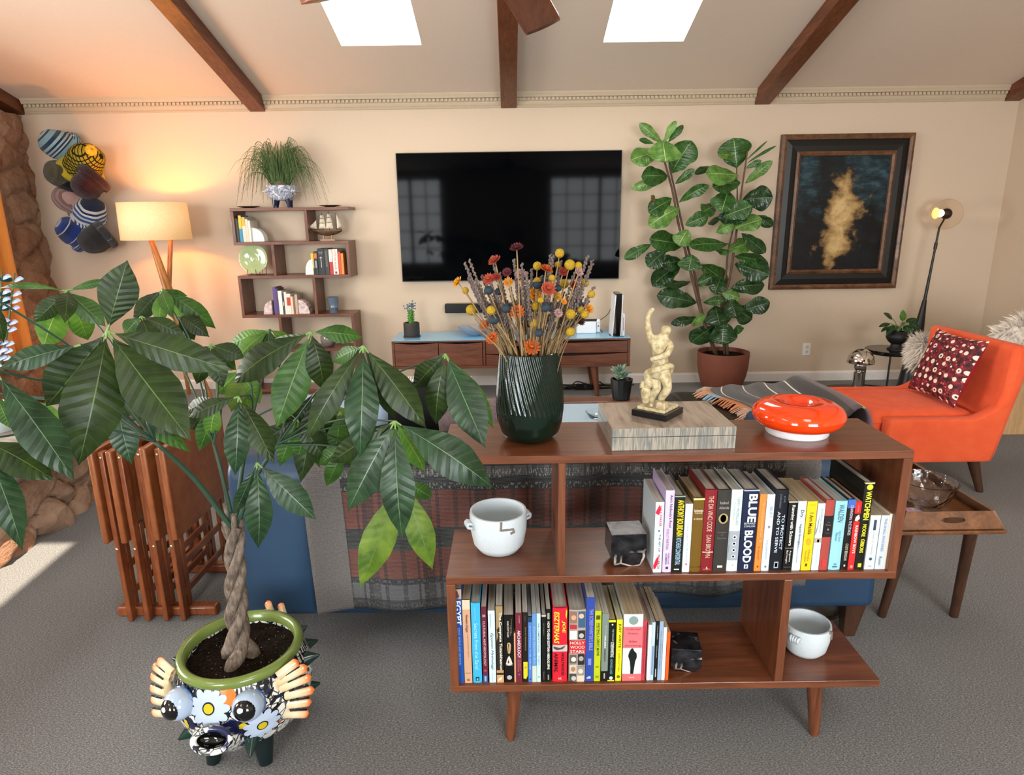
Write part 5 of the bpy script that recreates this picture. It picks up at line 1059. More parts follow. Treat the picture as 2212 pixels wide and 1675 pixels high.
for (x, y, r, c_) in ((190, 570, 80, 'y'), (680, 280, 90, 'c'), (600, 520, 80, 'c'), (860, 560, 65, 'a'), (1360, 395, 82, 'o'), (1390, 650, 92, 'c'), (1205, 730, 95, 'a'), (975, 960, 95, 'o'), (540, 1140, 75, 'o'), (640, 1310, 85, 'o'), (1170, 1430, 112, 'o'), (1735, 600, 65, 'r'), (1510, 750, 60, 'y'), (1935, 920, 62, 'a'), (970, 110, 85, 'm'), (840, 430, 60, 'm'), (1025, 455, 72, 'p'), (1525, 975, 58, 'p'), (1820, 1080, 65, 'k'), (700, 490, 55, 'r'), (1600, 820, 40, 'a'), (1800, 420, 60, 'p'), (1590, 420, 60, 'r')):
    h = at(*C3(x, y), 1.58 + rr.uniform(-.03, .08)); R0 = px(r / 6.203, 1.6) * 1.2; d = Vector(((x - 1100) / 1500, -.8, .5)).normalized()
    if (x, y) in ((190, 570), (970, 110), (680, 280), (1360, 395)): d = Vector(((x - 1100) / 800, -.3, .8)).normalized()
    lab = LABS[c_] + ' in the green ribbed vase'
    fl('strawflower', lab, 'strawflowers in the vase', h, x, rr, lambda mb: straw(mb, h, d, R0), PETS[c_], 'flower_head', .0016)
for (x, y, r) in ((1245, 590, 65), (1370, 540, 70), (590, 670, 60), (820, 915, 60), (665, 1060, 70), (1360, 900, 65), (1640, 1110, 80), (1790, 840, 55), (1265, 1240, 55), (720, 690, 50), (1520, 640, 50)):
    h = at(*C3(x, y), 1.6 + rr.uniform(-.04, .06)); R0 = px(r / 6.203, 1.62)
    def pod(mb): mb.ball(h, R0, (1, 1, .85), 20, 10, lambda d: 1 + .07 * math.cos(9 * math.atan2(d.y, d.x)) ); mb.cyl(h + Vector((0, 0, R0 * .7)), h + Vector((0, 0, R0 * 1.0)), R0 * .45, R0 * .6, 12)
    fl('dried_pod', 'blue-black dried seed pod in the green ribbed vase', 'dark seed pods in the vase', h, x, rr, pod, M_POD, 'seed_head', .0018)
tips = [(270, 300), (330, 265), (320, 500), (1420, 190), (1455, 215), (1915, 220), (1985, 268), (1985, 320), (2000, 635), (630, 215), (740, 440), (1035, 320), (1170, 390), (430, 560), (500, 480), (560, 600), (930, 260), (960, 500), (1100, 440), (1090, 620), (1300, 480), (1750, 420), (1830, 380), (1930, 820), (1780, 660), (880, 640), (1010, 640), (1000, 800), (700, 740), (760, 860), (480, 780), (1560, 280), (1600, 700), (1480, 840), (1700, 760), (1060, 860), (1850, 760), (380, 640), (620, 560), (1900, 470), (1400, 1000), (900, 1100), (760, 1080), (1500, 1100)]
for (x, y) in tips:
    h = at(*C3(x, y), 1.64 + rr.uniform(-.07, .1))
    def lav(mb):
        pts = stempts(h, x, random.Random(x)); n = rr.randint(11, 16)
        for k in range(n * 3):
            s = k / (n * 3 - 1); p = pts[-1].lerp(pts[5], s * .75); a = k * 2.4; mb.ball(p + Vector((math.cos(a), math.sin(a), .3)) * .0035 * (.6 + s * .6), .0031 * rr.uniform(.6, 1.2), (1, 1, 1.35), 6, 5)
    f_ = thing('lavender_stalk', 'greyish mauve dried lavender stalk in the green ribbed vase', 'dried flower', h, 'lavender stalks in the vase'); r2 = random.Random(x); MB().tube(stempts(h, x, r2), .0014, 5).build('stem', M_STM2 if x % 2 else M_STM, f_, smooth=180)
    mb = MB(); lav(mb); mb.build('blossom_spike', M_LAV, f_, smooth=180)
for k in range(46):   # bare stems that show between the flower heads
    a = k / 45; x = lerp(300, 1800, a); h = at(*C3(x + rr.uniform(-80, 80), rr.uniform(850, 1150)), 1.64 + rr.uniform(-.08, .08))
    o = MB().tube(stempts(h, x, rr), .0015, 5).build('dried_reed', M_STM if k % 3 else M_STM2, smooth=180, loc=h); tag(o, 'bare straw-coloured dried reed in the green ribbed vase', 'dried reed', 'bare reeds in the vase')
# ================================================================ things on the bookcase
t = NT('banded_onyx'); v = t.mapping((1, 1, .22), rot=(0, .32, 0)); n = t.noise(t.mapping((34, 34, 2.5), rot=(0, .3, 0)), 1.4, 4, .6, .3); w_ = t.noise(t.mapping((90, 90, 4), rot=(0, .3, 0)), 1.3, 3, .6)
f = t.math('ADD', t.math('MULTIPLY', w_, .55), t.math('MULTIPLY', n, .5)); c = t.ramp(f, [(.36, '2c2822'), (.39, '6f675d'), (.45, '8d8980'), (.5, '6a6d6a'), (.56, 'a39b8c'), (.62, '71706a'), (.7, 'aba393')]); M_ONYX = t.base(c, .12, spec=.5, coat=.3)
t = NT('onyx_top'); v = t.mapping((1, .35, 1), rot=(0, 0, 1.0)); w_ = t.noise(t.mapping((40, 4, 1), rot=(0, 0, 1.0)), 1.2, 4, .6, .4); n = t.noise(v, 9, 4); c = t.ramp(t.math('ADD', t.math('MULTIPLY', w_, .5), t.math('MULTIPLY', n, .5)), [(.36, '56483f'), (.43, '8c7d71'), (.55, 'a4968a'), (.66, '7d7068')]); M_ONYT = t.base(c, .1, spec=.5, coat=.3)
bq = Vector((.4, 1.65, BT)); rotz = Matrix.Translation(bq) @ Matrix.Rotation(math.radians(1.0), 4, 'Z')
BX = thing('stone_box', 'grey banded stone box with a lid on the bookcase under the statuette', 'box', bq)
MB(rotz).box(-.155, .155, -.12, .12, 0, .034).build('box_base', M_ONYX, BX, smooth=0, bevel=.0012)
mb = MB(rotz); mb.box(-.155, .155, -.12, .12, .0352, .0575); mb.mi = [0, 1, 0, 0, 0, 0]; mb.build('lid', [M_ONYX, M_ONYT], BX, smooth=0, bevel=.0012)
# statuette: a generic twisting carved figure with one raised arm
sc = Vector((.385, 1.648, BT + .0577))
t = NT('ivory_resin'); n = t.noise(t.mapping(), 90, 4); c = t.ramp(n, [(.35, '9c8a60'), (.6, 'c3b693')]); t.bump(n, .3, .003); M_IV = t.base(c, .5, spec=.35)
SG = thing('statuette', 'small cream carved twisting figure on a black plinth on the stone box', 'statuette', sc)
dq = Matrix.Translation(sc) @ Matrix.Rotation(PI / 4 + .1, 4, 'Z')
MB(dq).box(-.05, .05, -.05, .05, 0, .017).build('plinth', PL('101012', .2), SG, smooth=0, bevel=.0015)
mb = MB(dq); mb.box(-.04, .04, -.04, .04, .017, .026); mb.box(-.038, -.014, -.038, -.014, .026, .045); mb.build('carved_base', M_IV, SG, smooth=0, bevel=.002)
def skin(nm, chains, rad, mm, par, lv=2):
    vs = []; es = []; rs = []; key = {}
    def vid(p, r):
        k = tuple(round(q, 5) for q in p)
        if k not in key: key[k] = len(vs); vs.append(p); rs.append(r)
        return key[k]
    for ch_ in chains:
        pr = None
        for p, r in ch_:
            i = vid(p, r)
            if pr is not None and pr != i: es.append((pr, i))
            pr = i
    off = WL[par.name]; me = bpy.data.meshes.new(nm); me.from_pydata([tuple(Vector(p) + sc - off) for p in vs], es, []); me.materials.append(mm)
    o = bpy.data.objects.new(nm, me); COL.objects.link(o); o.parent = par; WL[o.name] = off
    sm = o.modifiers.new('skin', 'SKIN'); sm.use_smooth_shade = True
    for i, q in enumerate(me.skin_vertices[0].data): q.radius = (rs[i], rs[i]); q.use_root = (i == 0)
    su = o.modifiers.new('smooth', 'SUBSURF'); su.levels = lv; su.render_levels = lv; return o
# points relative to the plinth centre: x right, y away, z up
pel = (.0, 0, .125); 
skin('figure', [[(pel, .021), ((.003, -.002, .15), .019), ((-.002, 0, .178), .0235), ((-.004, 0, .196), .021), ((.006, -.002, .21), .0105), ((.012, -.004, .224), .0155), ((.014, -.006, .238), .0145)],
    [((-.004, 0, .196), .021), ((-.028, -.004, .205), .011), ((-.036, -.006, .236), .0085), ((-.037, -.004, .262), .007), ((-.031, -.004, .275), .0075), ((-.02, -.004, .282), .004)],
    [((-.004, 0, .196), .021), ((.026, -.012, .19), .011), ((.012, -.028, .166), .009), ((-.018, -.028, .158), .0075), ((-.03, -.024, .152), .006)],
    [(pel, .021), ((.014, -.014, .1), .0165), ((.02, -.024, .075), .0125), ((.006, -.012, .05), .011), ((.006, -.012, .032), .008), ((.022, -.03, .0275), .006)],
    [(pel, .021), ((-.014, .0, .1), .016), ((-.006, -.014, .074), .0125), ((-.016, .002, .05), .011), ((-.014, .004, .03), .008), ((-.02, -.016, .0275), .006)]], None, M_IV, SG)
skin('drapery', [[((-.03, .004, .028), .011), ((-.034, .0, .06), .012), ((-.026, -.004, .09), .013), ((-.034, -.002, .115), .010), ((-.01, -.026, .128), .0095), ((.018, -.022, .137), .0095), ((.032, -.002, .13), .0085), ((.03, .012, .105), .0075)],
    [((-.034, .0, .06), .012), ((-.044, .0, .078), .008), ((-.04, -.004, .092), .005)], [((.016, -.012, .234), .012), ((.03, -.004, .216), .008), ((.034, -.0, .19), .006)]], None, M_IV, SG)
# orange ring lamp
dc = Vector((.763, 1.655, BT)); DL = thing('ring_lamp', 'glossy orange ring-shaped glass lamp on a white foot on the bookcase', 'table lamp', dc)
MB().lathe([(.078, 0), (.08, .003), (.08, .018), (.076, .022)], dc, 40).build('foot', PL('e8e8ea', .3), DL, smooth=40)
t = NT('orange_glass'); M_OG = t.base('e8400c', .1, spec=.5, coat=.5); t.b.inputs['Subsurface Weight'].default_value = .25; t.b.inputs['Subsurface Radius'].default_value = (.03, .012, .004); t.b.inputs['Subsurface Scale'].default_value = 1
def tor(u, v_):
    a, b = 2 * PI * u, 2 * PI * v_; R0, r0 = .063, .054; zz_ = .036 * math.sin(b); return dc + Vector(((R0 + r0 * math.cos(b)) * math.cos(a), (R0 + r0 * math.cos(b)) * math.sin(a), .052 + zz_))
MB().grid(tor, 64, 28, cu=True, uv=False).build('ring_shade', M_OG, DL, smooth=180)
MB().ball(dc + Vector((0, 0, .055)), .011).build('metal_cap', M_CHR, DL, smooth=180)
# white ceramic pots
t = NT('speckled_white'); vo = t.vor(t.mapping(), 170); c = t.mix(t.math('LESS_THAN', vo.outputs['Distance'], .13), 'c6cfd3', '97a09e'); M_CER = t.base(c, .45, spec=.3)
M_TAUPE = PL('7d746c', .7)
def cpot(lab, c0, R0, H0, an, nm='ceramic_pot'):
    o = thing(nm, lab, 'pot', c0)
    MB().lathe([(R0 * .5, 0), (R0 * .72, .004), (R0 * .9, H0 * .2), (R0 * 1.0, H0 * .55), (R0 * 1.02, H0 * .9), (R0 * 1.0, H0), (R0 * .93, H0), (R0 * .93, H0 * .7), (R0 * .85, H0 * .2), (R0 * .5, .012), (.0005, .012)], c0, 48).build('bowl', M_CER, o, smooth=60)
    for s_ in (-1, 1):
        a = an + (0 if s_ > 0 else PI); d = Vector((math.cos(a), math.sin(a), 0)); b = c0 + d * R0 * 1.0 + Vector((0, 0, H0 * .78)); mb = MB(); q = Vector((-d.y, d.x, 0))
        for k in range(4): mb.tube(spline([b + q * (.008 * (k - 1.5)), b + d * .012 + q * (.007 * (k - 1.5)) + Vector((0, 0, .004)), b + d * .013 + q * (.006 * (k - 1.5)) + Vector((0, 0, -.008)), b + q * (.006 * (k - 1.5)) + Vector((0, 0, -.012))], 8), .0042, 7)
        mb.build('handle', M_CER, o, smooth=180)
    return o
p1 = cpot('larger white speckled ceramic pot on the middle shelf of the bookcase', Vector((-.043, 1.652, BM)), .078, .118, .35)
def onpot(o, c0, R0, z, a0, pts, w_):
    mb = MB(); q = []
    for (dx, dz) in pts: a = a0 + dx / R0; q.append(c0 + Vector((R0 * math.sin(a), -R0 * math.cos(a), z + dz)))
    for a, b in zip(q, q[1:]):
        d = (b - a).normalized(); mb.tube([a - d * w_ * .3, b + d * w_ * .3], w_, 6)
    mb.build('shaded_cut_motif', M_TAUPE, o, smooth=60)  # taupe relief standing in for the shaded gap cut into the rim
onpot(p1, Vector((-.043, 1.652, BM)), .0785, .118, .12, [(0, -.002), (-.002, -.024), (.014, -.024), (.033, -.026), (.036, -.035), (.026, -.037)], .0035)
p2 = cpot('smaller white speckled ceramic pot at the open right end of the bottom shelf', Vector((.838, 1.632, BB)), .065, .095, -2.4)
onpot(p2, Vector((.838, 1.632, BB)), .0655, .095, .78, [(-.008, -.002), (.006, -.008), (.006, -.022), (.011, -.03)], .005)
# black marble bookends
t = NT('black_marble'); v = t.mapping(); n = t.noise(v, 5, 4, .6); vo = t.vor(v, 13, 'DISTANCE_TO_EDGE'); mm_ = t.n('MixRGB'); 
ln = t.math('LESS_THAN', vo.outputs['Distance'], .03); msk = t.math('MULTIPLY', ln, t.ramp(n, [(.5, '000000'), (.58, 'ffffff')])); n2 = t.noise(v, 30, 4); c = t.mix(msk, t.ramp(n2, [(.4, '0d0d0f'), (.7, '2b2b2f')]), 'b8aca0'); M_MAR = t.base(c, .15, spec=.5)
t = NT('marble_top'); n = t.noise(t.mapping(), 22, 5, .6, 1); M_MAT = t.base(t.ramp(n, [(.35, '4b494a'), (.6, '77757a')]), .2)
def bookend(lab, c0, sx, sy, sz, cut, rz, topm):
    o = thing('marble_bookend', lab, 'bookend', c0); X = Matrix.Translation(c0) @ Matrix.Rotation(rz, 4, 'Z'); mb = MB(X)
    b = [(-sx * cut, -sy * cut, 0), (sx * cut, -sy * cut, 0), (sx * cut, sy * cut, 0), (-sx * cut, sy * cut, 0)]; mzz = sz * .35
    m1 = [(-sx, -sy, mzz), (sx, -sy, mzz), (sx, sy, mzz), (-sx, sy, mzz)]; tt = [(-sx * .96, -sy * .96, sz), (sx * .96, -sy * .96, sz), (sx * .96, sy * .96, sz), (-sx * .96, sy * .96, sz)]
    mb.add([Vector(p) for p in b + m1 + tt], [(3, 2, 1, 0), (8, 9, 10, 11)] + [(i, (i + 1) % 4, (i + 1) % 4 + 4, i + 4) for i in range(4)] + [(i + 4, (i + 1) % 4 + 4, (i + 1) % 4 + 8, i + 8) for i in range(4)])
    mb.mi = [0, 1] + [0] * 8; mb.build('block', [M_MAR, topm], o, smooth=0, bevel=.0015)
bookend('black veined marble bookend on the middle shelf beside the white and red book', Vector((.297, 1.57, BM)), .048, .04, .1, .68, .06, M_MAT)
bookend('black veined marble bookend on the bottom shelf beside the orange book', Vector((.472, 1.57, BB)), .042, .042, .082, .62, -.12, M_MAR)
# ================================================================ things on the console
zc_ = .505
g = at(1331, 727, 5.38); g.z = zc_
GC = thing('game_console', 'upright white and black game console on the right end of the media console', 'game console', g)
M_PSW = PL('e8e9ee', .35)
def side(xa, xb, mb): mb.prism([(xa, g.y - .1, zc_ + .004), (xa, g.y + .1, zc_ + .004), (xa, g.y + .1, zc_ + .31), (xa, g.y - .085, zc_ + .345)], (xb - xa, 0, 0))
mb = MB(); mb.prism([(g.x - .05, g.y - .1, zc_ + .004), (g.x - .044, g.y - .1, zc_ + .004), (g.x - .022, g.y - .1, zc_ + .34), (g.x - .03, g.y - .1, zc_ + .345)], (0, .2, 0)); mb.prism([(g.x + .02, g.y - .1, zc_ + .004), (g.x + .026, g.y - .1, zc_ + .004), (g.x + .034, g.y - .1, zc_ + .34), (g.x + .026, g.y - .1, zc_ + .35)], (0, .2, 0)); mb.build('side_plate', M_PSW, GC, smooth=0, bevel=.002)
MB().prism([(g.x - .016, g.y - .092, zc_ + .004), (g.x + .01, g.y - .092, zc_ + .004), (g.x + .024, g.y - .092, zc_ + .355), (g.x - .02, g.y - .092, zc_ + .355)], (0, .18, 0)).build('core', PL('060608', .12), GC, smooth=0, bevel=.002)
MB().box(g.x + .03, g.x + .056, g.y - .09, g.y + .06, zc_ + .004, zc_ + .19).build('disc_bay', M_PSW, GC, smooth=0, bevel=.006)
MB().box(g.x + .041, g.x + .044, g.y - .0915, g.y - .089, zc_ + .05, zc_ + .16).build('disc_slot', PL('5a2038', .3), GC, smooth=0)
MB().lathe([(.06, 0), (.06, .004)], (g.x, g.y, zc_), 24).build('stand', M_BLK, GC)
h = at(1268, 717, 5.5); h.z = zc_
HD = thing('handheld_console', 'white handheld game console in its dock beside the upright game console', 'game console', h)
MB().box(h.x - .09, h.x + .075, h.y - .025, h.y + .025, zc_, zc_ + .1).build('dock', PL('eceff2', .3), HD, smooth=0, bevel=.006)
MB().box(h.x - .09, h.x + .085, h.y - .008, h.y + .008, zc_ + .1, zc_ + .118).build('screen_edge', PL('111214', .3), HD, smooth=0, bevel=.002)
MB().box(h.x + .078, h.x + .112, h.y - .012, h.y + .012, zc_ + .005, zc_ + .118).build('controller', PL('e4e6ea', .35), HD, smooth=0, bevel=.01)
MB().ball((h.x + .095, h.y - .014, zc_ + .06), .006, nu=10, nv=8).box(h.x + .09, h.x + .1, h.y - .0135, h.y - .011, zc_ + .09, zc_ + .093).build('buttons', PL('2a2a2c', .4), HD, smooth=60)
o = MB().hexa([(.985 - .03, 5.5, zc_), (1.0 - .025, 5.5, zc_), (1.0 - .025, 5.56, zc_), (.985 - .03, 5.56, zc_), (.95 - .03, 5.5, zc_ + .06), (.985 - .03, 5.5, zc_ + .075), (.985 - .03, 5.56, zc_ + .075), (.95 - .03, 5.56, zc_ + .06)]).build('power_adapter', M_BLK, smooth=0, bevel=.004, loc=(.95, 5.52, zc_)); tag(o, 'small black adapter leaning at the right end of the media console', 'adapter')
o = MB().tube(spline([at(1305, 722, 5.5), at(1290, 700, 5.6), at(1312, 680, 5.66), at(1322, 660, 5.55)], 16), .003).build('cable', M_BLK, smooth=180, loc=at(1305, 722, 5.5)); tag(o, 'thin black cable rising behind the white handheld console', 'cable')
b = at(1025, 722, 5.48); b.z = zc_
o = MB().lathe([(.05, 0), (.055, .003), (.11, .03), (.16, .062), (.157, .064), (.105, .034), (.05, .008), (.0005, .007)], b, 18).build('fluted_bowl', NT('pale_blue_glass').base('c3d4ec', .08, trans=.6, ior=1.4, spec=.6), smooth=15, loc=b); tag(o, 'shallow pale blue cut glass bowl on the media console', 'bowl')
mb = MB(); rr = random.Random(5)
for k in range(9): p = Vector((.45 + rr.uniform(0, .4), 5.55 + rr.uniform(-.06, .06), .008)); mb.tube(spline([p, p + Vector((rr.uniform(-.15, .15), rr.uniform(-.05, .05), .03)), p + Vector((rr.uniform(-.25, .25), rr.uniform(-.05, .05), .0)), p + Vector((.25, .02, .002))], 14), .005, 6)
o = mb.build('cable_bundle', M_BLK, smooth=180, loc=(.5, 5.55, 0)); tag(o, 'tangle of black cables on the carpet under the media console', 'cables')
# ================================================================ things on the wall shelf
def disc(px_, lab):
    p = at(px_, 447, 5.6); p.z = 1.575; o = MB().lathe([(.03, 0), (.04, .004), (.09, .014), (.088, .016), (.03, .008), (.0005, .006)], p, 28).build('shallow_dish', PL('4a3828', .4, .3), smooth=40, loc=p); tag(o, lab, 'dish')
disc(537, 'shallow bronze dish on the shelf top left of the ponytail plant'); disc(713, 'shallow bronze dish on the shelf top above the ship model')
def arch(lab, c0, w_, h_, mm, flip=1, jag=0, nm='stone_bookend'):
    n = 12; pts = []
    for i in range(n + 1): a = PI / 2 * i / n; k = 1 + jag * math.sin(i * 2.3); pts.append((c0.x + flip * w_ * math.sin(a) * k, c0.y - .045, c0.z + h_ * math.cos(a) ** .8 * k if i < n else c0.z))
    pts = [(c0.x, c0.y - .045, c0.z)] + pts[0:]
    o = MB().prism(pts, (0, .09, 0)).build(nm, mm, smooth=0, bevel=.004, loc=c0); tag(o, lab, 'bookend')
t = NT('pale_stone'); n = t.noise(t.mapping(), 14, 4); M_PST = t.base(t.mix(n, 'cfd3cf', 'e4e7e2'), .4); t = NT('pink_quartz'); n = t.noise(t.mapping(), 30, 5); M_QTZ = t.base(t.ramp(n, [(.35, '9f8c8c'), (.6, 'd9c8c6')]), .35)
arch('pale green stone bookend on the highest wall shelf level', Vector((-2.135, 5.56, zt2)), .1, .115, M_PST, 1)
arch('white stone bookend on the second wall shelf level', Vector((-1.645, 5.54, zt3)), .07, .13, M_PST, -1, .02)
arch('pinkish crystal bookend left of the purple book on the third wall shelf level', Vector((-2.025, 5.54, zt4)), .075, .115, M_QTZ, -1, .04)
arch('pinkish crystal bookend right of the books on the third wall shelf level', Vector((-1.8, 5.54, zt4)), .09, .12, M_QTZ, 1, .04)
p = at(550, 568, 5.56); p.z = zt3
GP = thing('glass_plate_on_stand', 'round pale green glass plate on a stand on the wall shelf', 'plate', p)
X = Matrix.Translation(p + Vector((0, 0, .135))) @ Matrix.Rotation(PI / 2 - .12, 4, 'X'); mb = MB(X); mb.lathe([(.0005, -.004), (.018, -.004), (.05, .004), (.118, .022), (.12, .025), (.115, .026), (.05, .010), (.02, .002), (.016, .005), (.0005, .005)], n=40)
t = NT('pale_green_glass'); M_PG = t.base(t.mix(t.noise(t.mapping(), 8, 2), 'a8bf84', 'bccf9c'), .08, spec=.6, trans=.25, coat=.3); mb.build('plate', M_PG, GP, smooth=60)
mb = MB()
for dx in (-.05, .02, .075): mb.tube([p + Vector((dx, -.045, .05)), p + Vector((dx, -.045, .003)), p + Vector((dx, .04, .003)), p + Vector((dx, .05, .06))], .0025, 6)
mb.tube([p + Vector((-.05, .0, .004)), p + Vector((.075, .0, .004))], .0025, 6); mb.build('wire_stand', M_BLKM, GP, smooth=60)
p = at(722, 677, 5.55); p.z = zt4
o = MB().lathe([(.034, 0), (.036, .004), (.036, .04), (.04, .044), (.036, .05), (.045, .09), (.046, .135), (.042, .135), (.04, .09), (.0005, .08)], p, 28).build('glass_tumbler', NT('blue_grey_glass').base('6c7f92', .1, spec=.6, trans=.3), smooth=50, loc=p); tag(o, 'blue grey glass tumbler on the third wall shelf level', 'tumbler')
p = at(712, 762, 5.58); p.z = zt5
o = MB().lathe([(.03, 0), (.05, .01), (.068, .05), (.066, .09), (.035, .13), (.04, .15), (.036, .15), (.03, .13), (.06, .09), (.06, .05), (.04, .014), (.0005, .012)], p, 28).build('glass_vase', NT('smoky_glass').base('b9b4ae', .06, trans=.7, spec=.6), smooth=60, loc=p); tag(o, 'round smoky glass vase on the fourth wall shelf level', 'vase')
# ship model
p = at(709, 520, 5.55); p.z = zt2
SH = thing('model_ship', 'model sailing ship with white sails on a small stand on the wall shelf', 'model ship', p)
mb = MB(); rings = []
for i in range(13):
    s = i / 12; x = lerp(-.12, .12, s); hw = .026 * math.sin(PI * (.08 + .84 * s)) ** .6; sh = .03 * abs(s - .5) ** 2 * 4 * .6; dp = .04 * math.sin(PI * (.1 + .8 * s)) ** .5
    rings.append([p + Vector((x, hw * math.cos(a), .035 + sh + (dp + .0) * (1 - math.sin(a) * 1.0) * .0 + .045 - dp * math.sin(a) if True else 0)) for a in [PI * k / 8 for k in range(9)]])
mb.loft(rings); mb.build('hull', WOOD('ship_wood', '2b1a10', '6b4a2c', (20, 20, 40), .4), SH, smooth=60)
MB().box(p.x - .118, p.x + .118, p.y - .022, p.y + .022, p.z + .081, p.z + .084).build('deck', PL('8a6236', .5), SH, smooth=0)
MB().box(p.x - .06, p.x + .06, p.y - .02, p.y + .02, p.z, p.z + .012).box(p.x - .035, p.x - .03, p.y - .01, p.y + .01, p.z + .012, p.z + .045).box(p.x + .03, p.x + .035, p.y - .01, p.y + .01, p.z + .012, p.z + .045).build('stand', PL('b48a6a', .5), SH, smooth=0)
mb = MB(); M_MST = PL('1f1712', .5)
for dx, hh in ((-.035, .225), (.02, .235), (.08, .22)): mb.cyl(p + Vector((dx, 0, .08)), p + Vector((dx, 0, hh)), .003, .002, 8)
mb.cyl(p + Vector((-.11, 0, .085)), p + Vector((-.165, 0, .105)), .003, .0015, 8)
mb.build('mast', M_MST, SH)
def sail(pts, bulge):
    a, b, c_, d = [p + Vector((q[0], -.004, q[1])) for q in pts]
    return MB().grid(lambda u, v_: a.lerp(b, u).lerp(d.lerp(c_, u), v_) + Vector((0, -bulge * math.sin(PI * u) * math.sin(PI * v_), 0)), 6, 6)
M_SAIL = PL('dccfb8', .8)
for q in (((-.068, .1), (-.01, .1), (-.016, .14), (-.06, .14)), ((-.06, .145), (-.014, .145), (-.02, .178), (-.054, .178)), ((-.054, .183), (-.018, .183), (-.024, .208), (-.048, .208)), ((-.008, .1), (.05, .1), (.044, .145), (-.002, .145)), ((-.002, .15), (.044, .15), (.04, .185), (.004, .185)), ((.004, .19), (.038, .19), (.034, .215), (.01, .215)), ((.083, .1), (.118, .115), (.112, .16), (.083, .215)), ((-.15, .103), (-.08, .095), (-.085, .1), (-.085, .17)), ((-.165, .108), (-.12, .1), (-.11, .11), (-.1, .15))): sail(q, .016).build('sail', M_SAIL, SH, smooth=180)
mb = MB()
for a, b in (((-.035, .225), (-.165, .105)), ((.02, .235), (-.11, .085)), ((.02, .235), (.11, .085)), ((.08, .22), (.118, .085)), ((-.035, .225), (.02, .235)), ((.02, .235), (.08, .22))): mb.tube([p + Vector((a[0], 0, a[1])), p + Vector((b[0], 0, b[1]))], .0007, 4)
mb.build('rigging', M_MST, SH)
# ================================================================ knitted hats on the wall
def KN(nm, stops, axis='Z', scale=1.0, const=True, zig=0, rot=(0, 0, 0)):
    t = NT(nm); v = t.mapping((1, 1, 1), 'Generated', rot); sp = t.n('SeparateXYZ'); t.link(v, sp.inputs[0]); f = sp.outputs[{'X': 0, 'Y': 1, 'Z': 2}[axis]]
    if zig: f = t.math('ADD', f, t.math('MULTIPLY', t.math('PINGPONG', t.math('MULTIPLY', sp.outputs[0], 9.0), 1.0), zig))
    if scale != 1: f = t.math('FRACT', t.math('MULTIPLY', f, scale))
    c = t.ramp(f, stops, const); kn = t.noise(t.mapping((160, 160, 90)), 1, 2, .7); c = t.mix(t.math('MULTIPLY', kn, .45), c, '101010'); t.bump(kn, .9, .01); return t.base(c, .95, spec=.1, sheen=.2)
def hat(lab, x, y, r, d, mats, cuff=True, L=1.15, extra=None, Y=5.52):
    c0 = at(x, y, Y); R0 = px(r, Y); d = Vector(d).normalized(); q = d.to_track_quat('Z', 'Y')
    h = thing('knit_hat', lab, 'hat', c0, None, q)
    prof = [(R0 * .96, -R0 * .75)] + [(R0 * (1.0 - .02 * i), -R0 * .7 + i * R0 * .12) for i in range(5)] + [(R0 * .97 * math.cos(a) ** .75 if a < 1.56 else .001, -R0 * .2 + R0 * L * math.sin(a)) for a in [PI / 2 * k / 9 for k in range(1, 10)]]
    mb = MB(); mb.lathe(prof, n=36, cap0=False, cap1=True)
    for i, p in enumerate(mb.v): a = math.atan2(p.y, p.x); k = 1 + .03 * math.sin(a * 3 + p.z * 30) + .02 * math.sin(a * 7); mb.v[i] = Vector((p.x * k, p.y * k * .9, p.z))
    mb.build('crown', mats[0], h, smooth=180)
    mb = MB(); mb.lathe([(R0 * .6, -R0 * .9), (R0 * .8, -R0 * .96), (R0 * .98, -R0 * .9), (R0 * 1.03, -R0 * .78), (R0 * 1.01, -R0 * (.5 if cuff else .72)), (R0 * .9, -R0 * (.48 if cuff else .7))], n=36, cap0=True, cap1=False); mb.build('cuff', mats[1], h, smooth=180)
    if extra: extra(h, R0)
    return h
def flaps(mm):
    def f(h, R0):
        for s_ in (-1, 1):
            mb = MB(); mb.ball((s_ * R0 * .72, 0, -R0 * 1.1), R0 * .42, (.35, .75, 1.0), 16, 10); mb.build('ear_flap', mm, h, smooth=180)
    return f
def frill(mm):
    def f(h, R0):
        def fn(u, v_): a = 2 * PI * u; r = R0 * (1.0 + .2 * v_ + .05 * math.sin(a * 9) * v_); return Vector((r * math.cos(a), r * math.sin(a) * .95, -R0 * .78 - R0 * .25 * v_ + .06 * R0 * math.sin(a * 9) * v_))
        MB().grid(fn, 60, 4, cu=True).build('frilled_brim', mm, h, smooth=180, solid=.006)
        mb = MB(); rr = random.Random(3)
        for k in range(7): a = k * .9; mb.ball((math.cos(a) * R0 * .16, math.sin(a) * R0 * .16, R0 * 1.02), R0 * .2, (.8, .8, 1.2), 8, 6)
        mb.build('leafy_top', PL('e0a92a', .9), h, smooth=180)
    return f
K_OWL = KN('owl_knit', [(0, '27405e'), (.18, '8fb8c4'), (.42, '23344f'), (.5, 'c2d2d8'), (.58, '23344f'), (.66, 'a9c4cf'), (.76, '22304a'), (.86, '9cc3c9')], scale=1.6, rot=(.5, .3, .4))
hat('pale blue patterned knit hat with ear flaps, topmost on the wall', 124, 312, 33, (-.35, -.75, .25), (K_OWL, K_OWL), extra=flaps(K_OWL))
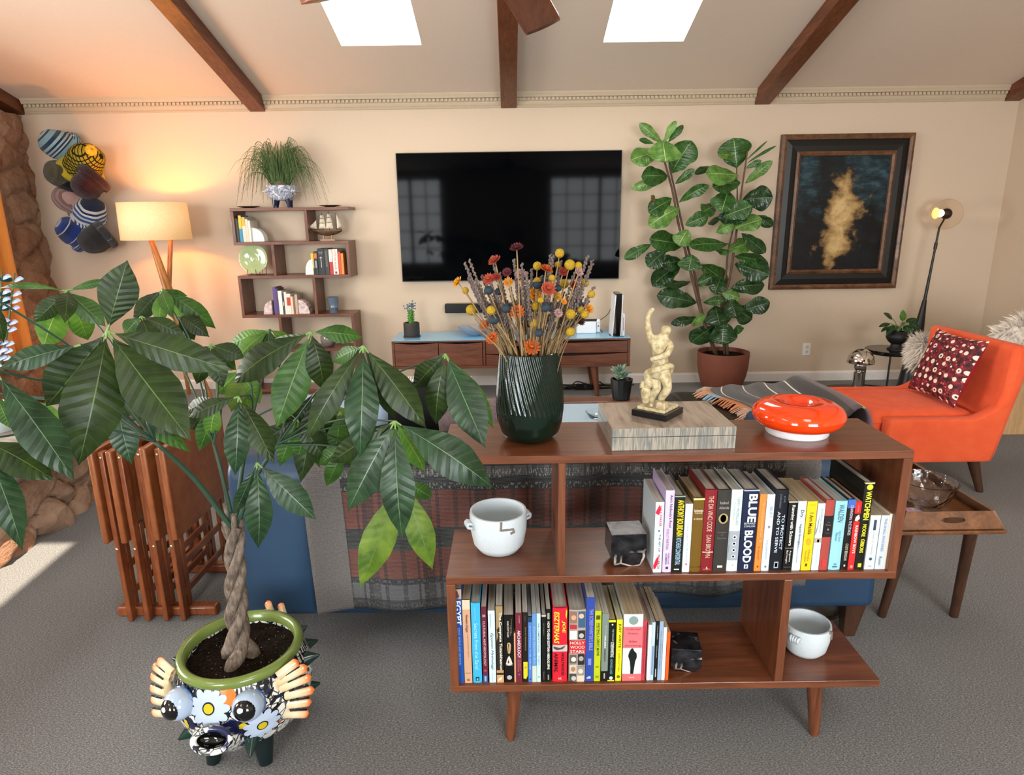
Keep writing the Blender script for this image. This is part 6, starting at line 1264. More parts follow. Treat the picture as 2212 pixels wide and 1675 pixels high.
t = NT('pineapple_knit'); v = t.mapping((1, 1, 1), 'Generated'); w1 = t.wave(t.mapping((1, 1, 1), 'Generated', (.0, .9, .2)), 3.3, 0, 'X'); w2 = t.wave(t.mapping((1, 1, 1), 'Generated', (0, -.9, .2)), 3.3, 0, 'X'); c = t.mix(t.math('GREATER_THAN', t.math('MAXIMUM', w1, w2), .8), 'a8962c', '23261a'); kn = t.noise(t.mapping((160, 160, 90)), 1, 2, .7); c = t.mix(t.math('MULTIPLY', kn, .3), c, '141408'); t.bump(kn, .9, .01); K_PIN = t.base(c, .95, spec=.1)
K_YEL = KN('yellow_knit', [(0, 'bda822'), (.5, 'c9b62c')])
hat('yellow and black zigzag knit hat with a frilled brim', 186, 345, 36, (.75, -.6, .45), (K_PIN, K_YEL), cuff=False, extra=frill(K_YEL), Y=5.5)
K_OLV = KN('olive_knit', [(0, '4f4a36'), (.3, '5f5a45'), (.6, '544e3a')], scale=3)
hat('olive brown plain knit hat on the wall below the pale blue hat', 127, 374, 31, (-.5, -.8, .1), (K_OLV, K_OLV), L=1.0)
K_BLK = KN('black_knit', [(0, '141113'), (.5, '1a1618')]); hat('black knit hat mostly hidden between the olive and maroon hats', 152, 392, 27, (-.1, -.7, -.7), (K_BLK, K_BLK), Y=5.58)
K_MAR = KN('maroon_knit', [(0, '2b0f12'), (.4, '35161a'), (.7, '2a0d10')], scale=4); hat('dark maroon cable knit hat under the yellow hat', 186, 402, 33, (-.6, -.5, -.75), (K_MAR, K_MAR), L=.95, Y=5.4)
K_PNK = KN('pink_knit', [(0, '9a7a74'), (.3, 'b3918a'), (.55, '8d6d68'), (.75, 'c9a59c')], scale=3, axis='X'); hat('dusty pink knit hat half hidden behind the blue hats', 146, 430, 29, (-.6, -.6, .55), (K_PNK, K_PNK), Y=5.58)
K_STR = KN('striped_knit', [(0, '2c5088'), (.14, 'd6d9dd'), (.26, '2c5a9c'), (.4, 'dfe2e6'), (.5, '2c5a9c'), (.6, 'e2e4e8'), (.68, '20304e'), (.76, 'cfd4da'), (.84, '1d2940')], axis='Z')
hat('blue and white striped knit hat with a dark crown', 196, 457, 32, (.6, -.5, .62), (K_STR, KN('rib_knit', [(0, 'd6d9dd'), (.5, '2a416a')], 'X', 14)))
K_ROY = KN('royal_knit', [(0, '22345f'), (.22, 'c4cbd8'), (.27, '1e3a85'), (.5, '203f92'), (.55, 'c2cad8'), (.6, '1e3a85')], axis='Z', scale=1.6)
hat('royal blue knit hat with white broken lines and ear flaps', 158, 500, 33, (-.5, -.6, .55), (K_ROY, K_ROY), extra=flaps(KN('flap_knit', [(0, '232c48'), (.5, 'aab0be'), (.6, '232c48')], 'Z', 2)))
K_CHA = KN('charcoal_knit', [(0, '2b2c2e'), (.5, '333436')]); hat('charcoal grey knit hat at the bottom of the hat cluster', 204, 517, 33, (-.7, -.45, -.5), (K_CHA, KN('marl_knit', [(0, '3a3c3e'), (.4, '6a6d70'), (.55, '3a3c3e')], 'X', 9)))
MB_ = MB().box(-3.66, -3.62, 5.69, YB, 1.3, 2.12); o = MB_.build('hat_rack', M_BLKM, smooth=0, loc=(-3.64, YB, 1.3)); tag(o, 'slim black wall rack hidden behind the knit hats', 'rack')
# ================================================================ books
t = NT('page_edges'); w_ = t.noise(t.mapping((500, 3, 3)), 1, 2, .6); M_PGW = t.base(t.ramp(w_, [(.3, '9d968b'), (.7, 'c9c2b6')]), .9)
t = NT('aged_page_edges'); w_ = t.noise(t.mapping((500, 3, 3)), 1, 2, .6); M_PGA = t.base(t.ramp(w_, [(.3, '8f7c63'), (.7, 'b8a585')]), .9)
CM = lambda c: PL(c, .38, spec=.4, var=.06)
_IN = lambda c: PL(c, .5, var=0)
def book(name_lab, xl, xr, yf_, z0, h, dep, col, hard, pages, deco, cat='book', grp=None):
    o = thing('book', name_lab, cat, ((xl + xr) / 2, yf_, z0), grp); w = xr - xl; t_ = .0022 if hard else .0008; b = min(.004, w * .12) if hard else .0008; inset = .0035 if hard else 0
    n = 6; out = [(xl, yf_ + dep)] + [(xl + w * i / n, yf_ + b * (1 - math.sin(PI * (.08 + .84 * i / n))) ) for i in range(n + 1)] + [(xr, yf_ + dep), (xr - t_, yf_ + dep), (xr - t_, yf_ + b + t_), (xl + t_, yf_ + b + t_), (xl + t_, yf_ + dep)]
    MB().prism([(x, y, z0) for x, y in out], (0, 0, h)).build('cover', CM(col), o, smooth=40)
    MB().box(xl + t_, xr - t_, yf_ + b + t_, yf_ + dep - inset - .001, z0 + inset, z0 + h - inset).build('pages', pages, o, smooth=0)
    yy = yf_ - .0007
    for d in deco:
        k = d[0]
        if k == 'b':      # band: z from, z to, colour
            MB().box(xl - .0002, xr + .0002, yy + .0002, yf_ + b + .003, z0 + h * d[1], z0 + h * d[2]).build('spine_band', CM(d[3]), o, smooth=0)
        elif k == 'p':    # panel inside the spine: z from, z to, width share, colour
            xm = (xl + xr) / 2; MB().box(xm - w * d[3] / 2, xm + w * d[3] / 2, yy - .0002, yf_ + b, z0 + h * d[1], z0 + h * d[2]).build('spine_panel', CM(d[4]), o, smooth=0)
        elif k == 'v':    # writing that runs down the spine: text, z top, z bottom, width share, x offset share, colour[, bold, shear]
            lettering(d[1], o, _IN(d[6]), ((xl + xr) / 2 + w * d[5], yy - .0007, z0 + h * (d[2] + d[3]) / 2), (0, 0, -1), (1, 0, 0), h=w * d[4], w=h * abs(d[2] - d[3]), bold=d[7] if len(d) > 7 else .01, shear=d[8] if len(d) > 8 else 0, name='spine_lettering')
        elif k == 'h':    # writing across the spine: text, z centre, width share, height share of width, colour
            lettering(d[1], o, _IN(d[5]), ((xl + xr) / 2, yy - .0007, z0 + h * d[2]), (1, 0, 0), (0, 0, 1), h=w * d[4], w=w * d[3], name='spine_lettering')
        elif k == 'o':    # oval: z centre, rx share, rz share, colour
            c_ = Vector(((xl + xr) / 2 + (w * d[5] if len(d) > 5 else 0), yy - .0009, z0 + h * d[1])); MB().add([c_ + Vector((w * d[2] * math.cos(2 * PI * i / 18), 0, w * d[3] * math.sin(2 * PI * i / 18))) for i in range(18)], [tuple(range(18))]).build('spine_emblem', CM(d[4]), o, smooth=0)
        elif k == 's':    # free silhouette: points (x share, z share), colour
            MB().add([(xl + w * a, yy - .0005, z0 + h * q) for a, q in d[1]], [tuple(range(len(d[1])))]).build('spine_picture', CM(d[2]), o, smooth=0)
    return o
def row(rows, ybase, Zs, group, x_org, y_org, k_, dflt=.155):
    for (lab, x0_, x1_, ytop, col, hard, pg, deco) in rows:
        a = at(x_org + x0_ / k_, ybase, Z=Zs); yv = 1.512; a = at(x_org + x0_ / k_, ybase, yv); b = at(x_org + x1_ / k_, ybase, yv); tp = at(x_org + (x0_ + x1_) / 2 / k_, y_org + ytop / k_, yv)
        book(lab, a.x, b.x, yv, Zs, min(tp.z - Zs, .29), dflt if tp.z - Zs < .24 else .18, col, hard, M_PGW if pg == 'w' else M_PGA, deco, grp=group)
UG = 'books on the middle shelf of the bookcase'
row([
 ('white spine with red splashes, first book beside the marble bookend', 232, 335, 610, 'd5e4ea', 0, 'w', [('s', [(.0, .86), (.45, .97), (.62, .9), (.4, .82), (.1, .84)], 'd8203a'), ('s', [(.0, .1), (.3, .2), (.6, .24), (.55, .14), (.3, .06), (.05, .05)], 'd8203a'), ('v', 'NITA PARKER', .95, .66, .26, .12, 'b0394a'), ('o', .60, .12, .14, '2f7f9a'), ('v', 'THE ART OF', .55, .3, .24, .12, '4a5a66'), ('v', 'FIGUEROA', .26, .05, .3, .12, '8a3040')]),
 ("lavender hardcover with dark script down the spine", 350, 455, 465, 'd3bfe4', 1, 'w', [('v', "Ain't Nobody's Fool", .95, .56, .42, .1, '3a3246', .005), ('v', 'DOLLY PARTON', .54, .29, .3, -.1, '6a5a78', 0), ('v', 'MARTHA', .24, .1, .2, .14, '6a5a78', 0), ('v', 'ACKMANN', .24, .1, .22, -.14, '4a3e58', .01), ('p', .04, .07, .3, '3f3548')]),
 ('black spine with tall yellow condensed capitals', 462, 585, 530, '141a10', 1, 'w', [('b', .985, 1.0, '8f9a90'), ('v', 'ANTHONY BOURDAIN', .95, .48, .62, .1, 'e6cf1c', .02), ('v', 'KITCHEN CONFIDENTIAL', .46, .1, .5, .05, '9fc3dc', .01), ('p', .03, .045, .5, 'e8e6d8')]),
 ('thin white paperback between the black and the gold spine', 595, 682, 632, 'd5e2e8', 0, 'a', [('v', 'JULIA CHILD', .72, .46, .3, -.1, '93a5b4', 0), ('v', 'my life in france', .44, .14, .34, .0, '9aacb8', 0, .2), ('o', .12, .14, .16, 'b86a74')]),
 ('gold hardcover with small white lettering near the top', 688, 820, 560, '6b5016', 1, 'a', [('b', .975, 1.0, 'd8c48a'), ('h', 'bohemian', .84, .8, .28, 'e8dfd0'), ('h', 'rhapsody', .805, .7, .2, 'e8dfd0'), ('h', 'a memoir', .73, .8, .22, 'd8ccb8'), ('b', .065, .069, '3a2a0c')]),
 ('dark red hardcover with pale capitals down the spine', 825, 970, 455, '7c1d22', 1, 'w', [('v', 'THE DA VINCI CODE', .93, .5, .42, .0, 'd8b4a4', .0), ('v', 'DAN BROWN', .46, .18, .42, .0, 'd8b4a4', .0), ('p', .24, .25, .9, 'd6c09a'), ('h', '6', .05, .16, .28, 'e8d8cc'), ('p', .03, .033, .6, 'c8a89c')]),
 ('charcoal hardcover with a small oval portrait on the spine', 978, 1140, 458, '35322f', 1, 'w', [('h', 'Isabel', .85, .6, .22, 'a8a49c'), ('h', 'Allende', .79, .74, .22, 'a8a49c'), ('o', .66, .36, .42, 'a8955e'), ('o', .66, .22, .32, 'cdbd84'), ('o', .68, .12, .18, '3a2c1c'), ('s', [(.3, .61), (.7, .61), (.6, .65), (.4, .65)], '4a3a22'), ('h', 'Daughter', .49, .7, .14, '6f6a64'), ('h', 'of', .46, .2, .1, '6f6a64'), ('h', 'Fortune', .42, .7, .15, '6f6a64'), ('p', .05, .075, .38, 'd8d4cc')]),
 ('pale mint hardcover with grey patterned lower half', 1148, 1280, 455, 'cddfde', 1, 'w', [('p', .14, .5, .92, '9aa2aa')] + [('o', z, .2, .2, 'c4ccd2') for z in (.19, .27, .35, .43)] + [('o', z, .1, .1, '5f6a76') for z in (.19, .27, .35, .43)] + [('v', 'TERRY MCMILLAN', .92, .58, .24, .12, '8fa6aa', 0), ('v', 'the interruption', .86, .64, .2, -.2, '9fb4b6', 0), ('h', '4', .08, .12, .16, '6a7a80')]),
 ('navy hardcover with the biggest white block capitals', 1292, 1478, 455, '16203f', 1, 'w', [('b', .985, 1, 'a9b2c4'), ('v', 'BLUE', .95, .61, .56, .1, 'e2ecec', .03), ('v', 'BLOOD', .51, .11, .56, .0, 'e2ecec', .03), ('h', 'EDWARD', .595, .72, .13, 'cdd8dc'), ('h', 'CONLON', .563, .72, .13, 'cdd8dc'), ('p', .035, .085, .26, 'c8d0d8'), ('p', .042, .075, .08, '16203f')]),
 ('narrow orange spine beside the navy block capitals', 1490, 1568, 510, 'e08438', 0, 'w', [('v', 'The Underground Railroad', .9, .46, .42, .05, 'f2b888', 0), ('o', .4, .18, .2, 'c49a78'), ('v', 'a novel', .33, .16, .3, 0, 'a05a24', 0), ('o', .06, .14, .18, '8a4418')]),
 ('white hardcover between the orange and the black spine', 1578, 1672, 515, 'd3e2ec', 1, 'w', [('v', 'BEAT', .85, .7, .4, .1, '8fa2b8', 0), ('o', .585, .16, .2, '7a8694'), ('v', 'WILLIAMSON', .42, .16, .3, -.05, '8fa2b8', 0), ('o', .06, .14, .16, '6a7684')])],
 1240, BM, UG, 1370, 980, 5.777)
row([
 ('thick black hardcover with two lines of spaced white capitals', 120, 275, 455, '14161f', 1, 'w', [('v', 'TO PROTECT', .7, .27, .22, .2, 'c3d3e2', .01), ('v', 'AND TO SERVE', .74, .23, .22, -.16, 'c3d3e2', .01), ('v', 'JOE', .93, .85, .14, .16, '6f7686', 0), ('v', 'DOMANICK', .95, .78, .14, -.14, '6f7686', 0), ('p', .035, .115, .34, '9aa6b0'), ('p', .05, .1, .2, '14161f')]),
 ('black paperback with bold white title and a white rule', 285, 392, 600, '0e0d0c', 0, 'a', [('b', .985, 1, 'cfc8b8'), ('v', 'Running with Scissors', .95, .37, .46, .0, 'e8e4dc', .02), ('p', .33, .335, .9, 'd0b8a8'), ('v', 'Augusten', .3, .13, .26, .16, 'cfcac2', .01), ('v', 'Burroughs', .3, .11, .26, -.2, 'cfcac2', .01), ('p', .05, .055, .8, '7a6a62')]),
 ('white paperback with grey lettering beside the yellow spine', 400, 500, 597, 'd2e4e8', 0, 'a', [('v', 'Dry.', .88, .76, .5, .0, '2c3438', .01), ('v', 'Augusten Burroughs', .68, .38, .4, .0, '4a5a64', .01), ('s', [(.4, .42), (.6, .36), (.48, .3), (.5, .12), (.42, .12), (.4, .3)], '8aa0ac')]),
 ('bright yellow spine with dark lettering', 512, 630, 600, 'efc31a', 0, 'a', [('h', 'The Girl', .95, .6, .14, 'a88a20'), ('v', 'I Am Malala', .84, .53, .4, .0, '4a3c14', .005), ('o', .42, .24, .4, 'c9a224'), ('v', 'Malala', .3, .14, .2, .14, '8a701a', 0), ('v', 'Yousafzai', .3, .13, .2, -.16, '8a701a', 0), ('p', .06, .1, .2, '5a4210')]),
 ('pale spine with a small picture band right of the yellow book', 642, 730, 628, 'd6e8ee', 0, 'a', [('p', .42, .49, .95, 'a8a48e'), ('p', .43, .47, .3, 'f0f0e6'), ('v', 'SEDARIS NAKED', .93, .56, .26, .1, '7a8a90', 0), ('s', [(.0, .58), (.3, .72), (.36, .9), (.2, .7), (.05, .52)], '7f8c70'), ('v', 'DAVID SEDARIS', .38, .08, .24, .05, 'a6bcc4', 0)]),
 ('red hardcover with a wide black band round the spine', 738, 840, 585, 'a3463f', 1, 'w', [('b', .48, .78, '1f1b1b'), ('h', 'The', .69, .3, .12, '8a8078'), ('h', 'Prince', .655, .6, .14, '9a9088'), ('o', .59, .12, .14, '8a8078'), ('h', 'Florence', .54, .5, .12, '8a8078'), ('p', .05, .16, .5, 'd2383c')]),
 ('light blue hardcover with thin hand drawn capitals', 858, 1000, 597, '92cbdc', 1, 'w', [('v', 'WALDEN', .95, .7, .46, .0, '2f5a6a', .0, .1), ('v', 'Henry David', .58, .42, .22, .08, '4a7482', 0, .2), ('v', 'Thoreau', .56, .43, .22, -.16, '4a7482', 0, .2), ('h', 'W', .085, .26, .22, '2f4a58'), ('p', .04, .055, .4, '3a5866')]),
 ('black spine shading to blue at the top with white capitals', 1005, 1090, 575, '16140f', 1, 'w', [('b', .88, 1.0, '3f66b2'), ('v', 'CHANGING THE STAKES', .92, .5, .42, .05, 'c9c8d8', .005), ('v', 'CODY BENIGAN', .38, .14, .4, -.02, 'c8c2b4', .005), ('p', .05, .075, .2, 'd8d2c6')]),
 ('red paperback with a black and white picture near the top', 1095, 1170, 605, 'd22a2a', 0, 'a', [('p', .72, .83, .98, '2a1a18'), ('s', [(.1, .73), (.5, .72), (.9, .76), (.7, .82), (.4, .8), (.2, .78)], 'd9cfc8'), ('v', 'sanchez', .96, .86, .3, 0, 'e08a86', 0), ('v', 'RAINBOW BOYS', .66, .25, .44, .05, 'eadad2', .02), ('o', .05, .26, .28, 'e88a84')]),
 ('tallest black book with yellow capitals and a yellow dot', 1180, 1290, 365, '14150f', 1, 'w', [('b', .985, 1, 'c9c48a'), ('o', .95, .34, .34, 'e4dc3a'), ('v', 'WATCHMEN', .905, .58, .62, .0, 'e6df2e', .03), ('v', 'MOORE', .53, .39, .42, -.03, 'e6df2e', .015), ('v', 'GIBBONS', .36, .2, .42, -.03, 'e6df2e', .015), ('p', .03, .075, .38, 'c9c43a')]),
 ('white paperback right of the tallest black book', 1300, 1420, 775, 'd5dedd', 0, 'a', [('p', .73, .92, .26, '33415a'), ('v', 'clouds of meaning', .72, .28, .3, 0, 'a2b2b8', 0), ('o', .2, .16, .17, '1f5a72'), ('h', '1985', .06, .4, .18, '8a9a9e')]),
 ('pale grey paperback, second from the right end of the middle shelf', 1430, 1530, 775, 'c3ccd8', 0, 'a', [('v', 'THE SMALL MYSTERIES', .95, .34, .3, .05, '7686a0', 0), ('v', 'Rumi', .25, .08, .34, 0, '5a6470', 0, .2)]),
 ('cream paperback at the right end of the middle shelf', 1532, 1640, 755, 'e2d5c2', 0, 'a', [('o', .93, .08, .1, '5a5650'), ('v', 'DREAM BABY RILEY', .72, .26, .22, .0, 'a89884', 0)])],
 1240, BM, UG, 1640, 980, 5.775)
LG = 'books on the bottom shelf of the bookcase'
row([
 ('royal blue spine with large white serif capitals at the left end', 165, 280, 215, '1d4a98', 0, 'w', [('b', .9, 1, 'a89488'), ('s', [(.1, .92), (.5, .99), (.8, .93), (.6, .905)], '5a3c34'), ('v', 'EGYPT', .88, .63, .7, .06, 'dfe6ee', .02), ('v', 'GODS, MYTHS AND RELIGION', .6, .2, .36, .02, '8fb2e0', 0)]),
 ('tan paperback with faint brown script', 287, 390, 365, 'c39a7c', 0, 'a', [('b', .89, 1, 'd8bfa4'), ('v', 'Wonders of Egypt', .83, .62, .4, 0, '6e3f28', .015), ('v', 'a graveside feast', .6, .32, .2, .1, '7a5238', 0, .2), ('p', .12, .123, .7, '7a5a40'), ('h', 'IB', .04, .3, .3, '3a2418')]),
 ('sky blue hardcover with pale script down the spine', 403, 525, 412, '3ba8d2', 1, 'w', [('v', 'Secrets from the Sand', .76, .18, .42, .0, 'a4dcf0', .005), ('v', 'EXCAVATIONS', .95, .8, .14, -.05, '8fd0e8', 0), ('p', .03, .075, .4, '16343f'), ('o', .05, .1, .14, '6fb8d0')]),
 ('maroon spine with a blue foot and grey capitals', 540, 610, 460, '5f2030', 0, 'w', [('b', .0, .105, '2c4678'), ('p', .87, .9, .6, 'a08088'), ('v', 'CULTURAL ANTHROPOLOGY', .82, .23, .44, 0, 'cdb4b8', .01), ('o', .17, .28, .26, 'a8485a'), ('p', .02, .09, .4, '8f9fc0')]),
 ('pale blue paperback with slanted grey lettering', 630, 722, 515, 'c6dde2', 0, 'w', [('v', 'GERALDINE PINCH', .96, .78, .2, -.15, '6a8088', 0), ('v', 'Egyptian Mythology', .7, .18, .46, .0, '3f565e', .0, .3), ('v', 'Oxford', .14, .02, .24, 0, '9fb4ba', 0)]),
 ('patterned gold and black spine with white lettering', 735, 828, 447, '2a241c', 0, 'w', [('s', [(.0, 1), (1, 1), (1, .9), (.5, .86), (.7, .76), (.1, .7), (.3, .62), (.05, .55)], '9a835c'), ('b', .13, .165, 'b48a5c'), ('b', .0, .1, 'c49a6c'), ('s', [(.1, .02), (.6, .04), (.8, .08), (.3, .06)], 'e8dccc'), ('v', 'The Complete Tutankhamun', .92, .17, .5, .12, 'e6e2d8', .02)]),
 ('black spine with white lettering and two carved head pictures', 840, 975, 575, '0d0c0b', 0, 'w', [('v', 'WHEN EGYPT RULED', .92, .68, .16, -.08, 'cfc8bc', .01), ('v', 'THE EAST', .86, .7, .1, .16, '8a8278', 0), ('v', 'ancient worlds', .95, .74, .1, .3, '8a7a5a', 0), ('s', [(.3, .57), (.4, .6), (.6, .6), (.7, .57), (.68, .5), (.6, .44), (.4, .44), (.34, .5)], 'b89a72'), ('s', [(.42, .58), (.46, .5), (.44, .46), (.5, .46), (.52, .58)], '2a1c10'), ('s', [(.15, .28), (.3, .36), (.5, .41), (.7, .35), (.85, .28), (.6, .26), (.4, .26)], 'c9c4b8'), ('s', [(.35, .29), (.45, .36), (.5, .3)], '2c2822'), ('p', .255, .258, .7, '8a8278'), ('o', .08, .26, .26, 'a9a9ae')]),
 ('very thin peach spine beside the black carved head book', 977, 998, 830, 'd49a72', 0, 'a', []),
 ('dark red spine with bold pale capitals on the bottom shelf', 1002, 1085, 548, '6c2430', 0, 'w', [('v', 'COLIN RENFREW', .97, .86, .16, .1, 'd0a8ac', 0), ('v', 'ARCHAEOLOGY', .76, .36, .5, .02, 'dcd0da', .02), ('v', 'THE SCIENCE OF', .34, .18, .14, .15, 'c49aa0', 0), ('v', 'ONCE AND FUTURE', .34, .16, .14, -.15, 'c49aa0', 0), ('o', .12, .16, .16, '5a5ac0')]),
 ('black paperback with yellow and black foot', 1095, 1168, 540, '1c1814', 0, 'w', [('s', [(.1, .06), (.1, .3), (.9, .3), (.9, .1), (.6, .05)], 'c9c02c'), ('h', 'A', .22, .4, .4, '14120c'), ('v', 'Sacred Astronomy', .8, .46, .36, .05, '8a7c5a', .005), ('v', 'ions', .96, .88, .2, 0, '6a6458', 0)]),
 ('thin medium blue spine with pale lettering', 1172, 1222, 600, '4a78c0', 0, 'w', [('b', .92, 1, '20364e'), ('v', 'EGYPTIAN THE ARAB', .86, .2, .34, 0, 'a8c4ea', 0), ('o', .05, .2, .22, '1c2f5a')]),
 ('blue grey spine fading to pale yellow at the foot', 1226, 1285, 553, '5a8cc0', 0, 'w', [('b', .0, .24, 'b9c8b8'), ('v', 'Reading Egyptian Art', .82, .28, .4, 0, '9ec4e4', 0, .2), ('v', 'Wilkinson', .97, .86, .26, 0, '7fb0da', 0)]),
 ('pale turquoise thin spine with tiny teal capitals', 1290, 1340, 555, 'bfe0e4', 0, 'w', [('v', 'THE COMPLETE GODS', .88, .44, .34, 0, '3f6a80', .01), ('v', 'OF EGYPT', .4, .26, .34, 0, '4a6aa0', .01), ('o', .08, .2, .22, '3a8ab0')]),
 ('thin black spine with white lettering near the top', 1356, 1412, 570, '14130f', 0, 'w', [('b', .97, 1, 'b0ae98'), ('v', 'An Imaginary', .88, .7, .2, 0, 'a8a498', 0), ('v', 'Egypt', .16, .04, .24, 0, '8a867c', 0)]),
 ('black spine with tall white condensed capitals', 1418, 1477, 495, '0f100e', 0, 'w', [('p', .87, .95, .5, '8f948c'), ('v', 'HOW TO READ EGYPTIAN HIEROGLYPHS', .84, .18, .56, 0, 'e0e4dc', .02), ('p', .03, .1, .3, '8a8e86')]),
 ('thick red hardcover with yellow capitals', 1505, 1705, 480, 'cc2030', 1, 'w', [('b', .42, .505, 'b9b0ac'), ('s', [(.05, .49), (.5, .47), (.9, .5), (.7, .455), (.3, .44), (.1, .46)], '4a423e'), ('s', [(.9, .99), (.99, .96), (.93, .86), (.86, .9)], 'e8c030'), ('v', 'ESZTERHAS', .96, .53, .34, -.22, 'f0d040', .02, .25), ('v', 'JOE', .84, .67, .26, .24, 'f0d040', .02, .2), ('v', 'ANIMAL', .4, .13, .26, -.26, '2a0a10', .01, .1), ('v', 'HOLLYWOOD', .4, .09, .2, .2, '2a0a10', .01, .1), ('h', 'AK', .05, .26, .18, 'e8d4d4')]),
 ('thick hardcover covered in a photo collage with a red label', 1730, 1955, 505, 'a89c92', 1, 'w', [('b', .4, .58, 'c02a2a'), ('h', 'HOLLY', .55, .86, .2, 'f0e4e0'), ('h', 'WOOD', .49, .86, .2, 'f0e4e0'), ('h', 'STARS', .43, .86, .2, 'f0e4e0')] + [('s', [(a, b), (a + .42, b), (a + .42, b + q), (a, b + q)], c_) for a, b, q, c_ in ((.04, .82, .16, '8a6a5a'), (.54, .76, .22, '3a5a78'), (.04, .74, .06, 'b0303c'), (.04, .6, .12, 'd8d4ce'), (.54, .6, .12, '2a2a2c'), (.04, .26, .12, '5a564e'), (.54, .24, .15, '26262a'), (.04, .12, .12, 'c8b8a4'), (.54, .1, .12, '8a8a80'), (.04, .01, .1, '3f4440'), (.52, .0, .09, 'd0c0aa'))] + [('o', z, .15, .17, c_, dx) for z, c_, dx in ((.9, 'c99a80', -.24), (.92, 'd8b09a', .22), (.66, 'e4e0da', -.2), (.65, 'b0aca6', .24), (.32, 'd8cfc4', -.22), (.33, 'a09a92', .24), (.18, 'a07a60', -.24), (.15, 'd8c4b0', .22), (.05, 'b8b4ac', -.2))])],
 1481, BB, LG, 960, 1240, 6.444, .185)
row([
 ('deep blue spine with faded lilac condensed capitals', 155, 265, 330, '2d4696', 0, 'w', [('v', "THE SCREENWRITER'S BIBLE", .87, .38, .48, .12, '8a90d0', .015), ('p', .2, .28, .4, '7a84c4'), ('o', .045, .16, .16, '9fb0d8', -.2), ('p', .035, .06, .3, 'c8d2e8')]),
 ('lime green spine with a small dark square near the top', 272, 360, 520, 'b3bd1c', 0, 'w', [('p', .885, .94, .6, '4a5210'), ('v', 'WRITING A GREAT MOVIE', .84, .37, .36, .06, '3f4a10', .01), ('v', 'tools for the screenwriter', .84, .45, .16, -.24, '6a7418', 0), ('p', .2, .22, .5, '7f8a18'), ('v', 'BACK', .08, .05, .5, 0, '3f4a10', 0)]),
 ('sage grey spine with a black foot and white capitals', 372, 462, 555, '76837a', 0, 'w', [('b', .0, .15, '15140f'), ('v', 'STEVEN', .83, .68, .16, .06, 'b4beb6', 0), ('v', 'SPIELBERG', .68, .5, .24, .0, 'e0e4e0', .02), ('v', 'INTERVIEWS', .48, .3, .26, .0, '333a36', .005), ('p', .04, .12, .2, 'a8a8a0')]),
 ('black and yellow topped spine with white condensed capitals', 465, 555, 645, '0e1712', 0, 'a', [('b', .965, 1, 'dcd22c'), ('b', .0, .015, 'dcd22c'), ('o', .93, .12, .14, 'c8ccc8'), ('v', 'THE TOOLS OF', .86, .66, .24, .12, 'b8beb8', .005), ('v', 'SCREENWRITING', .65, .4, .5, .06, 'd4d8d4', .02), ('v', 'HOWARD LUND', .37, .12, .38, .0, '6f9aac', .01), ('o', .055, .28, .3, 'bcd0d4')]),
 ('bright yellow spine with tall black capitals', 572, 650, 640, 'e8da24', 0, 'w', [('v', 'JUST WRITE', .94, .55, .5, .0, '2a2c18', .01), ('p', .505, .507, .4, '2a2c18'), ('v', 'JAMES SCOTT BELL', .47, .15, .3, 0, '4a4a1c', 0), ('o', .075, .3, .3, '6a6a1c')]),
 ('thick white and pink paperback with a standing dark silhouette', 665, 925, 565, 'cfd8d6', 0, 'a', [('b', .5, .815, 'dc6f74'), ('b', .0, .105, 'dc6a6c'), ('o', .91, .24, .24, '7d9490'), ('p', .9, .92, .4, 'c8d4d0'), ('h', 'Collected', .785, .74, .13, 'a8414e'), ('h', 'Poems', .72, .5, .12, 'a8414e'), ('h', 'Allen', .6, .44, .12, '8f2c3c'), ('h', 'Ginsberg', .535, .84, .13, '8f2c3c'), ('s', [(.42, .49), (.52, .5), (.58, .46), (.72, .42), (.74, .36), (.66, .3), (.6, .16), (.58, .11), (.42, .11), (.42, .2), (.38, .3), (.28, .38), (.32, .43)], '171c1a'), ('p', .045, .06, .3, 'e0a4a4')]),
 ('rose red thin spine right of the pink paperback', 928, 980, 655, 'b93c48', 0, 'a', [('v', 'INTERPRETER OF MALADIES', .92, .12, .3, 0, '7a2430', 0)]),
 ('thin white spine on the bottom shelf beside the rose red one', 1006, 1050, 715, 'dfe4e8', 0, 'a', [('v', 'Breakfast', .6, .3, .3, 0, 'a8b0b8', 0)]),
 ('pale blue white spine left of the thin black one', 1053, 1096, 680, 'b4c8d8', 0, 'a', [('p', .1, .6, .5, '6f8db4')]),
 ('narrow black spine with dotted white lettering near the orange one', 1099, 1150, 662, '15191a', 0, 'a', [('v', 'Henry Miller', .93, .7, .26, 0, 'c8ccc4', 0), ('v', 'selected', .6, .4, .24, .05, 'aab0a8', 0), ('p', .06, .2, .25, 'b4bab4')]),
 ('narrow pale blue spine right of the black one', 1153, 1205, 665, '8fa8c0', 0, 'a', [('v', 'the collected tales', .85, .2, .3, 0, '5a7490', 0)]),
 ('white narrow spine touching the orange one', 1211, 1255, 750, 'e4e6e8', 0, 'a', []),
 ('orange thin spine last in the bottom row', 1263, 1305, 815, 'e0591c', 0, 'a', [('v', 'poems', .8, .5, .2, 0, 'c8481a', 0)])],
 1481, BB, LG, 1240, 1240, 6.444, .17)
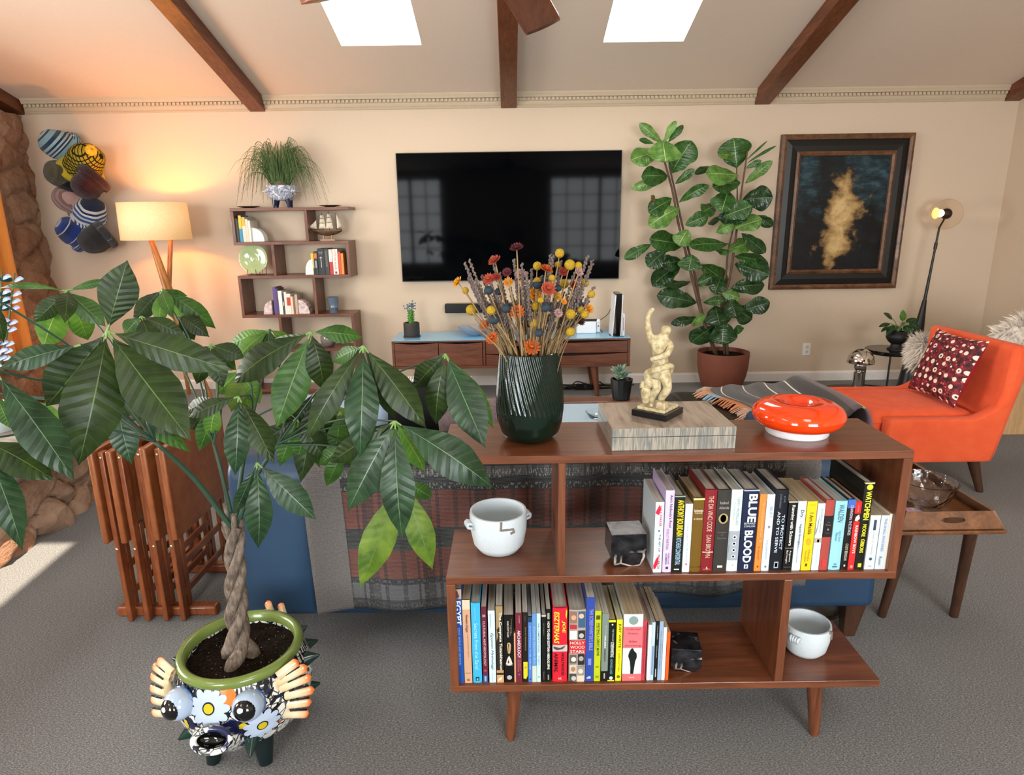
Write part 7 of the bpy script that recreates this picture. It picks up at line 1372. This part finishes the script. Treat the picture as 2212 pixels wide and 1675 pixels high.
# small books on the wall shelf
def small(rows, Zs, grp, ytop_org=420):
    for (lab, x0_, x1_, ytop, col, deco) in rows:
        k_ = 5.583; yv = 5.5; yb = 5.5; a = at(480 + x0_ / k_, 525, yv); b = at(480 + x1_ / k_, 525, yv); tp = at(480 + (x0_ + x1_) / 2 / k_, 420 + ytop / k_, yv)
        book(lab, a.x, b.x, yv, Zs, tp.z - Zs, .16, col, 0, M_PGA, deco, grp=grp)
small([('light blue and white tall book at the left end of the top wall shelf', 135, 160, 320, '7fa3cf', [('b', .78, 1, 'e2e6ea')]), ('blue book with grey top beside the light blue one', 160, 183, 295, '5f86b4', [('b', .8, 1, '9aa0a4')]), ('grey green slim book on the top wall shelf', 184, 206, 290, '5c6a64', []), ('dark green slim book left of the yellow one', 207, 224, 310, '33443c', []), ('tall yellow and blue book on the top wall shelf', 225, 258, 255, '2f86b4', [('b', .5, 1, 'd9b52a')]), ('white book with yellow top on the top wall shelf', 262, 300, 275, 'd6cdb8', [('b', .65, 1, 'd4a92c')]), ('cream tall book on the top wall shelf', 302, 332, 300, 'd3c8b4', []), ('white slim book touching the pale bookend', 334, 360, 315, 'dcd6ca', [])], zt2, 'books on the top wall shelf level')
small([('yellow slim book beside the white bookend on the second level', 1052, 1085, 712, 'e2b62c', [('b', .0, .3, '3a2a1c')]), ('black book with orange patch on the second level', 1088, 1130, 690, '1f2a28', [('p', .7, .92, .8, 'c8702a'), ('p', .3, .6, .4, '9ab0b0')]), ('thick black book with a white sword on its spine', 1136, 1212, 655, '23272a', [('p', .28, .7, .07, 'e0e0dc'), ('p', .64, .66, .4, 'd8d8d4'), ('h', 'THE NAME', .86, .7, .16, 'b8b8b4'), ('h', 'OF THE', .8, .5, .12, 'b8b8b4')]), ('dark grey book with faint vertical lettering on the second level', 1216, 1266, 655, '33363a', [('v', 'BLOODSTONE', .9, .3, .4, 0, '9a968a', 0)]), ('red and white book on the second level', 1272, 1312, 660, 'b8342a', [('b', .5, .98, 'e0d4cc')]), ('white book with red outline lettering on the second level', 1316, 1378, 660, 'e4dcd4', [('v', 'CITY OF GLASS', .94, .2, .3, 0, 'b8483c', 0), ('p', .03, .12, .4, '8a3a30')]), ('red orange slim book on the second level', 1383, 1412, 695, 'd2502a', []), ('light orange slim book at the right end of the second level', 1415, 1445, 712, 'e08a3c', [])], zt3, 'books on the second wall shelf level')
def small3(rows, Zs, grp): small(rows, Zs, grp)
small([('purple tall book beside the left crystal bookend', 545, 582, 1125, '5a4684', []), ('plum slim book on the third level', 583, 605, 1140, '4d3f66', []), ('white tall book on the third level', 607, 652, 1165, 'e6e4e0', []), ('dark green slim book on the third level', 655, 677, 1195, '33423a', [('p', .4, .6, .5, 'c8c8b4')]), ('white book beside the red patch on the third level', 679, 706, 1180, 'e2e0da', []), ('white book with a large red patch on the third level', 707, 756, 1200, 'e0dcd4', [('p', .42, .82, .9, 'c0402c')]), ('cream slim book on the third level', 758, 782, 1235, 'dccfae', []), ('dull rose slim book on the third level', 784, 806, 1230, '8c5a50', []), ('beige tall book beside the right crystal bookend', 808, 840, 1210, 'b4a590', [])], zt4, 'books on the third wall shelf level')
